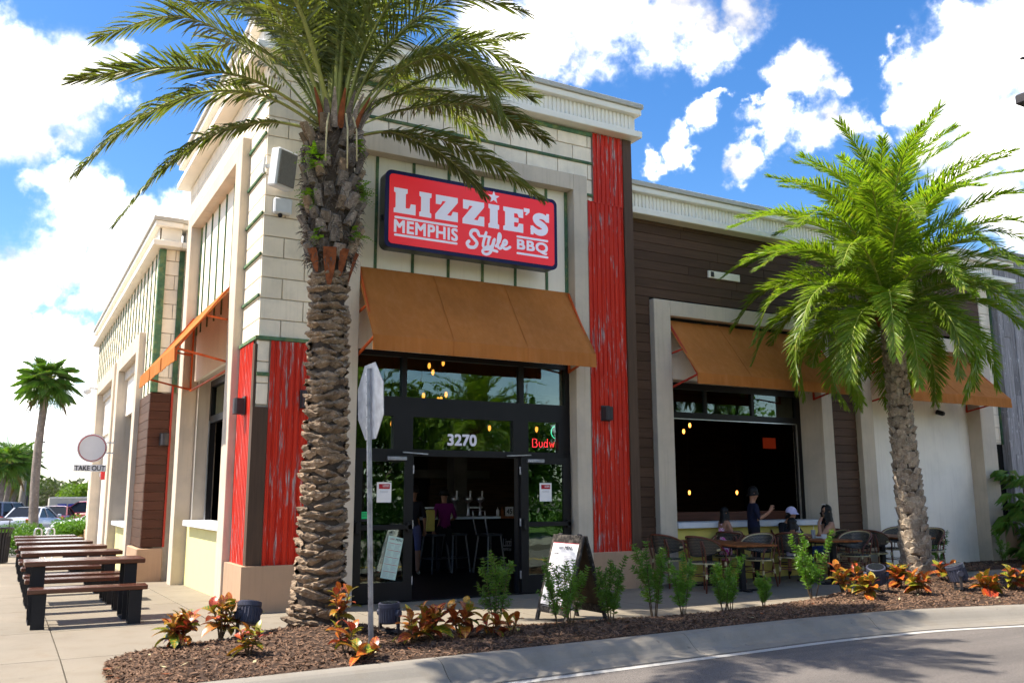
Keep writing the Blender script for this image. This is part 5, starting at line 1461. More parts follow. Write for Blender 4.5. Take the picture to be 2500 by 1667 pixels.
# --- second palm in front of the wing, thick pale boots and a bright drooping crown
def make_palm2(loc, H, name, label, seed, nfr=80, lean=(-.17, .05), detail=True, cat='palm tree'):
    t = thing(name, label, cat, loc)
    path = lambda z: Vector((lean[0] * (z / H) ** 1.2, lean[1] * z / H, z)); rad = lambda z: float(np.interp(z / H, [0, .08, .35, .7, .93, 1.0], [.255, .215, .18, .155, .135, .16]))
    zs = np.linspace(-.15, H, 40); m = MB(); m.tube([path(max(0, z)) + Vector((0, 0, min(0, z))) for z in zs], [rad(max(0, z)) * .95 for z in zs], 18)
    tr = m.build('trunk', MT['core'], t, smooth=True)
    if detail: boots(tr, lambda s: path(.03 + (H - .35) * s), lambda s: rad(.03 + (H - .35) * s) * .93, 'shield', 46, lambda s: 8, lambda s: (.185 - .05 * s, .17, .155 - .03 * s), [MT['bark2']], 290, seed=seed, jit=.12)
    rg = np.random.default_rng(seed); top = np.array(path(H)); Z = np.array([0, 0, 1.])
    for i in range(nfr):
        q = i / (nfr - 1); az = i * 2.39996 + seed; e = math.radians(-38 + 122 * q ** .85); L = rg.uniform(3.1, 3.6) * (.66 + .34 * min(1, q * 2.2))
        c, s = math.cos(az), math.sin(az); Hh = np.array([c, s, 0])
        b = top + Hh * .10 + Z * (-.28 + .34 * q)
        bend = (1.38 - .42 * q) * rg.uniform(.85, 1.2)
        e0 = e + .38; pts = [b]
        for k in range(4):
            pts.append(pts[-1] + (Hh * math.cos(e0) + Z * math.sin(e0)) * L / 4); e0 -= bend * (.34 + .06 * k)
        link('frond', frond_mesh('frond', pts, (MT['rachis2'], MT['frond2']), rg, leaf=.47, wid=.025, pairs=150, start=.08, r0=.022, droop=.12, vee=.6), t)
    for i in range(14):
        az = i * 2.4; Hh = Vector((math.cos(az), math.sin(az), 0)); m = MB(); b = Vector(top) + Hh * .14 - Vector((0, 0, .45 - .02 * i))
        m.tube([b, b + Hh * .10 + Vector((0, 0, .25)), b + Hh * .2 + Vector((0, 0, .5))], [.05, .03, .015], 6); m.build('petiole_base', MT['rust'], t)
    return t
make_palm2((10.52, -2.3, .10), 4.75, 'palm_tree', 'bright green palm with pale diamond patterned trunk before the patio', 7)

# ------------------------------------------------------------------ bed plants
def bed_z(x, y):
    yb = float(np.interp(x, BED_BACK_X, BED_BACK_Y)); return bed_h(x, y, yb, kerb_y(x))

def croton_leaf(L, w, fold, bend):
    m = MB(); n = 6; vs = []
    for i in range(n + 1):
        t = i / n; ww = w * (math.sin(math.pi * min(1, t * .93 + .05)) ** .75) * (1 if i < n else .05)
        z = bend * L * (t - t * t * 1.6)
        vs += [(-ww, t * L, z + fold * ww), (0, t * L, z), (ww, t * L, z + fold * ww)]
    m.add(vs, [(3 * i + j, 3 * i + j + 1, 3 * i + j + 4, 3 * i + j + 3) for i in range(n) for j in range(2)])
    return m.mesh('leaf', MT['croton'], True)
CL = [croton_leaf(.22, .058, .30, .35), croton_leaf(.19, .062, .40, .5), croton_leaf(.25, .055, .28, .25), croton_leaf(.16, .052, .45, .4)]
def croton(x, y, h, n, label, seed, sc=1., sink=0.):
    sc *= .86; n = round(n * 1.9); rs = random.Random(seed); z0 = bed_z(x, y) - sink
    t = thing('croton_plant', label, 'croton', (x, y, z0), rs.uniform(0, 6), 'red and yellow croton plants in the mulch bed')
    k = 0
    stems = max(1, round(n / 10))
    for s in range(stems):
        a = 2 * math.pi * s / stems + rs.uniform(-.4, .4); tip = Vector((math.cos(a) * .10 * (stems > 1), math.sin(a) * .10 * (stems > 1), h * rs.uniform(.6, .85)))
        m = MB(); m.tube([(0, 0, -.04), tip * .5 + Vector((.01, 0, 0)), tip], [.010, .008, .005], 6); m.build('stem', MT['leafdirt'], t)
        nn = n // stems
        for i in range(nn):
            u = i / max(1, nn - 1); b = i * 2.4 + rs.uniform(-.3, .3); p = tip * (.35 + .65 * u)
            el = -.15 + 1.25 * u + rs.uniform(-.25, .25)
            o = link('leaf', rs.choice(CL), t, p); q = sc * (1.12 - .35 * u) * rs.uniform(.8, 1.15)
            o.rotation_euler = Matrix.Rotation(b, 3, 'Z').to_4x4().to_3x3().to_euler() if False else (Matrix.Rotation(b, 3, 'Z') @ Matrix.Rotation(el, 3, 'X') @ Matrix.Rotation(rs.uniform(-.5, .5), 3, 'Y')).to_euler()
            o.scale = (q, q, q); k += 1
    return t
croton(-1.30, -2.92, .34, 30, 'widest croton at the left tip of the bed', 1, 1.05)
croton(-.86, -2.66, .46, 26, 'tall croton between the left tip clump and the tilted spotlight', 2, 1.05)
croton(-.80, -3.62, .26, 14, 'small green croton standing in front of the left spotlight', 3, .8)
croton(-.52, -2.38, .36, 8, 'orange croton tip showing behind the left spotlight', 4, .9)
croton(.26, -3.05, .44, 18, 'red croton squeezed between the palm trunk and the sign post', 5, .85)
croton(.02, -3.95, .32, 14, 'low green and red croton left of the sign post base', 6, .95)
croton(.12, -4.18, .10, 8, 'lowest croton leaning on the kerb beside the sign post', 31, 1.0)
croton(.80, -3.72, .34, 14, 'croton with one big orange leaf right of the front spotlight', 7, 1.0)
croton(1.06, -3.60, .36, 22, 'dense red croton in the middle of the front bed', 8, 1.05)
croton(1.40, -3.58, .40, 16, 'dark red croton with the tallest leaf in the front bed', 9, 1.1)
croton(1.70, -3.70, .24, 10, 'sparse red croton at the foot of the first yew shrub', 10, .95)
croton(1.92, -3.72, .22, 8, 'three leaved red croton right of the first yew shrub', 32, .9)
croton(8.05, -2.85, .42, 16, 'pink red croton left of the spotlight near the pale palm', 11, 1.1)
croton(7.85, -3.45, .30, 18, 'green and orange croton in front of the spotlight near the pale palm', 12, 1.15)
croton(8.50, -2.75, .40, 9, 'orange croton behind the spotlight near the pale palm', 33, 1.1)
croton(9.15, -3.0, .32, 18, 'orange croton directly left of the pale palm base', 13, 1.2)
croton(8.75, -3.62, .28, 16, 'red croton on the mound before the pale palm base', 14, 1.15)
croton(10.2, -3.05, .30, 12, 'orange croton right of the pale palm base', 15, 1.1)
croton(9.75, -4.02, .28, 20, 'yellow and red croton right of the far spotlight', 16, 1.2)
croton(10.55, -3.9, .32, 16, 'green croton near the right edge of the bed', 17, 1.2)
croton(10.95, -3.95, .36, 16, 'rightmost red croton at the edge of the picture', 18, 1.2)

def yew_mesh(h, stems, spread, seed, dens=1.):
    rg = np.random.default_rng(seed); V = []; st = MB(); PT = []
    for s in range(stems):
        a = 2 * math.pi * s / stems + rg.uniform(-.5, .5); L = h * rg.uniform(.62, 1.0); tip = np.array([math.cos(a) * spread * rg.uniform(.3, 1), math.sin(a) * spread * rg.uniform(.3, 1), L])
        mid = tip * .5 + np.array([rg.normal(0, .03), rg.normal(0, .03), .04 * L]); base = np.array([math.cos(a) * .025, math.sin(a) * .025, -.03])
        C = curve_pts([base, mid, tip], 24); st.tube([Vector(c) for c in C[::4]] + [Vector(C[-1])], list(np.linspace(.008, .002, len(C[::4]) + 1)), 5)
        PT.append((C, .22))
        for b in range(int(5 * dens) + 2):
            t = rg.uniform(.25, .92); i = int(t * 23); az = rg.uniform(0, 2 * np.pi); bl = L * .38 * rg.uniform(.5, 1.1) * (1.15 - t)
            e = C[i] + np.array([math.cos(az) * bl * .8, math.sin(az) * bl * .8, bl * .75]); D = curve_pts([C[i], (C[i] + e) / 2 + [0, 0, -.015], e], 14); PT.append((D, .05))
            st.tube([Vector(D[0]), Vector(D[6]), Vector(D[-1])], [.004, .003, .0015], 4)
    P = []; T = []; U = []
    for C, s0 in PT:
        Tn = np.gradient(C, axis=0); ln = np.linalg.norm(np.diff(C, axis=0), axis=1).sum(); k = int(ln * 290 * dens)
        t = s0 + (1 - s0) * rg.random(k); i = np.minimum((t * (len(C) - 1)).astype(int), len(C) - 1); P.append(C[i] + rg.normal(0, .003, (k, 3))); T.append(Tn[i] / np.linalg.norm(Tn[i], axis=1)[:, None]); U.append(t)
    P = np.concatenate(P); T = np.concatenate(T); U = np.concatenate(U); k = len(P)
    R = rg.normal(0, 1, (k, 3)); R -= T * (R * T).sum(1)[:, None]; R /= np.linalg.norm(R, axis=1)[:, None]
    d = T * rg.uniform(.3, .8, k)[:, None] + R; d /= np.linalg.norm(d, axis=1)[:, None]
    L = rg.uniform(.045, .095, k)[:, None] * (1 - .3 * U[:, None]); w = np.cross(d, rg.normal(0, 1, (k, 3))); w /= np.linalg.norm(w, axis=1)[:, None]; w *= .0056
    e = P + d * L; e[:, 2] -= .006
    V = np.stack([P - w * .5, P + w * .5, P + d * L * .5 + w, e, P + d * L * .5 - w], 1).reshape(-1, 3); o = np.arange(k)[:, None] * 5
    return np_mesh('foliage', V, (o + np.array([0, 1, 2, 4])).tolist() + (o + np.array([4, 2, 3, 3])).tolist() if False else (o + np.array([0, 1, 2, 3, 4])), MT['needle']), st.mesh('stem', MT['leafdirt'])
_ry = random.Random(77)
YW_ = [yew_mesh(_ry.uniform(.85, 1.05), _ry.choice((3, 4, 5, 6, 7)), _ry.uniform(.22, .42), 100 + i, _ry.uniform(.75, 1.15)) for i in range(13)]
YEW = [(2.02, -3.22, .98, 0, 'bushy yew shrub in front of the open doors'), (2.60, -3.62, .86, 1, 'thin yew shrub in front of the sandwich board'),
       (2.86, -3.45, .90, 3, 'loose yew shrub at the right edge of the sandwich board'), (3.30, -3.62, 1.0, 1, 'pale leaning yew shrub right of the sandwich board'),
       (4.05, -3.45, 1.12, 2, 'tallest dense yew shrub before the red pilaster'), (4.45, -3.52, .92, 4, 'narrow yew shrub right of the tallest one'),
       (5.22, -3.40, .86, 0, 'yew shrub in front of the second patio chair'), (5.55, -3.15, .95, 3, 'dark yew shrub under the first patio table corner'), (5.90, -3.40, .55, 0, 'smallest dark yew shrub at the bed edge'),
       (7.42, -2.85, 1.08, 3, 'open yew shrub in front of the seated people'), (13.15, -.55, .95, 1, 'thin yew shrub against the white wall, left stem pair'), (13.55, -.50, 1.15, 4, 'upright yew shrub against the white wall'),
       (15.6, -.6, .8, 0, 'low yew shrub at the foot of the far wall'), (2.25, -3.72, .35, 3, 'low sprig of yew beside the sandwich board leg')][:13]
for i, (x, y, s, v, lab) in enumerate(YEW):
    t = thing('yew_shrub', lab, 'shrub', (x, y, bed_z(x, y) if y < -1.5 else .03), i * 1.3, 'young yew shrubs in the mulch')
    fo, stm = YW_[i]
    s *= .94; link('foliage', fo, t, scale=s); link('stem', stm, t, scale=s)

# fan-leaved lady palm and low greenery at the right edge
def fan_leaf(m, c, d, up, R, n, arc_, w, droop, rs, twist=0.):
    d = d.normalized(); s = d.cross(up).normalized(); u2 = s.cross(d)
    for i in range(n):
        a = -arc_ / 2 + arc_ * i / (n - 1) + rs.uniform(-.04, .04); L = R * (.75 + .25 * math.cos(a * .7)) * rs.uniform(.9, 1.1)
        q = (d * math.cos(a) + s * math.sin(a)).normalized(); ww = q.cross(u2).normalized() * w
        p1 = c + q * L * .55 + u2 * .03; p2 = c + q * L + Vector((0, 0, -droop * L))
        m.add([c - ww * .15, c + ww * .15, p1 + ww, p2, p1 - ww], [(0, 1, 2, 3, 4)])
lp = thing('lady_palm', 'dark green lady palm clump at the right edge of the picture', 'palm plant', (16.85, -.75, 0))
rs = random.Random(12)
for i in range(15):
    a = rs.uniform(0, 6.28); r = rs.uniform(.05, .55); h = rs.uniform(.6, 1.9); b = Vector((math.cos(a) * r, math.sin(a) * r, 0)); tip = b * 1.3 + Vector((0, 0, h))
    m = MB(); m.tube([b, (b + tip) / 2, tip], .014, 6); m.build('cane', MT['leafdirt'], lp)
    m = MB()
    for k in range(6):
        z = a + k * 1.15; d = Vector((math.cos(z), math.sin(z), rs.uniform(.1, .8))).normalized(); base = tip - Vector((0, 0, k * .14)); c = base + d * rs.uniform(.25, .4)
        m.tube([base, c], .005, 4); fan_leaf(m, c, d + Vector((0, 0, -.5)), Vector((0, 0, 1)), rs.uniform(.35, .5), 9, 3.0, .024, .35, rs)
    m.build('leaf_cluster', MT['fan'], lp, fix=False)

# ------------------------------------------------------------------ landscape spotlights
def spot(label, x, y, rz, tilt, s=1., pitch=0.):
    t = thing('landscape_spotlight', label, 'spotlight', (x, y, bed_z(x, y)), rz, 'round ribbed landscape spotlights')
    m = MB(); m.tube([(0, 0, -.02), (0, 0, .04)], .05 * s, 12); m.build('stake_base', MT['rubber'], t)
    m = MB()
    for sx in (-1, 1): m.bar((sx * .118 * s, 0, .02), (sx * .118 * s, 0, .22 * s), .02, .035)
    m.bar((-.118 * s, 0, .03), (.118 * s, 0, .03), .035, .02); m.build('yoke', MT['bronze'], t)
    hd = link('head', None, t, (0, 0, .20 * s), (tilt, pitch, 0)) if False else None
    R = Matrix.Translation((0, 0, .20 * s)) @ Matrix.Rotation(tilt, 4, 'X') @ Matrix.Rotation(pitch, 4, 'Y')
    m = MB(); m.lathe([(.085 * s, -.10 * s), (.098 * s, -.085 * s), (.100 * s, .05 * s), (.108 * s, .055 * s), (.108 * s, .095 * s), (.100 * s, .10 * s)], 28); m.v = [tuple(R @ Vector(v)) for v in m.v]; h = m.build('head', MT['lampnavy'], t)
    m = MB(); m.lathe([(.088 * s, .101 * s), (.088 * s, .104 * s)], 24); m.v = [tuple(R @ Vector(v)) for v in m.v]; m.build('lens', MT['carglass'], t)
    for k in range(22):
        a = 2 * math.pi * k / 22; m = MB(); c, q = math.cos(a), math.sin(a)
        m.bar((c * .101 * s, q * .101 * s, -.08 * s), (c * .101 * s, q * .101 * s, .045 * s), .012 * s, .012 * s); m.v = [tuple(R @ Vector(v)) for v in m.v]; m.build('fin', MT['lampnavy'], h)
    for sx in (-1, 1):
        m = MB(); m.tube([(sx * .098 * s, 0, .20 * s), (sx * .138 * s, 0, .20 * s)], .034 * s, 12); m.build('knob', MT['lampnavy'], t)
MT['lampnavy'] = M('navy grey cast housing', (.050, .052, .075), .45, .2, 8)
spot('tilted round spotlight among the crotons left of the big palm', -.58, -2.62, .5, -.12, 1.15, .22)
spot('upright round spotlight right of the sign post', .74, -3.22, -1.1, .05, 1.05)
spot('round spotlight left of the pale palm', 8.35, -3.22, -.9, .35, 1.25)
spot('round spotlight right of the pale palm', 9.75, -3.55, .9, -.3, 1.25)

# ------------------------------------------------------------------ side benches and tables
def u_leg(parent, x, depth, h, w=.145, th=.012):
    """flat-bar loop leg: two uprights, a foot and a head plate; w along x"""
    m = MB(); d = depth / 2
    for sy in (-1, 1): m.box(x - w / 2, x + w / 2, sy * d - (th if sy > 0 else 0), sy * d + (th if sy < 0 else 0), 0, h)
    m.box(x - w / 2, x + w / 2, -d + th, d - th, 0, th); m.box(x - w / 2, x + w / 2, -d + th, d - th, h - th, h)
    m.build('leg', MT['blacks'], parent)

def slab_top(parent, L, depth, n, z, th):
    w = depth / n
    for i in range(n):
        m = MB(); m.bbox(-L / 2, L / 2, -depth / 2 + i * w + .003, -depth / 2 + (i + 1) * w - .003, z, z + th, .008); m.build('slat', MT['benchwood'], parent)

def side_table(y, x, L, label):
    t = thing('side_table', label, 'table', (x, y, gz(0, y)), 0, 'brown slat tables along the side wall')
    t.rotation_euler = (0, 0, RND.uniform(-.022, .022)); slab_top(t, L, .62, 4, .69, .06)
    for s in (-1, 1): u_leg(t, s * (L / 2 - .16), .50, .69)
    return t
def side_bench(y, x, L, label):
    t = thing('side_bench', label, 'bench', (x, y, gz(0, y)), 0, 'brown slat benches along the side wall')
    t.rotation_euler = (0, 0, RND.uniform(-.035, .035)); slab_top(t, L, .30, 2, .40, .055)
    for s in (-1, 1): u_leg(t, s * (L / 2 - .13), .24, .40)
    return t
XC = -1.93
for i, (y, lab) in enumerate(((.45, 'nearest brown slat table beside the side wall'), (3.05, 'second brown slat table from the camera'), (5.55, 'third brown slat table from the camera'),
                              (8.2, 'fourth brown slat table from the camera'), (10.7, 'fifth brown slat table from the camera'), (13.3, 'farthest brown slat table by the hedge'))):
    side_table(y, XC + .01 * (i % 3), 1.36, lab)
for y, lab in ((-.18, 'nearest brown bench, in front of all the tables'), (1.50, 'bench behind the nearest side table'), (2.42, 'bench in front of the second side table'), (4.45, 'bench in front of the third side table'),
               (6.4, 'bench behind the third side table'), (7.3, 'bench in front of the fourth side table'), (9.9, 'bench in front of the fifth side table'), (12.4, 'bench in front of the farthest side table')):
    side_bench(y, XC + .02, 1.30, lab)

# ------------------------------------------------------------------ sandwich board
sb = thing('sandwich_board', 'black wooden sandwich board with a white MENU sheet on the sidewalk', 'menu board', (3.30, -2.78, 0), math.radians(-88))
# local: x along the board's width, -y is the face turned to the street
W_, H_, TL = .66, 1.06, math.radians(16)
def leaf(sign, nm):
    m = MB(); R = Matrix.Translation((0, 0, 1.02)) @ Matrix.Rotation(sign * TL, 4, 'X')
    def bx(n, mat, a, b=.004):
        q = MB(); q.bbox(*a, b); q.v = [tuple(R @ Vector(v)) for v in q.v]; return q.build(n, MT[mat], sb)
    y0, y1 = (-.03, .0) if sign < 0 else (.0, .03)
    bx('stile', 'chalkwood', (-W_ / 2, -W_ / 2 + .06, y0, y1, -H_, 0)); bx('stile', 'chalkwood', (W_ / 2 - .06, W_ / 2, y0, y1, -H_, 0))
    bx('rail', 'chalkwood', (-W_ / 2 + .061, W_ / 2 - .061, y0, y1, -.105, -.002)); bx('rail', 'chalkwood', (-W_ / 2 + .061, W_ / 2 - .061, y0, y1, -H_ + .10, -H_ + .20))
    bx('panel', 'boardpanel', (-W_ / 2 + .05, W_ / 2 - .05, y0 + .012, y1 - .012, -H_ + .15, -.05), .001)
    return R
R1 = leaf(-1, 'front'); leaf(1, 'back')
sheet = MB(); sheet.box(-W_ / 2 + .055, W_ / 2 - .055, -.034, -.031, -H_ + .195, -.10); sheet.v = [tuple(R1 @ Vector(v)) for v in sheet.v]; sh = sheet.build('menu_sheet', MT['paper'], sb)
def on_sheet(o): o.parent = sb; o.matrix_local = R1 @ o.matrix_local; return o
def ink(x0, x1, z0, z1, mat): q = MB(); q.box(x0, x1, -.0355, -.034, z0, z1); q.v = [tuple(R1 @ Vector(v)) for v in q.v]; q.build('print_line', MT[mat], sb)
ink(-W_ / 2 + .055, W_ / 2 - .055, -.108, -.1, 'inkred')
t_ = text('lettering', 'MENU', .175, .042, (.0, -.0357, -.185), 'inkdark', sb, bold=.03); t_.matrix_local = R1 @ (Matrix.Translation((.0, -.0357, -.185)) @ Matrix.Rotation(math.pi / 2, 4, 'X'))
t_ = text('lettering', "LIZZIE'S", .10, .026, (0, 0, 0), 'inkgrey', sb, bold=.02); t_.matrix_local = R1 @ (Matrix.Translation((-.13, -.0357, -.178)) @ Matrix.Rotation(math.pi / 2, 4, 'X'))
rs = random.Random(21)
for k, (z, word) in enumerate(((-.245, 'STARTERS'), (-.50, 'WINGS & MORE'), (-.645, 'SANDWICHES & MORE'), (-.79, 'SMOKED DINNERS'))):
    wd = .055 + .0085 * len(word)
    t_ = text('lettering', word, wd, .017, (0, 0, 0), 'inkdark', sb, bold=.02); t_.matrix_local = R1 @ (Matrix.Translation((-.235, -.0357, z)) @ Matrix.Rotation(math.pi / 2, 4, 'X'))
    for i in range(7 if k == 0 else 5):
        for c in (-.235, .02):
            ink(c, c + rs.uniform(.10, .20), z - .022 - .018 * i - (.0), z - .018 - .018 * i, 'inkgrey' if rs.random() < .85 else 'inkred')
m = MB()
for x in (-.2, .2): m.tube([(x - .035, 0, 1.028), (x + .035, 0, 1.028)], .016, 8)
m.build('hinge', MT['bronze'], sb)

# ------------------------------------------------------------------ patio chairs and tables
def make_chair():
    """woven bistro armchair facing +y: curved barrel back, round seat, cane legs bound in cream"""
    t = thing('bistro_chair', 'x', 'chair', (0, 0, 0))
    cane, r = MT['cane'], .0135
    def leg(p): m = MB(); m.tube(p, r, 7); return m.build('leg', cane, t, smooth=True)
    for s in (-1, 1):
        # rear leg runs up to the rim of the back; front leg bends over into the arm
        leg([(s * .22, -.26, 0), (s * .195, -.215, .25), (s * .185, -.20, .44), (s * .21, -.255, .66), (s * .20, -.30, .80)])
        leg([(s * .245, .235, 0), (s * .235, .225, .25), (s * .23, .215, .44), (s * .255, .20, .60), (s * .27, .13, .655), (s * .275, .02, .655)])
    # seat
    m = MB(); N = 28; ring = [((.235 if abs(math.cos(a)) > .01 else .235) * math.cos(a) * (1 + .04 * math.sin(a)), .225 * math.sin(a)) for a in (2 * math.pi * i / N for i in range(N))]
    vs = [(x, y, .455) for x, y in ring] + [(x * .92, y * .92, .468) for x, y in ring] + [(0, 0, .462)] + [(x, y, .425) for x, y in ring]
    fs = [(i, (i + 1) % N, N + (i + 1) % N, N + i) for i in range(N)] + [(N + i, N + (i + 1) % N, 2 * N) for i in range(N)] + [(2 * N + 1 + i, 2 * N + 1 + (i + 1) % N, (i + 1) % N, i) for i in range(N)] + [tuple(2 * N + 1 + i for i in range(N - 1, -1, -1))]
    m.add(vs, fs); o = m.build('seat', MT['weave'], t, fix=False); uv = o.data.uv_layers.new()
    for lp in o.data.loops:
        v = o.data.vertices[lp.vertex_index].co; uv.data[lp.index].uv = (v.x * 38, (v.y + v.z * 1.2) * 38)
    m = MB(); m.tube([(x * 1.02, y * 1.02, .44) for x, y in ring] + [(ring[0][0] * 1.02, ring[0][1] * 1.02, .44)], .012, 6, cap=False); m.build('seat_rim', MT['binding'], t, smooth=True)
    # barrel back: a curved shell whose top edge sweeps down to the arms
    K, J = 26, 8; vs = []; uvs = []; top = []; bot = []
    for i in range(K + 1):
        a = math.radians(-200 + 220 * i / K); u = abs(i / K * 2 - 1)
        zt = .86 - .20 * u ** 2.4; zb_ = .55 + .085 * u ** 1.6
        R0, R1_ = .225 + .03 * u, .285 + .0 * u
        for j in range(J + 1):
            f = j / J; R = R0 + (R1_ - R0) * f; z = zb_ + (zt - zb_) * f
            vs.append((R * math.cos(a), R * math.sin(a) * 1.02 + .005 - .03 * f * (1 - u), z)); uvs.append((a * 11, z * 42))
        top.append(vs[-1]); bot.append(vs[-J - 1])
    m = MB(); m.add(vs, [(i * (J + 1) + j, (i + 1) * (J + 1) + j, (i + 1) * (J + 1) + j + 1, i * (J + 1) + j + 1) for i in range(K) for j in range(J)])
    n0 = len(vs); m.add([(x * .97, y * .97, z) for x, y, z in vs], [(i * (J + 1) + j, i * (J + 1) + j + 1, (i + 1) * (J + 1) + j + 1, (i + 1) * (J + 1) + j) for i in range(K) for j in range(J)])
    o = m.build('backrest', MT['weave'], t, fix=False, smooth=True); uv = o.data.uv_layers.new()
    for lp in o.data.loops: uv.data[lp.index].uv = uvs[lp.vertex_index % n0]
    m = MB(); m.tube([(x * 1.01, y * 1.01, z + .004) for x, y, z in top], .016, 7); m.build('back_rim', cane, t, smooth=True)
    m = MB(); m.tube([(x * .965, y * .965, z - .004) for x, y, z in top], .0125, 6); m.build('back_binding', MT['binding'], t, smooth=True)
    m = MB(); m.tube([(x, y, z) for x, y, z in bot], .009, 6); m.build('back_base', MT['blacks'], t, smooth=True)
    for px in (-.13, .13):
        m = MB(); m.tube([(px, -.20, .45), (px * 1.05, -.235, .62), (px * 1.1, -.275, .80)], .009, 6); m.build('back_post', cane, t)
    m = MB(); h = .25
    for a, b in (((-.195, -.215, h), (.195, -.215, h)), ((-.235, .225, h), (.235, .225, h)), ((-.195, -.215, h), (-.235, .225, h)), ((.195, -.215, h), (.235, .225, h))): m.tube([a, b], .009, 6)
    m.build('stretcher', cane, t)
    m = MB()
    for s in (-1, 1):
        for p, q in (((s * .196, -.216, .215), (s * .194, -.214, .285)), ((s * .237, .226, .215), (s * .235, .224, .285)), ((s * .186, -.202, .40), (s * .184, -.2, .46)), ((s * .231, .216, .40), (s * .229, .214, .46)), ((s * .275, .03, .655), (s * .275, -.03, .655))): m.tube([p, q], .0195, 8)
    m.build('cane_wrap', MT['binding'], t)['kind'] = 'stuff'
    return t
chair0 = make_chair(); used = [False]
def chair(x, y, face, label, z=0.):
    """face = angle of the sitting direction in degrees, 0 = towards +x"""
    c = chair0 if not used[0] else copy_tree(chair0); used[0] = True
    c.location = (x, y, z); c.rotation_euler = (0, 0, math.radians(face - 90)); c['label'] = label; c['group'] = 'woven bistro chairs on the patio'
    return c
chair(6.95, -.22, 8, 'woven chair nearest the red pilaster, its back to the camera')
chair(6.98, -1.08, 8, 'woven chair in front, left of the nearest patio table, back outwards')
chair(8.22, -.95, 196, 'woven chair with cream rim at the right corner of the nearest table')
chair(8.30, -.12, 190, 'woven chair at the wall side of the nearest table, half behind the table top')
chair(8.62, .02, 20, 'dark backed woven chair beside the girl in pink, against the yellow wall')
chair(9.18, -.82, 40, 'woven chair the dark haired child sits in')
chair(10.42, -1.12, 196, 'woven chair with cream rim in front, right of the occupied table')
chair(10.60, -.46, 160, 'woven chair the woman in the black top sits in')
chair(11.32, -.15, 10, 'dark backed woven chair at the left side of the farthest table')
chair(12.75, -.18, 190, 'woven chair behind the farthest table, before the stucco post')
chair(12.72, -.95, 196, 'woven chair half hidden behind the pale palm trunk')
chair(11.30, -.82, 12, 'woven armchair tucked under the farthest table, left of the pale palm')
chair(10.02, .05, 268, 'woven chair under the person in the lavender cap')

def patio_table(x, y, W, L, rz, label):
    t = thing('patio_table', label, 'table', (x, y, 0), rz, 'slatted patio tables')
    n = round(W / .095); w = W / n
    for i in range(n):
        m = MB(); m.bbox(-W / 2 + i * w + .002, -W / 2 + (i + 1) * w - .002, -L / 2, L / 2, .712, .742, .004); m.build('slat', MT['tablewood'], t)
    part('apron', MT['blacks'], [(-W / 2 + .05, W / 2 - .05, -L / 2 + .06, L / 2 - .06, .685, .711)], t)
    for s in ((-1, 1) if L > 1.2 else (0,)):
        part('pedestal', MT['blacks'], [(-.04, .04, s * L * .26 - .04, s * L * .26 + .04, .03, .685)], t); part('pedestal_foot', MT['blacks'], [(-.26, .26, s * L * .26 - .035, s * L * .26 + .035, .0, .03), (-.035, .035, s * L * .26 - .22, s * L * .26 + .22, .001, .028)], t)
    return t
patio_table(7.60, -.85, .74, 1.92, math.radians(-11), 'nearest long slatted patio table with empty top')
patio_table(9.72, -.98, .78, 1.24, math.radians(-10), 'slatted patio table the family eats at')
patio_table(11.88, -.82, .70, 1.55, math.radians(-20), 'farthest slatted patio table behind the pale palm')
# things on the family's table
def cup(x, y, label, straw=True, h=.12, r=.038, mat='whiteplastic', z=.743):
    t = thing('drink_cup', label, 'cup', (x, y, z)); m = MB(); m.lathe([(r * .75, 0), (r, h), (r * .93, h), (r * .7, .01)], 14); m.build('cup', MT[mat], t)
    if straw: m = MB(); m.tube([(0, 0, .01), (.03, .01, h + .07)], .004, 6); m.build('straw', MT['whiteplastic'], t)
cup(9.50, -.70, 'clear cup with a straw before the person in the cap', True, .14, .042, 'greyplastic'); cup(9.60, -.62, 'second cup with a straw before the cap wearer', True, .13, .04, 'greyplastic'); cup(9.86, -.95, 'white tub on the table before the woman', False, .075, .05); cup(9.76, -.80, 'tall cup with straw beside the white tub', True, .15, .04, 'greyplastic')
for x, y, lab in ((9.66, -.48, 'food tray before the person in the cap'), (10.0, -.72, 'food tray before the woman in the black top')):
    t = thing('food_tray', lab, 'tray', (x, y, .743), .3); part('tray', MT['whiteplastic'], [(-.12, .12, -.09, .09, 0, .03)], t, b=.008); m = MB(); m.sphere((0, 0, .035), .05, 8, 6, (1.3, 1, .5)); m.build('food', MT['tablewood'], t)

# ------------------------------------------------------------------ inside: bar, stools, pendant bulbs
bar_ = thing('bar_counter', 'dark bar counter with pale edge seen through the open doors', 'counter', (5.2, 5.2, 0))
part('front', MT['interior'], [(-2.6, 3.0, 0, .5, 0, 1.02)], bar_); part('top', MT['steel'], [(-2.7, 1.4, -.15, .6, 1.02, 1.07)], bar_, b=.006); part('top', MT['tablewood'], [(1.402, 3.1, -.15, .6, 1.02, 1.07)], bar_, b=.006)

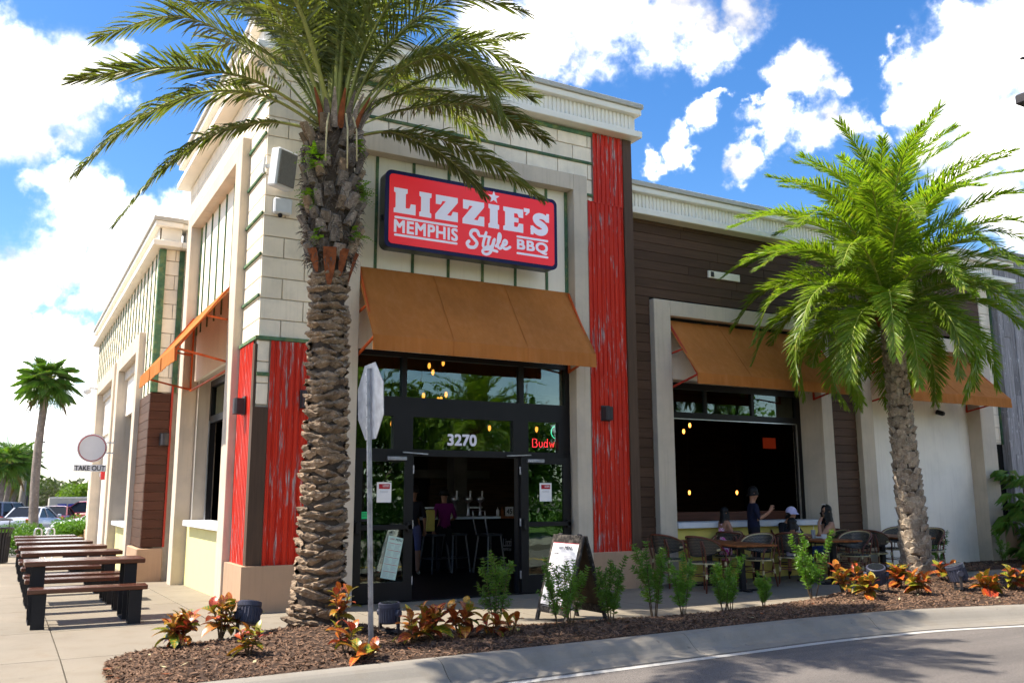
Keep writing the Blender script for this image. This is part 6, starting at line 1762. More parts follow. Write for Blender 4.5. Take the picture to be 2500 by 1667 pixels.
nm_ = thing('table_number', 'white card numbered 45 standing on the bar', 'sign', (SX(1234, 5.1), 5.1, 1.071), 0); part('card', MT['whiteplastic'], [(0, .2, 0, .01, 0, .2)], nm_); text('lettering', '45', .13, .11, (.035, -.001, .045), 'inkdark', nm_, bold=.03)
for k, (x, y) in enumerate(((SX(1195, 3.9), 3.9), (SX(1110, 4.4), 4.4), (SX(1062, 4.4), 4.4))):
    t = thing('bar_stool', ('metal bar stool in the middle of the doorway view', 'dim metal stool left of the bright bar stool', 'leftmost dim metal stool at the bar')[k], 'stool', (x, y, 0), .2, 'metal bar stools')
    part('seat', MT['dimsteel'], [(-.19, .19, -.19, .19, .72, .76)], t, b=.01)
    for sx in (-1, 1):
        for sy in (-1, 1): m = MB(); m.bar((sx * .16, sy * .16, .72), (sx * .23, sy * .23, 0), .03); m.build('leg', MT['dimsteel'], t)
    m = MB(); [m.bar((a * .2, b * .2, .28), (c * .2, d * .2, .28), .02) for a, b, c, d in ((-1, -1, 1, -1), (1, -1, 1, 1), (1, 1, -1, 1), (-1, 1, -1, -1))]; m.build('foot_ring', MT['dimsteel'], t)
    if k == 0: m = MB(); m.tube([(-.19, .18, .74), (-.25, .2, 1.0), (-.27, .21, 1.22), (-.27, -.18, 1.22), (-.25, -.18, 1.0), (-.19, -.18, .74)], .013, 7); m.build('back_hoop', MT['steel'], t)
for k in range(3):
    t = thing('beer_tap', ('left', 'middle', 'right')[k] + ' beer tap of the three on the bar', 'beer tap', (SX((1110, 1143, 1172)[k], 5.4), 5.4, 1.071), 0, 'beer taps'); m = MB(); m.lathe([(.05, 0), (.03, .05), (.025, .28), (.09, .34), (.09, .40), (.05, .43)], 14); m.build('tower', MT['steel'], t, smooth=True); m = MB(); m.tube([(0, -.09, .36), (0, -.10, .55)], .02, 8); m.build('handle', MT['whiteplastic'], t)
for k, (x, lab) in enumerate(((SX(1215, 5.08), 'white squeeze bottle on the bar'), (SX(1226, 5.08), 'brown sauce bottle on the bar'), (SX(1088, 5.08), 'orange sauce bottle on the bar'), (SX(1103, 5.08), 'pale sauce bottle on the bar'))):
    t = thing('sauce_bottle', lab, 'bottle', (x, 5.08, 1.071)); m = MB(); m.lathe([(.035, 0), (.035, .12), (.012, .16), (.006, .2)], 12); m.build('bottle', MT[('whiteplastic', 'tablewood', 'orange', 'binding')[k]], t, smooth=True)
lz = thing('bar_lettering', 'white shop lettering on the dark bar front beside the right door', 'lettering', (SX(1229, 5.19), 5.195, .30)); text('lettering', 'Lizzi', .20, .17, (0, 0, .12), 'greyplastic', lz, bold=.03); text('lettering', 'MEMPHIS Style', .20, .09, (0, 0, 0), 'greyplastic', lz, bold=.02)
hood = thing('kitchen_hood', 'dull steel kitchen pass behind the bar', 'counter', (SX(1000, 8.2), 8.2, 0)); part('header', MT['dimgrey'], [(0, 2.2, 0, .3, 1.95, 2.15)], hood); part('shelf', MT['steel'], [(0, 2.0, 0, .3, 1.2, 1.24)], hood)
PEND = [PXP(a, b, c) for a, b, c in ((1048, 889, 2.6), (1082, 883, 3.4), (1057, 905, 2.6), (1034, 962, 2.2), (1089, 959, 2.8), (1077, 971, 3.0), (1070, 972, 3.2), (865, 1026, 2.2), (957, 1030, 2.4), (1195, 1041, 2.6), (1310, 1044, 2.6),
                                     (1684, 1035, 4.2), (1669, 1050, 4.4), (1683, 1199, 5.6), (1799, 1199, 5.6))]
BL = ['topmost glowing bulb behind the middle upper transom', 'glowing bulb hanging farthest back behind the middle upper transom', 'glowing bulb just below the topmost one', 'leftmost low bulb in the middle upper transom', 'rightmost low bulb in the middle upper transom', 'right bulb of the low pair in the middle upper transom', 'left bulb of the low pair in the middle upper transom', 'bulb behind the left lower transom, next to the trunk', 'bulb behind the left lower transom, next to the sign plate', 'bulb above the door number', 'bulb above the red neon sign',
      'higher red glowing bulb inside the open wing window', 'lower red glowing bulb inside the open wing window', 'left low bulb deep inside the wing window', 'right low bulb deep inside the wing window']
for i, (x, y, z) in enumerate(PEND):
    t = thing('pendant_bulb', BL[i], 'bulb', (x, y, z), 0, 'glowing pendant bulbs inside the restaurant')
    m = MB(); m.lathe([(.008, -.085), (.026, -.06), (.03, -.02), (.018, .02)], 10); m.build('bulb', MT['bulb'], t, smooth=True); m = MB(); m.tube([(0, 0, .02), (0, 0, 4.24 - z)], .006, 5); m.tube([(0, 0, .02), (0, 0, .07)], .02, 8); m.build('cord', MT['blacks'], t)
ex = thing('glowing_sign', 'dim red lit panel deep inside the wing', 'sign', PXP(1866, 1094, 7.5)); m = MB(); m.box(0, .62, 0, .05, 0, .32); m.build('panel', emit('dim red glow', (.5, .05, .015), .03), ex)

# ------------------------------------------------------------------ people
STAND = dict(pelvis=((0, 0, .93), .125), spine=((0, -.005, 1.08), .115), chest=((0, 0, 1.28), .135), neckb=((0, -.01, 1.43), .062), neck=((0, 0, 1.49), .052), head0=((0, .015, 1.56), .074), head1=((0, .02, 1.65), .088), headtop=((0, .01, 1.72), .062),
             nose=((0, .105, 1.60), .014), chin=((0, .075, 1.54), .028))
for s, k in ((1, 'r'), (-1, 'l')):
    STAND.update({'sh' + k: ((s * .165, 0, 1.385), .062), 'el' + k: ((s * .235, -.03, 1.12), .043), 'wr' + k: ((s * .22, .07, .90), .028), 'pa' + k: ((s * .215, .09, .83), .033),
                  'hip' + k: ((s * .09, 0, .87), .095), 'kn' + k: ((s * .10, .02, .49), .062), 'an' + k: ((s * .10, -.01, .09), .04), 'toe' + k: ((s * .115, .14, .035), .034)})
SIT = dict(STAND); _dz = .93 - .53
for q in ('spine', 'chest', 'neckb', 'neck', 'head0', 'head1', 'headtop', 'nose', 'chin', 'shr', 'shl', 'elr', 'ell', 'wrr', 'wrl', 'par', 'pal', 'pelvis'):
    (x, y, z), r = STAND[q]; SIT[q] = ((x, y, z - _dz), r)
for s, k in ((1, 'r'), (-1, 'l')): SIT.update({'hip' + k: ((s * .09, .03, .51), .092), 'kn' + k: ((s * .11, .42, .51), .062), 'an' + k: ((s * .11, .42, .10), .04), 'toe' + k: ((s * .12, .57, .035), .034)})
EDG = [('pelvis', 'spine', 'top'), ('spine', 'chest', 'top'), ('chest', 'neckb', 'top'), ('neckb', 'neck', 'skin'), ('neck', 'head0', 'skin'), ('head0', 'head1', 'skin'), ('head1', 'headtop', 'skin'), ('head0', 'nose', 'skin'), ('head0', 'chin', 'skin')]
for k in 'rl': EDG += [('chest', 'sh' + k, 'sleeve'), ('sh' + k, 'el' + k, 'sleeve'), ('el' + k, 'wr' + k, 'fore'), ('wr' + k, 'pa' + k, 'skin'), ('pelvis', 'hip' + k, 'legs'), ('hip' + k, 'kn' + k, 'legs'), ('kn' + k, 'an' + k, 'shin'), ('an' + k, 'toe' + k, 'shoe')]

def person(name, label, loc, rz, base, over, wear, scale=1., hair=None, cap=None, extra=None):
    J = {k: (Vector(v[0]), v[1]) for k, v in base.items()}
    for k, v in over.items(): J[k] = (Vector(v), J[k][1]) if not isinstance(v[0], (tuple, list)) else (Vector(v[0]), v[1])
    names = list(J); V = [J[k][0] for k in names]; R = [J[k][1] for k in names]; E = [(names.index(a), names.index(b)) for a, b, _ in EDG]; tags = [t for _, _, t in EDG]
    for k in 'rl':                                           # five bent fingers of unequal length rooted in the palm
        pw, pp = J['wr' + k][0], J['pa' + k][0]; d = (pp - pw).normalized(); s = d.cross(Vector((.2, .3, 1))).normalized(); nn = s.cross(d)
        for i, (o, L) in enumerate(((-.030, .055), (-.011, .066), (.009, .07), (.027, .062))):
            a = pp + s * o + d * .022; b = a + d * L * .55; c = b + (d * .5 - nn * .8).normalized() * L * .45
            n0 = len(V); V += [b, c]; R += [.0085, .007]; E += [(names.index('pa' + k), n0), (n0, n0 + 1)]; tags += ['skin', 'skin']
        n0 = len(V); V += [pp + s * .038 - d * .005, pp + s * .055 + d * .03]; R += [.010, .008]; E += [(names.index('pa' + k), n0), (n0, n0 + 1)]; tags += ['skin', 'skin']
    me = bpy.data.meshes.new('tmp'); me.from_pydata([tuple(v * scale) for v in V], E, [])
    ob = bpy.data.objects.new('tmp', me); COL.objects.link(ob)
    ob.modifiers.new('s', 'SKIN'); sk = me.skin_vertices[0].data
    for i, r in enumerate(R): sk[i].radius = (r * scale, r * scale); sk[i].use_root = (i == 0)
    sm = ob.modifiers.new('d', 'SUBSURF'); sm.levels = 2; sm.render_levels = 2
    dg = bpy.context.evaluated_depsgraph_get(); dg.update()
    body = bpy.data.meshes.new_from_object(ob.evaluated_get(dg)); bpy.data.objects.remove(ob)
    slots = []; idx = {}
    for t in ('skin', 'top', 'sleeve', 'fore', 'legs', 'shin', 'shoe'):
        mt = wear.get(t, wear['skin']); 
        if mt not in slots: slots.append(mt)
        idx[t] = slots.index(mt)
    body.materials.clear()
    for q in slots: body.materials.append(MT[q])
    A = np.array([V[a] for a, b in E]) * scale; B_ = np.array([V[b] for a, b in E]) * scale; D = B_ - A; dd = (D * D).sum(1)
    mi = []
    for p in body.polygons:
        c = np.array(p.center); t = np.clip(((c - A) * D).sum(1) / dd, 0, 1); q = A + D * t[:, None]; mi.append(idx[tags[int(np.argmin(((c - q) ** 2).sum(1)))]])
    body.polygons.foreach_set('material_index', mi); body.polygons.foreach_set('use_smooth', [True] * len(mi))
    o = thing(name, label, 'person', loc, rz); link('body', body, o); h = J['head1'][0] * scale; f = (J['nose'][0] - J['head0'][0]); f.z = 0; f = f.normalized() if f.length > .01 else Vector((0, 1, 0)); rt = f.cross(Vector((0, 0, 1)))
    for s in (-1, 1):
        m = MB(); p = h + f * .078 * scale + rt * s * .032 * scale - Vector((0, 0, .012)) * scale; m.sphere(p, .011 * scale, 8, 6); m.build('eye', MT['hair'], o)
        m = MB(); p = h + rt * s * .088 * scale - f * .01 * scale - Vector((0, 0, .03)) * scale; m.sphere(p, .026 * scale, 8, 6, (.5, .7, 1.1)); m.build('ear', MT[wear['skin']], o, smooth=True)
    m = MB(); m.tube([h + f * .082 * scale + rt * s * .022 * scale - Vector((0, 0, .085)) * scale for s in (-1, 0, 1)], .006 * scale, 6); m.build('mouth', MT['redplastic'] if False else MT[wear['skin']], o)
    if hair:
        L, mat, curl = hair; m = MB(); n = 18; rs = random.Random(3)
        # skull cap open at the face, falling to length L behind
        rows = []
        for i in range(9):
            v = i / 8; ph = v * math.radians(108); ring = []
            for j in range(n + 1):
                a = math.radians(-128 + 256 * j / n); rr = .104 * scale * (1 + curl * rs.uniform(-.12, .2))
                d = (-f) * math.cos(a) + rt * math.sin(a); ring.append(h + Vector((0, 0, .012)) * scale + (d * math.sin(ph) + Vector((0, 0, math.cos(ph)))) * rr)
            rows.append(ring)
        for i in range(7):
            v = (i + 1) / 7; ring = []
            for j in range(n + 1):
                p = rows[8][j].copy(); a = abs(-1 + 2 * j / n); p.z -= L * v * (1 - .35 * a * a); p += (-f) * (.03 * v * scale) + rt * ((-1 + 2 * j / n) * .02 * v) + Vector((rs.uniform(-1, 1), rs.uniform(-1, 1), 0)) * .008; ring.append(p)
            rows.append(ring)
        w = n + 1; m.add([p for r in rows for p in r], [(i * w + j, i * w + j + 1, (i + 1) * w + j + 1, (i + 1) * w + j) for i in range(len(rows) - 1) for j in range(n)])
        inner = [h + (p - h) * .86 if i < 9 * w else p + f * .035 * scale for i, p in enumerate([p for r in rows for p in r])]
        m.add(inner, [(i * w + j, (i + 1) * w + j, (i + 1) * w + j + 1, i * w + j + 1) for i in range(len(rows) - 1) for j in range(n)])
        m.build('hair', MT[mat], o, smooth=True, fix=False)
    if cap:
        m = MB(); n = 16; rows = [[h + Vector((0, 0, .02)) * scale + (f * math.cos(2 * math.pi * j / n) + rt * math.sin(2 * math.pi * j / n)) * .106 * scale * math.sin(ph) + Vector((0, 0, 1)) * .105 * scale * math.cos(ph) for j in range(n)] for ph in [math.radians(6 + 90 * i / 6) for i in range(7)]]
        m.add([p for r in rows for p in r], [(i * n + j, i * n + (j + 1) % n, (i + 1) * n + (j + 1) % n, (i + 1) * n + j) for i in range(6) for j in range(n)] + [tuple(range(n))])
        b = [h + f * q * .01 + Vector((0, 0, .01)) * scale + (f * math.cos(a) * (1.0) + rt * math.sin(a)) * .106 * scale + f * (.085 * math.cos(a) ** 1.0) * q * scale + Vector((0, 0, -.035 * q)) * scale for q in (0, 1) for a in [math.radians(-62 + 124 * i / 10) for i in range(11)]]
        m.add(b, [(i, i + 1, 12 + i, 11 + i) for i in range(10)]); m.build('cap', MT[cap], o, smooth=True, fix=False)
    return o

person('person', 'standing person in dark navy shirt and trousers raising one forearm', (9.02, -.10, 0), math.radians(-118), STAND,
       {'elr': (.24, .04, 1.14), 'wrr': (.20, .25, 1.27), 'par': (.19, .29, 1.34), 'ell': (-.24, .05, 1.13), 'wrl': (-.12, .24, 1.2), 'pal': (-.08, .29, 1.24)},
       dict(skin='skin2', top='clothnavy', sleeve='clothnavy', fore='skin2', legs='clothblack', shin='clothblack', shoe='clothblack'), .95, (.06, 'hair', .1))
person('person', 'small girl in a pink floral dress beside the yellow wall', (8.42, .02, 0), math.radians(-100), STAND,
       {'elr': (.23, .06, 1.16), 'wrr': (.08, .2, 1.12), 'par': (.03, .22, 1.12), 'ell': (-.23, .06, 1.16), 'wrl': (-.08, .2, 1.10), 'pal': (-.03, .22, 1.10), 'pelvis': ((0, 0, .93), .16), 'hipr': ((.09, 0, .80), .15), 'hipl': ((-.09, 0, .80), .15)},
       dict(skin='skin2', top='floral', sleeve='skin2', legs='floral', shin='skin2', shoe='clothblack'), .74, (.20, 'hair', .1))
person('person', 'seated person in a lavender cap and black shirt looking down at food', (9.96, -.02, 0), math.radians(172), SIT,
       {'neck': (0, .05, 1.08), 'head0': (0, .10, 1.135), 'head1': (0, .12, 1.215), 'headtop': (0, .13, 1.27), 'nose': (0, .20, 1.135), 'chin': (0, .16, 1.09), 'elr': (.25, .12, .78), 'wrr': (.12, .33, .80), 'par': (.08, .38, .82), 'ell': (-.25, .12, .78), 'wrl': (-.12, .34, .79), 'pal': (-.08, .4, .80)},
       dict(skin='skin', top='clothblack', sleeve='clothblack', fore='clothblack', legs='clothblack', shin='clothblack', shoe='clothblack'), .97, (.10, 'hair', .1), 'lavender')
person('person', 'dark haired child in lavender shorts seen from behind, arm on the table', (9.20, -.84, .10), math.radians(-48), SIT,
       {'elr': (.24, .22, .90), 'wrr': (.18, .50, .92), 'par': (.17, .58, .92), 'ell': (-.22, .12, .84), 'wrl': (-.08, .36, .90), 'pal': (-.05, .42, .90)},
       dict(skin='skin2', top='clothblack', sleeve='skin2', legs='lavender', shin='skin2', shoe='clothblack'), .74, (.10, 'hair', 1.))
w_ = person('person', 'woman with long black hair in a black halter top and blue jeans', (10.56, -.44, 0), math.radians(66), SIT,
       {'elr': (.24, .10, .74), 'wrr': (.10, .34, .78), 'par': (.06, .41, .79), 'ell': (-.22, .26, .76), 'wrl': (-.09, .22, 1.02), 'pal': (-.05, .17, 1.08)},
       dict(skin='skin', top='clothblack', sleeve='skin', legs='denim', shin='denim', shoe='clothblack'), .98, (.34, 'hair', .1))
m = MB(); m.tube([(-.07, .06, 1.33), (-.03, .085, 1.335), (.03, .085, 1.335), (.07, .06, 1.33)], .009, 6); m.build('sunglasses', MT['whiteplastic'], w_)
pb = person('person', 'customer in a purple shirt with a yellow bag standing at the bar', (SX(1084, 4.3), 4.3, 0), math.radians(-15), STAND,
       {'elr': (.25, .05, 1.14), 'wrr': (.2, .25, 1.08), 'par': (.18, .3, 1.08)}, dict(skin='skin2', top='purple', sleeve='purple', legs='clothblack', shin='clothblack', shoe='clothblack'), .95, (.03, 'hair', .2))
bg_ = thing('shopping_bag', 'yellow bag held by the customer in purple', 'bag', (SX(1050, 4.2), 4.2, .92), .2); part('body', MT['yellow'], [(-.09, .09, -.05, .05, -.1, .32)], bg_, b=.02)
person('person', 'dim customer in grey blue shorts behind the left door leaf', (SX(1008, 4.0), 4.0, 0), math.radians(-30), STAND, {}, dict(skin='skin2', top='clothblack', sleeve='clothblack', legs='shorts', shin='skin2', shoe='whiteplastic'), .98, (.02, 'hair', .2))

# ------------------------------------------------------------------ background on the left: hedges, cars, palms, trees
def pxp(px, py, y):
    d = fwd + r2 * ((px - 1250) / 2168.84) + u2 * ((833.5 - py) / 2168.84); return CAM + d * ((y - CAM.y) / d.y)
GZ = -.40

def leafy(name, label, cat, c, rad, n, mat, size, seed, ground=None, lumps=10, group=None, trunk=False, drop=.0):
    """clumped leaf cards spread through an uneven volume"""
    rg = np.random.default_rng(seed); t = thing(name, label, cat, (c[0], c[1], ground if ground is not None else c[2] - rad[2]), 0, group); o = np.array([0, 0, c[2] - t.location.z])
    L = rg.normal(0, 1, (lumps, 3)); L /= np.linalg.norm(L, axis=1)[:, None]; L = L * np.array(rad) * rg.uniform(.35, .85, (lumps, 1)); lr = rg.uniform(.35, .6, lumps)
    k = rg.integers(0, lumps, n); d = rg.normal(0, 1, (n, 3)); d /= np.linalg.norm(d, axis=1)[:, None]; rr = rg.random(n) ** .4
    P = o + L[k] + d * (np.array(rad) * (lr[k] * rr)[:, None]); P = P[P[:, 2] > .02]; n = len(P)
    a = rg.normal(0, 1, (n, 3)); a /= np.linalg.norm(a, axis=1)[:, None]; b = np.cross(a, rg.normal(0, 1, (n, 3))); b /= np.linalg.norm(b, axis=1)[:, None]; s = (size * rg.uniform(.6, 1.3, n))[:, None]
    V = np.stack([P - a * s, P + b * s * .45, P + a * s, P - b * s * .45], 1).reshape(-1, 3)
    f = link('crown' if trunk else 'foliage', np_mesh('foliage', V, np.arange(n)[:, None] * 4 + np.arange(4), MT[mat]), t)
    if trunk:
        m = MB(); H = o[2]; r0 = H * .045
        m.tube([(0, 0, -.1), (.05 * H, .02, H * .4), (0, 0, H * .8)], [r0, r0 * .8, r0 * .45], 8)
        for q in L[:8]:
            e = o + q; m.tube([(.04 * H, .02, H * .35), tuple((e * .6 + np.array([0, 0, H * .12]))), tuple(e + q * .3)], [r0 * .5, r0 * .3, r0 * .08], 6)
        for q in range(22): 
            e = o + np.array(rad) * rg.normal(0, .5, 3); m.tube([(0, 0, H * .55), tuple((e + o) / 2), tuple(e)], [r0 * .25, r0 * .15, r0 * .05], 5)
        m.build('trunk', MT['twig'], t)
    else:
        m = MB()
        for q in range(6): m.tube([(rg.normal(0, .1), rg.normal(0, .1), 0), (rg.normal(0, rad[0] * .4), rg.normal(0, rad[1] * .4), rad[2])], [.02, .008], 5)
        m.build('stem', MT['leafdirt'], t)
    return t
p = pxp(62, 1300, 19.5); leafy('hedge', 'round green hedge left of the bike rack behind the benches', 'hedge', (p.x - .02, 19.6, .24), (.80, .7, .55), 11000, 'hedge', .035, 1, -.30, 16)
p = pxp(175, 1300, 19.5); leafy('hedge', 'light green hedge beside the corner of the building', 'hedge', (p.x - .02, 19.8, .28), (.78, .7, .58), 11000, 'hedge', .038, 2, -.30, 16)
p = pxp(213, 1300, 18.5); leafy('dry_shrub', 'small brown dry shrub against the light green hedge', 'shrub', (p.x - .03, 18.9, .20), (.28, .3, .45), 2600, 'drybush', .03, 3, -.30, 8)
p = pxp(8, 1290, 26); leafy('hedge', 'strip of grassy hedge behind the trash bin', 'hedge', (p.x - .5, 26, .0), (1.2, .8, .38), 4000, 'hedge', .05, 4, GZ, 12)

# bike racks
for k, px in enumerate((93, 124)):
    p = pxp(px, 1300, 17.2); t = thing('bike_rack', ('left', 'right')[k] + ' metal bike hoop in front of the hedges', 'bike rack', (p.x, 17.2, gz(0, 17.2)), 0, 'steel bike hoops')
    m = MB(); m.tube([(-.09, 0, 0), (-.09, 0, .78)] + [(-.09 * math.cos(a), 0, .78 + .09 * math.sin(a)) for a in (.5, 1.0, 1.57, 2.1, 2.6)] + [(.09, 0, .78), (.09, 0, 0)], .024, 8); m.build('hoop', MT['steel'], t, smooth=True)
    m = MB(); [m.tube([(x, 0, 0), (x, 0, .01)], .06, 10) for x in (-.09, .09)]; m.build('foot_plate', MT['steel'], t)
# trash bin
p = pxp(2, 1330, 15.5); t = thing('trash_bin', 'dark slatted trash bin at the left edge of the picture', 'trash bin', (p.x - .06, 15.5, gz(0, 15.5)))
m = MB(); m.lathe([(.20, .02), (.22, .05), (.24, .80)], 16); m.build('liner', MT['rubber'], t)
for k in range(22):
    a = 2 * math.pi * k / 22; c, s = math.cos(a), math.sin(a); m = MB(); m.bar((c * .24, s * .24, .02), (c * .265, s * .265, .7), .035, .008); m.bar((c * .265, s * .265, .7), (c * .34, s * .34, .92), .035, .008); m.build('slat', MT['bronze'], t)
m = MB(); m.lathe([(.33, .90), (.35, .92), (.33, .94)], 20); m.build('rim', MT['bronze'], t)
m = MB(); [m.tube([(q * .22, 0, .9), (q * .22, 0, 1.12)], .012, 6) for q in (-1, 1)]; m.lathe([(.30, 1.12), (.29, 1.15), (.08, 1.20)], 20); m.build('lid', MT['bronze'], t)

# ---- cars
def car(label, loc, rz, paint_, suv=False, L=4.6, group='parked cars behind the benches'):
    t = thing('parked_car', label, 'car', loc, rz, group); H = 1.70 if suv else 1.44; W = .91; belt = 1.02 if suv else .93
    # body: lofted sections along x (nose at +x)
    st = [(-L / 2, .62, .40, .80), (-L / 2 + .08, .80, .28, belt - .08), (-L / 2 + .5, W, .22, belt), (-.9, W, .20, belt - .0), (.6, W, .20, belt - .03), (L / 2 - 1.1, W, .20, belt - .10), (L / 2 - .35, .86, .24, belt - .24), (L / 2 - .06, .72, .30, .62), (L / 2, .55, .36, .52)]
    m = MB(); vs = []
    for x, w, zb_, zt in st: vs += [(x, -w * .86, zb_), (x, -w, zb_ + .22), (x, -w * .985, zt - .12), (x, -w * .88, zt), (x, 0, zt + .035), (x, w * .88, zt), (x, w * .985, zt - .12), (x, w, zb_ + .22), (x, w * .86, zb_)]
    k = 9; m.add(vs, [(i * k + j, i * k + (j + 1) % k, (i + 1) * k + (j + 1) % k, (i + 1) * k + j) for i in range(len(st) - 1) for j in range(k)] + [tuple(range(k)), tuple((len(st) - 1) * k + j for j in range(k))]); m.build('body', MT[paint_], t, smooth=True)
    # glasshouse and roof
    xr0, xr1 = (-L / 2 + .22, L / 2 - 1.35) if suv else (-L / 2 + .95, L / 2 - 1.35); tr0, tr1 = (xr0 + .22, xr1 - .95) if suv else (xr0 + .65, xr1 - .85)
    gb = [(xr0, belt), (xr1, belt - .05)]; m = MB(); w0, w1 = W * .87, W * .70; zr = H - .05
    base = [(xr0, -w0, belt), (xr1, -w0, belt - .04), (xr1, w0, belt - .04), (xr0, w0, belt)]; top_ = [(tr0, -w1, zr), (tr1, -w1, zr - .02), (tr1, w1, zr - .02), (tr0, w1, zr)]
    m.add(base + top_, [(0, 1, 5, 4), (1, 2, 6, 5), (2, 3, 7, 6), (3, 0, 4, 7)]); m.build('window_glass', MT['carglass'], t)
    m = MB(); rv = []
    for i in range(9):
        u = i / 8; x = tr0 - .03 + (tr1 - tr0 + .06) * u; cz = zr + .055 * math.sin(math.pi * (.12 + .76 * u)) - .012
        rv += [(x, -w1 - .02, zr - .03), (x, -w1 * .8, cz), (x, 0, cz + .018), (x, w1 * .8, cz), (x, w1 + .02, zr - .03)]
    m.add(rv, [(i * 5 + j, i * 5 + j + 1, (i + 1) * 5 + j + 1, (i + 1) * 5 + j) for i in range(8) for j in range(4)]); m.build('roof', MT[paint_], t, smooth=True, fix=False)
    for s in (-1, 1):
        m = MB()
        for (xa, xb) in ((xr0, tr0), (xr1, tr1), ((xr0 + xr1) / 2 - .05, (tr0 + tr1) / 2 - .05)): m.bar((xa, s * w0 * 1.005, belt - .02), (xb, s * w1 * 1.01, zr), .07, .03)
        m.build('pillar', MT[paint_] if True else MT['black'], t)
        m = MB(); m.bbox(xr1 - .45, xr1 - .25, s * W * 1.12 - .07, s * W * 1.12 + .07, belt - .02, belt + .13, .03); m.build('mirror', MT[paint_], t)
        m = MB(); m.bbox(-L / 2 + .0, -L / 2 + .30, s * .70 - .13, s * .70 + .13, belt - .22, belt - .04, .03); m.build('tail_light', MT['tail'], t)
        m = MB(); m.bbox(L / 2 - .42, L / 2 - .12, s * .66 - .13, s * .66 + .13, .58, .70, .03); m.build('headlight', MT['whiteplastic'], t)
        for x in (-L / 2 + .85, L / 2 - .88):
            m = MB(); r = .34 if suv else .315; m.lathe([(r * .62, -.11), (r, -.10), (r, .10), (r * .62, .11)], 20); m.v = [(x + v[0], s * (W - .09) + v[2], r + v[1]) for v in m.v]; wv = m.build('wheel', MT['rubber'], t)
            m = MB(); m.lathe([(r * .60, 0), (r * .45, .03), (r * .1, .03)], 12); m.v = [(x + v[0], s * (W - .09 + .105 + v[2] * .3), r + v[1]) for v in m.v]; m.build('rim', MT['steel'], wv)
    for q in (-1, 1): m = MB(); m.bbox(min(q * L / 2, q * (L / 2 - .12)), max(q * L / 2, q * (L / 2 - .12)), -.72, .72, .34, .50, .03); m.build('bumper', MT['blacks'], t)
    m = MB(); m.box(-L / 2 - .006, -L / 2 + .002, -.26, .26, .60, .72); m.build('number_plate', MT['whiteplastic'], t)
    return t
p = pxp(98, 1310, 27.5); car('nearest white sedan behind the hedges, nose left', (p.x + 2.35, 28.0, GZ), math.pi + .06, 'carwhite')
p = pxp(10, 1300, 38); car('slate blue SUV with hatch towards the camera at the left edge', (p.x + .1, 41, GZ), math.radians(62), 'cargrey', True, 4.5)
p = pxp(66, 1290, 37); car('white sedan between the slate blue SUV and the palm trunk', (p.x + .3, 39.5, GZ), math.radians(66), 'carsilver')
p = pxp(100, 1270, 43); car('maroon hatchback right of the palm trunk', (p.x + .8, 44.5, GZ), math.radians(74), 'carmaroon', False, 4.3)
p = pxp(140, 1270, 44); car('red SUV in front of the shipping container', (p.x + 1.5, 47.5, GZ), math.radians(152), 'carred', True, 4.6)
p = pxp(185, 1280, 36); car('second white car behind the nearest white sedan', (p.x + 1.3, 37.5, GZ), math.pi - .1, 'carwhite', False, 4.6)
p = pxp(35, 1262, 55); car('far dark car under the trees at the left', (p.x, 58, GZ), math.radians(20), 'cargrey', False, 4.5)
p = pxp(205, 1262, 52); car('far white car beside the container', (p.x + 1.5, 55, GZ), math.pi, 'carwhite', False, 4.4)

# shipping container
p = pxp(118, 1255, 62); q = pxp(206, 1255, 62); ct = thing('shipping_container', 'grey beige shipping container with blue panels beyond the cars', 'container', (p.x, 62, GZ)); Lc = q.x - p.x + 1.2
H = pxp(160, 1216, 62).z - GZ
part('box', MT['capgrey'], [(0, Lc, 0, 2.4, .1, H)], ct)
for i in range(int(Lc / .3)): part('rib', MT['capgrey'], [(i * .3 + .05, i * .3 + .17, -.035, -.001, .2, H - .1)], ct)
part('top_rail', MT['white'], [(-.02, Lc + .02, -.05, .0, H, H + .1)], ct)
MT['signblue'] = M('blue panel', (.03, .05, .30), .5, .1, 3)
for x0, x1 in ((.55, 1.15), (1.25, 1.8), (4.7, 5.5)): part('blue_panel', MT['signblue'], [(x0, x1, -.08, -.04, H * .45, H * .78)], ct)

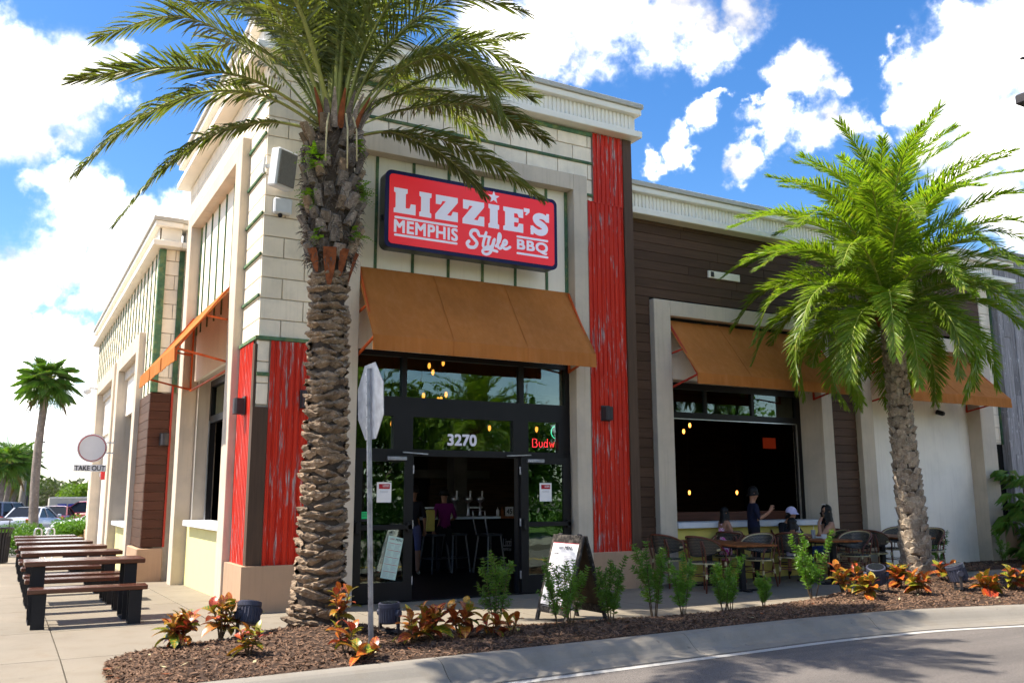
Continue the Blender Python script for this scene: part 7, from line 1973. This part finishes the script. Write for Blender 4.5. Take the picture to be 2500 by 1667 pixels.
# ---- sabal palms
def sabal(label, base, top, n, R, seed, name='sabal_palm'):
    rs = random.Random(seed); t = thing(name, label, 'palm tree', base, 0, 'fan palms in the parking lot'); T_ = Vector(top) - Vector(base); H = T_.length
    m = MB(); pts = [T_ * (i / 8) + Vector((T_.x * .0 - .25 * math.sin(math.pi * i / 8) * (1 if T_.x > 0 else -1) * .5, 0, 0)) for i in range(9)]
    m.tube(pts, [.20, .17, .155, .15, .145, .14, .135, .13, .12], 12); m.build('trunk', MT['bark3'], t, smooth=True)
    for i in range(n):
        a = i * 2.4 + rs.uniform(-.2, .2); u = i / (n - 1); e = math.radians(-50 + 128 * u); d = Vector((math.cos(a) * math.cos(e), math.sin(a) * math.cos(e), math.sin(e))); c = T_ + d * R * rs.uniform(.40, .55); m = MB()
        m.mi = 0; m.tube([T_, T_ + d * R * .3 + Vector((0, 0, .05)), c], [.025, .018, .014], 5)
        dd = (d + Vector((0, 0, -.35))).normalized(); m.mi = 1
        fan_leaf(m, c, dd, Vector((0, 0, 1)) if abs(dd.z) < .9 else Vector((1, 0, 0)), R * .62, 26, 4.2, R * .020, .22, rs)
        m.build('fan_leaf', [MT['rachis2'], MT['drybush'] if i < 2 else MT['fan']], t, fix=False)
    m = MB()
    for i in range(14): a = i * 2.4; m.tube([T_ - Vector((0, 0, .5 - .03 * i)), T_ + Vector((math.cos(a) * .3, math.sin(a) * .3, -.1 + .02 * i)), T_ + Vector((math.cos(a) * .45, math.sin(a) * .45, -.25))], [.05, .03, .015], 5)
    m.build('dry_boots', MT['twig'], t)
b = pxp(84, 1300, 24); c = pxp(116, 935, 24); sabal('tall leaning fan palm left of the building', (b.x, 24, -.38), c, 38, 1.15, 5)
b = pxp(0, 1262, 46); c = pxp(18, 1130, 46); sabal('fan palm at the left edge beyond the cars', (b.x, 46, GZ), c, 30, 1.6, 6)
b = pxp(8, 1262, 50); c = pxp(40, 1130, 50); sabal('fan palm crossing the leftmost one', (b.x, 50, GZ), c, 30, 1.7, 7)
b = pxp(20, 1262, 56); c = pxp(52, 1170, 56); sabal('shorter fan palm beside the light poles', (b.x, 56, GZ), c, 24, 1.4, 8)

# ---- light poles
for k, (px, top, y, lab) in enumerate(((63, 1080, 58, 'tall dark parking lot lamp above the fan palms'),)):
    b = pxp(px, 1250, y); c = pxp(px, top, y); t = thing('parking_lamp', lab, 'lamp post', (b.x, y, GZ)); h = c.z - GZ
    m = MB(); m.tube([(0, 0, 0), (0, 0, h)], [.09, .06], 8); m.build('pole', MT['bronze'], t); m = MB(); m.bar((0, 0, h), (.35, 0, h + .03), .05); m.bbox(.25, .85, -.12, .12, h, h + .10, .02); m.build('lamp_head', MT['bronze'], t)
b = pxp(47, 1260, 48); t = thing('concrete_pole', 'pale concrete pole among the fan palms', 'pole', (b.x, 48, GZ)); h = pxp(50, 1150, 48).z - GZ; m = MB(); m.tube([(0, 0, 0), (.1, 0, h)], [.2, .14], 10); m.build('shaft', MT['curb'], t, smooth=True); m = MB(); m.tube([(.1, 0, h), (.1, 0, h + .1)], [.16, .1], 10); m.build('cap', MT['curb'], t)

# ---- trees behind the parking lot
TREES = [(20, 1215, 75, 4.5, 'treeleaf', 'olive green tree at the far left behind the fan palms'), (75, 1200, 80, 5.6, 'treeleaf', 'broad thin leaved tree between the lamp and the tall fan palm'), (118, 1205, 85, 4.6, 'treeleaf', 'greyish thin tree right of the tall fan palm'),
         (165, 1222, 90, 4.2, 'twig', 'low brown bare thicket above the container'), (205, 1200, 70, 3.2, 'treelime', 'lime green tree next to the building corner'), (190, 1215, 74, 2.6, 'treelime', 'smaller lime green tree above the container'), (145, 1222, 88, 3.6, 'twig', 'bare grey brown tree behind the red car')]
for i, (px, py, y, R, mat, lab) in enumerate(TREES):
    p = pxp(px, py, y); z = (p.z + GZ) / 2 + .8; leafy('tree', lab, 'tree', (p.x, y, max(1.6, p.z * .62)), (R * .62, R * .6, max(1.2, (p.z - GZ) * .48)), 3600 if mat != 'twig' else 2200, mat, .11, 30 + i, GZ, 14, 'trees behind the parking lot', True)
leafy('far_wood', 'dim far line of trees along the horizon', 'trees', (0, 170, 1.2), (150, 6, 3.4), 26000, 'treeleaf', .8, 60, GZ, 90)['kind'] = 'stuff'

# ---- across the street, behind the camera: what the door glass reflects
P2M = None
for i, (x, y, h, lab) in enumerate(((3.5, -17.5, 4.2, 'palm across the street, mirrored in the left door glass'), (8.2, -18.5, 4.6, 'palm across the street, mirrored in the transom glass'), (12.5, -17.0, 4.0, 'palm across the street, mirrored in the right door glass'), (-7., -19, 4.8, 'palm across the street behind the camera'))):
    if i == 0: P2M = make_palm2((x, y, 0), h, 'street_palm', lab, 19, 40, (.2, 0), False)
    else: c = copy_tree(P2M); c.location = (x, y, 0); c.scale = (h / 4.2,) * 3; c.rotation_euler = (0, 0, i * 1.7); c['label'] = lab
    (P2M if i == 0 else c)['group'] = 'palms across the street'
for i, x in enumerate((1.0, 5.0, 9.0, 13.5, 18.0)): leafy('street_hedge', ('hedge', 'rounded hedge', 'broad hedge', 'leafy hedge', 'last hedge')[i] + ' across the street, mirrored in the glass', 'hedge', (x, -19.5 - (i % 2) * 1.4, .7), (2.4, .9, .9), 5000, 'hedge', .07, 70 + i, 0, 16, 'hedges across the street')
for i, x in enumerate((1, 7, 13, 20, 27, 35)): leafy('street_tree', ('first', 'second', 'third', 'fourth', 'fifth', 'sixth')[i] + ' tree from the left across the street, mirrored in the glass', 'tree', (x, -25 - (i % 2) * 3, 3.9), (4.2, 2.6, 3.5), 8000, 'hedge' if i % 2 else 'treelime', .17, 80 + i, 0, 14, 'trees across the street', True)
# street lamp whose lantern just enters the upper right corner
sl = thing('street_lamp', 'dark street lamp whose arm tip enters the upper right corner', 'lamp post', (14.6, -5.6, -.1))
tip = pxp(2492, 140, -5.6); hz = tip.z + .1; m = MB(); m.tube([(0, 0, 0), (0, 0, hz + .5)], [.10, .06], 10); m.build('pole', MT['bronze'], sl)
sl.location.x = tip.x + 1.35
m = MB(); m.tube([(0, 0, hz + .45), (-.5, 0, hz + .35), (-.9, 0, hz + .14), (-1.34, 0, hz - .02)], [.045, .04, .04, .022], 8); m.build('arm', MT['bronze'], sl, smooth=True)
m = MB(); q = pxp(2497, 235, -5.6); m.bbox(q.x - sl.location.x - .0, q.x - sl.location.x + .5, -.12, .12, q.z + .1 - .09, q.z + .1 + .06, .02); m.bar((q.x - sl.location.x + .4, 0, q.z + .1), (0, 0, q.z + .1), .05); m.build('lantern', MT['bronze'], sl)
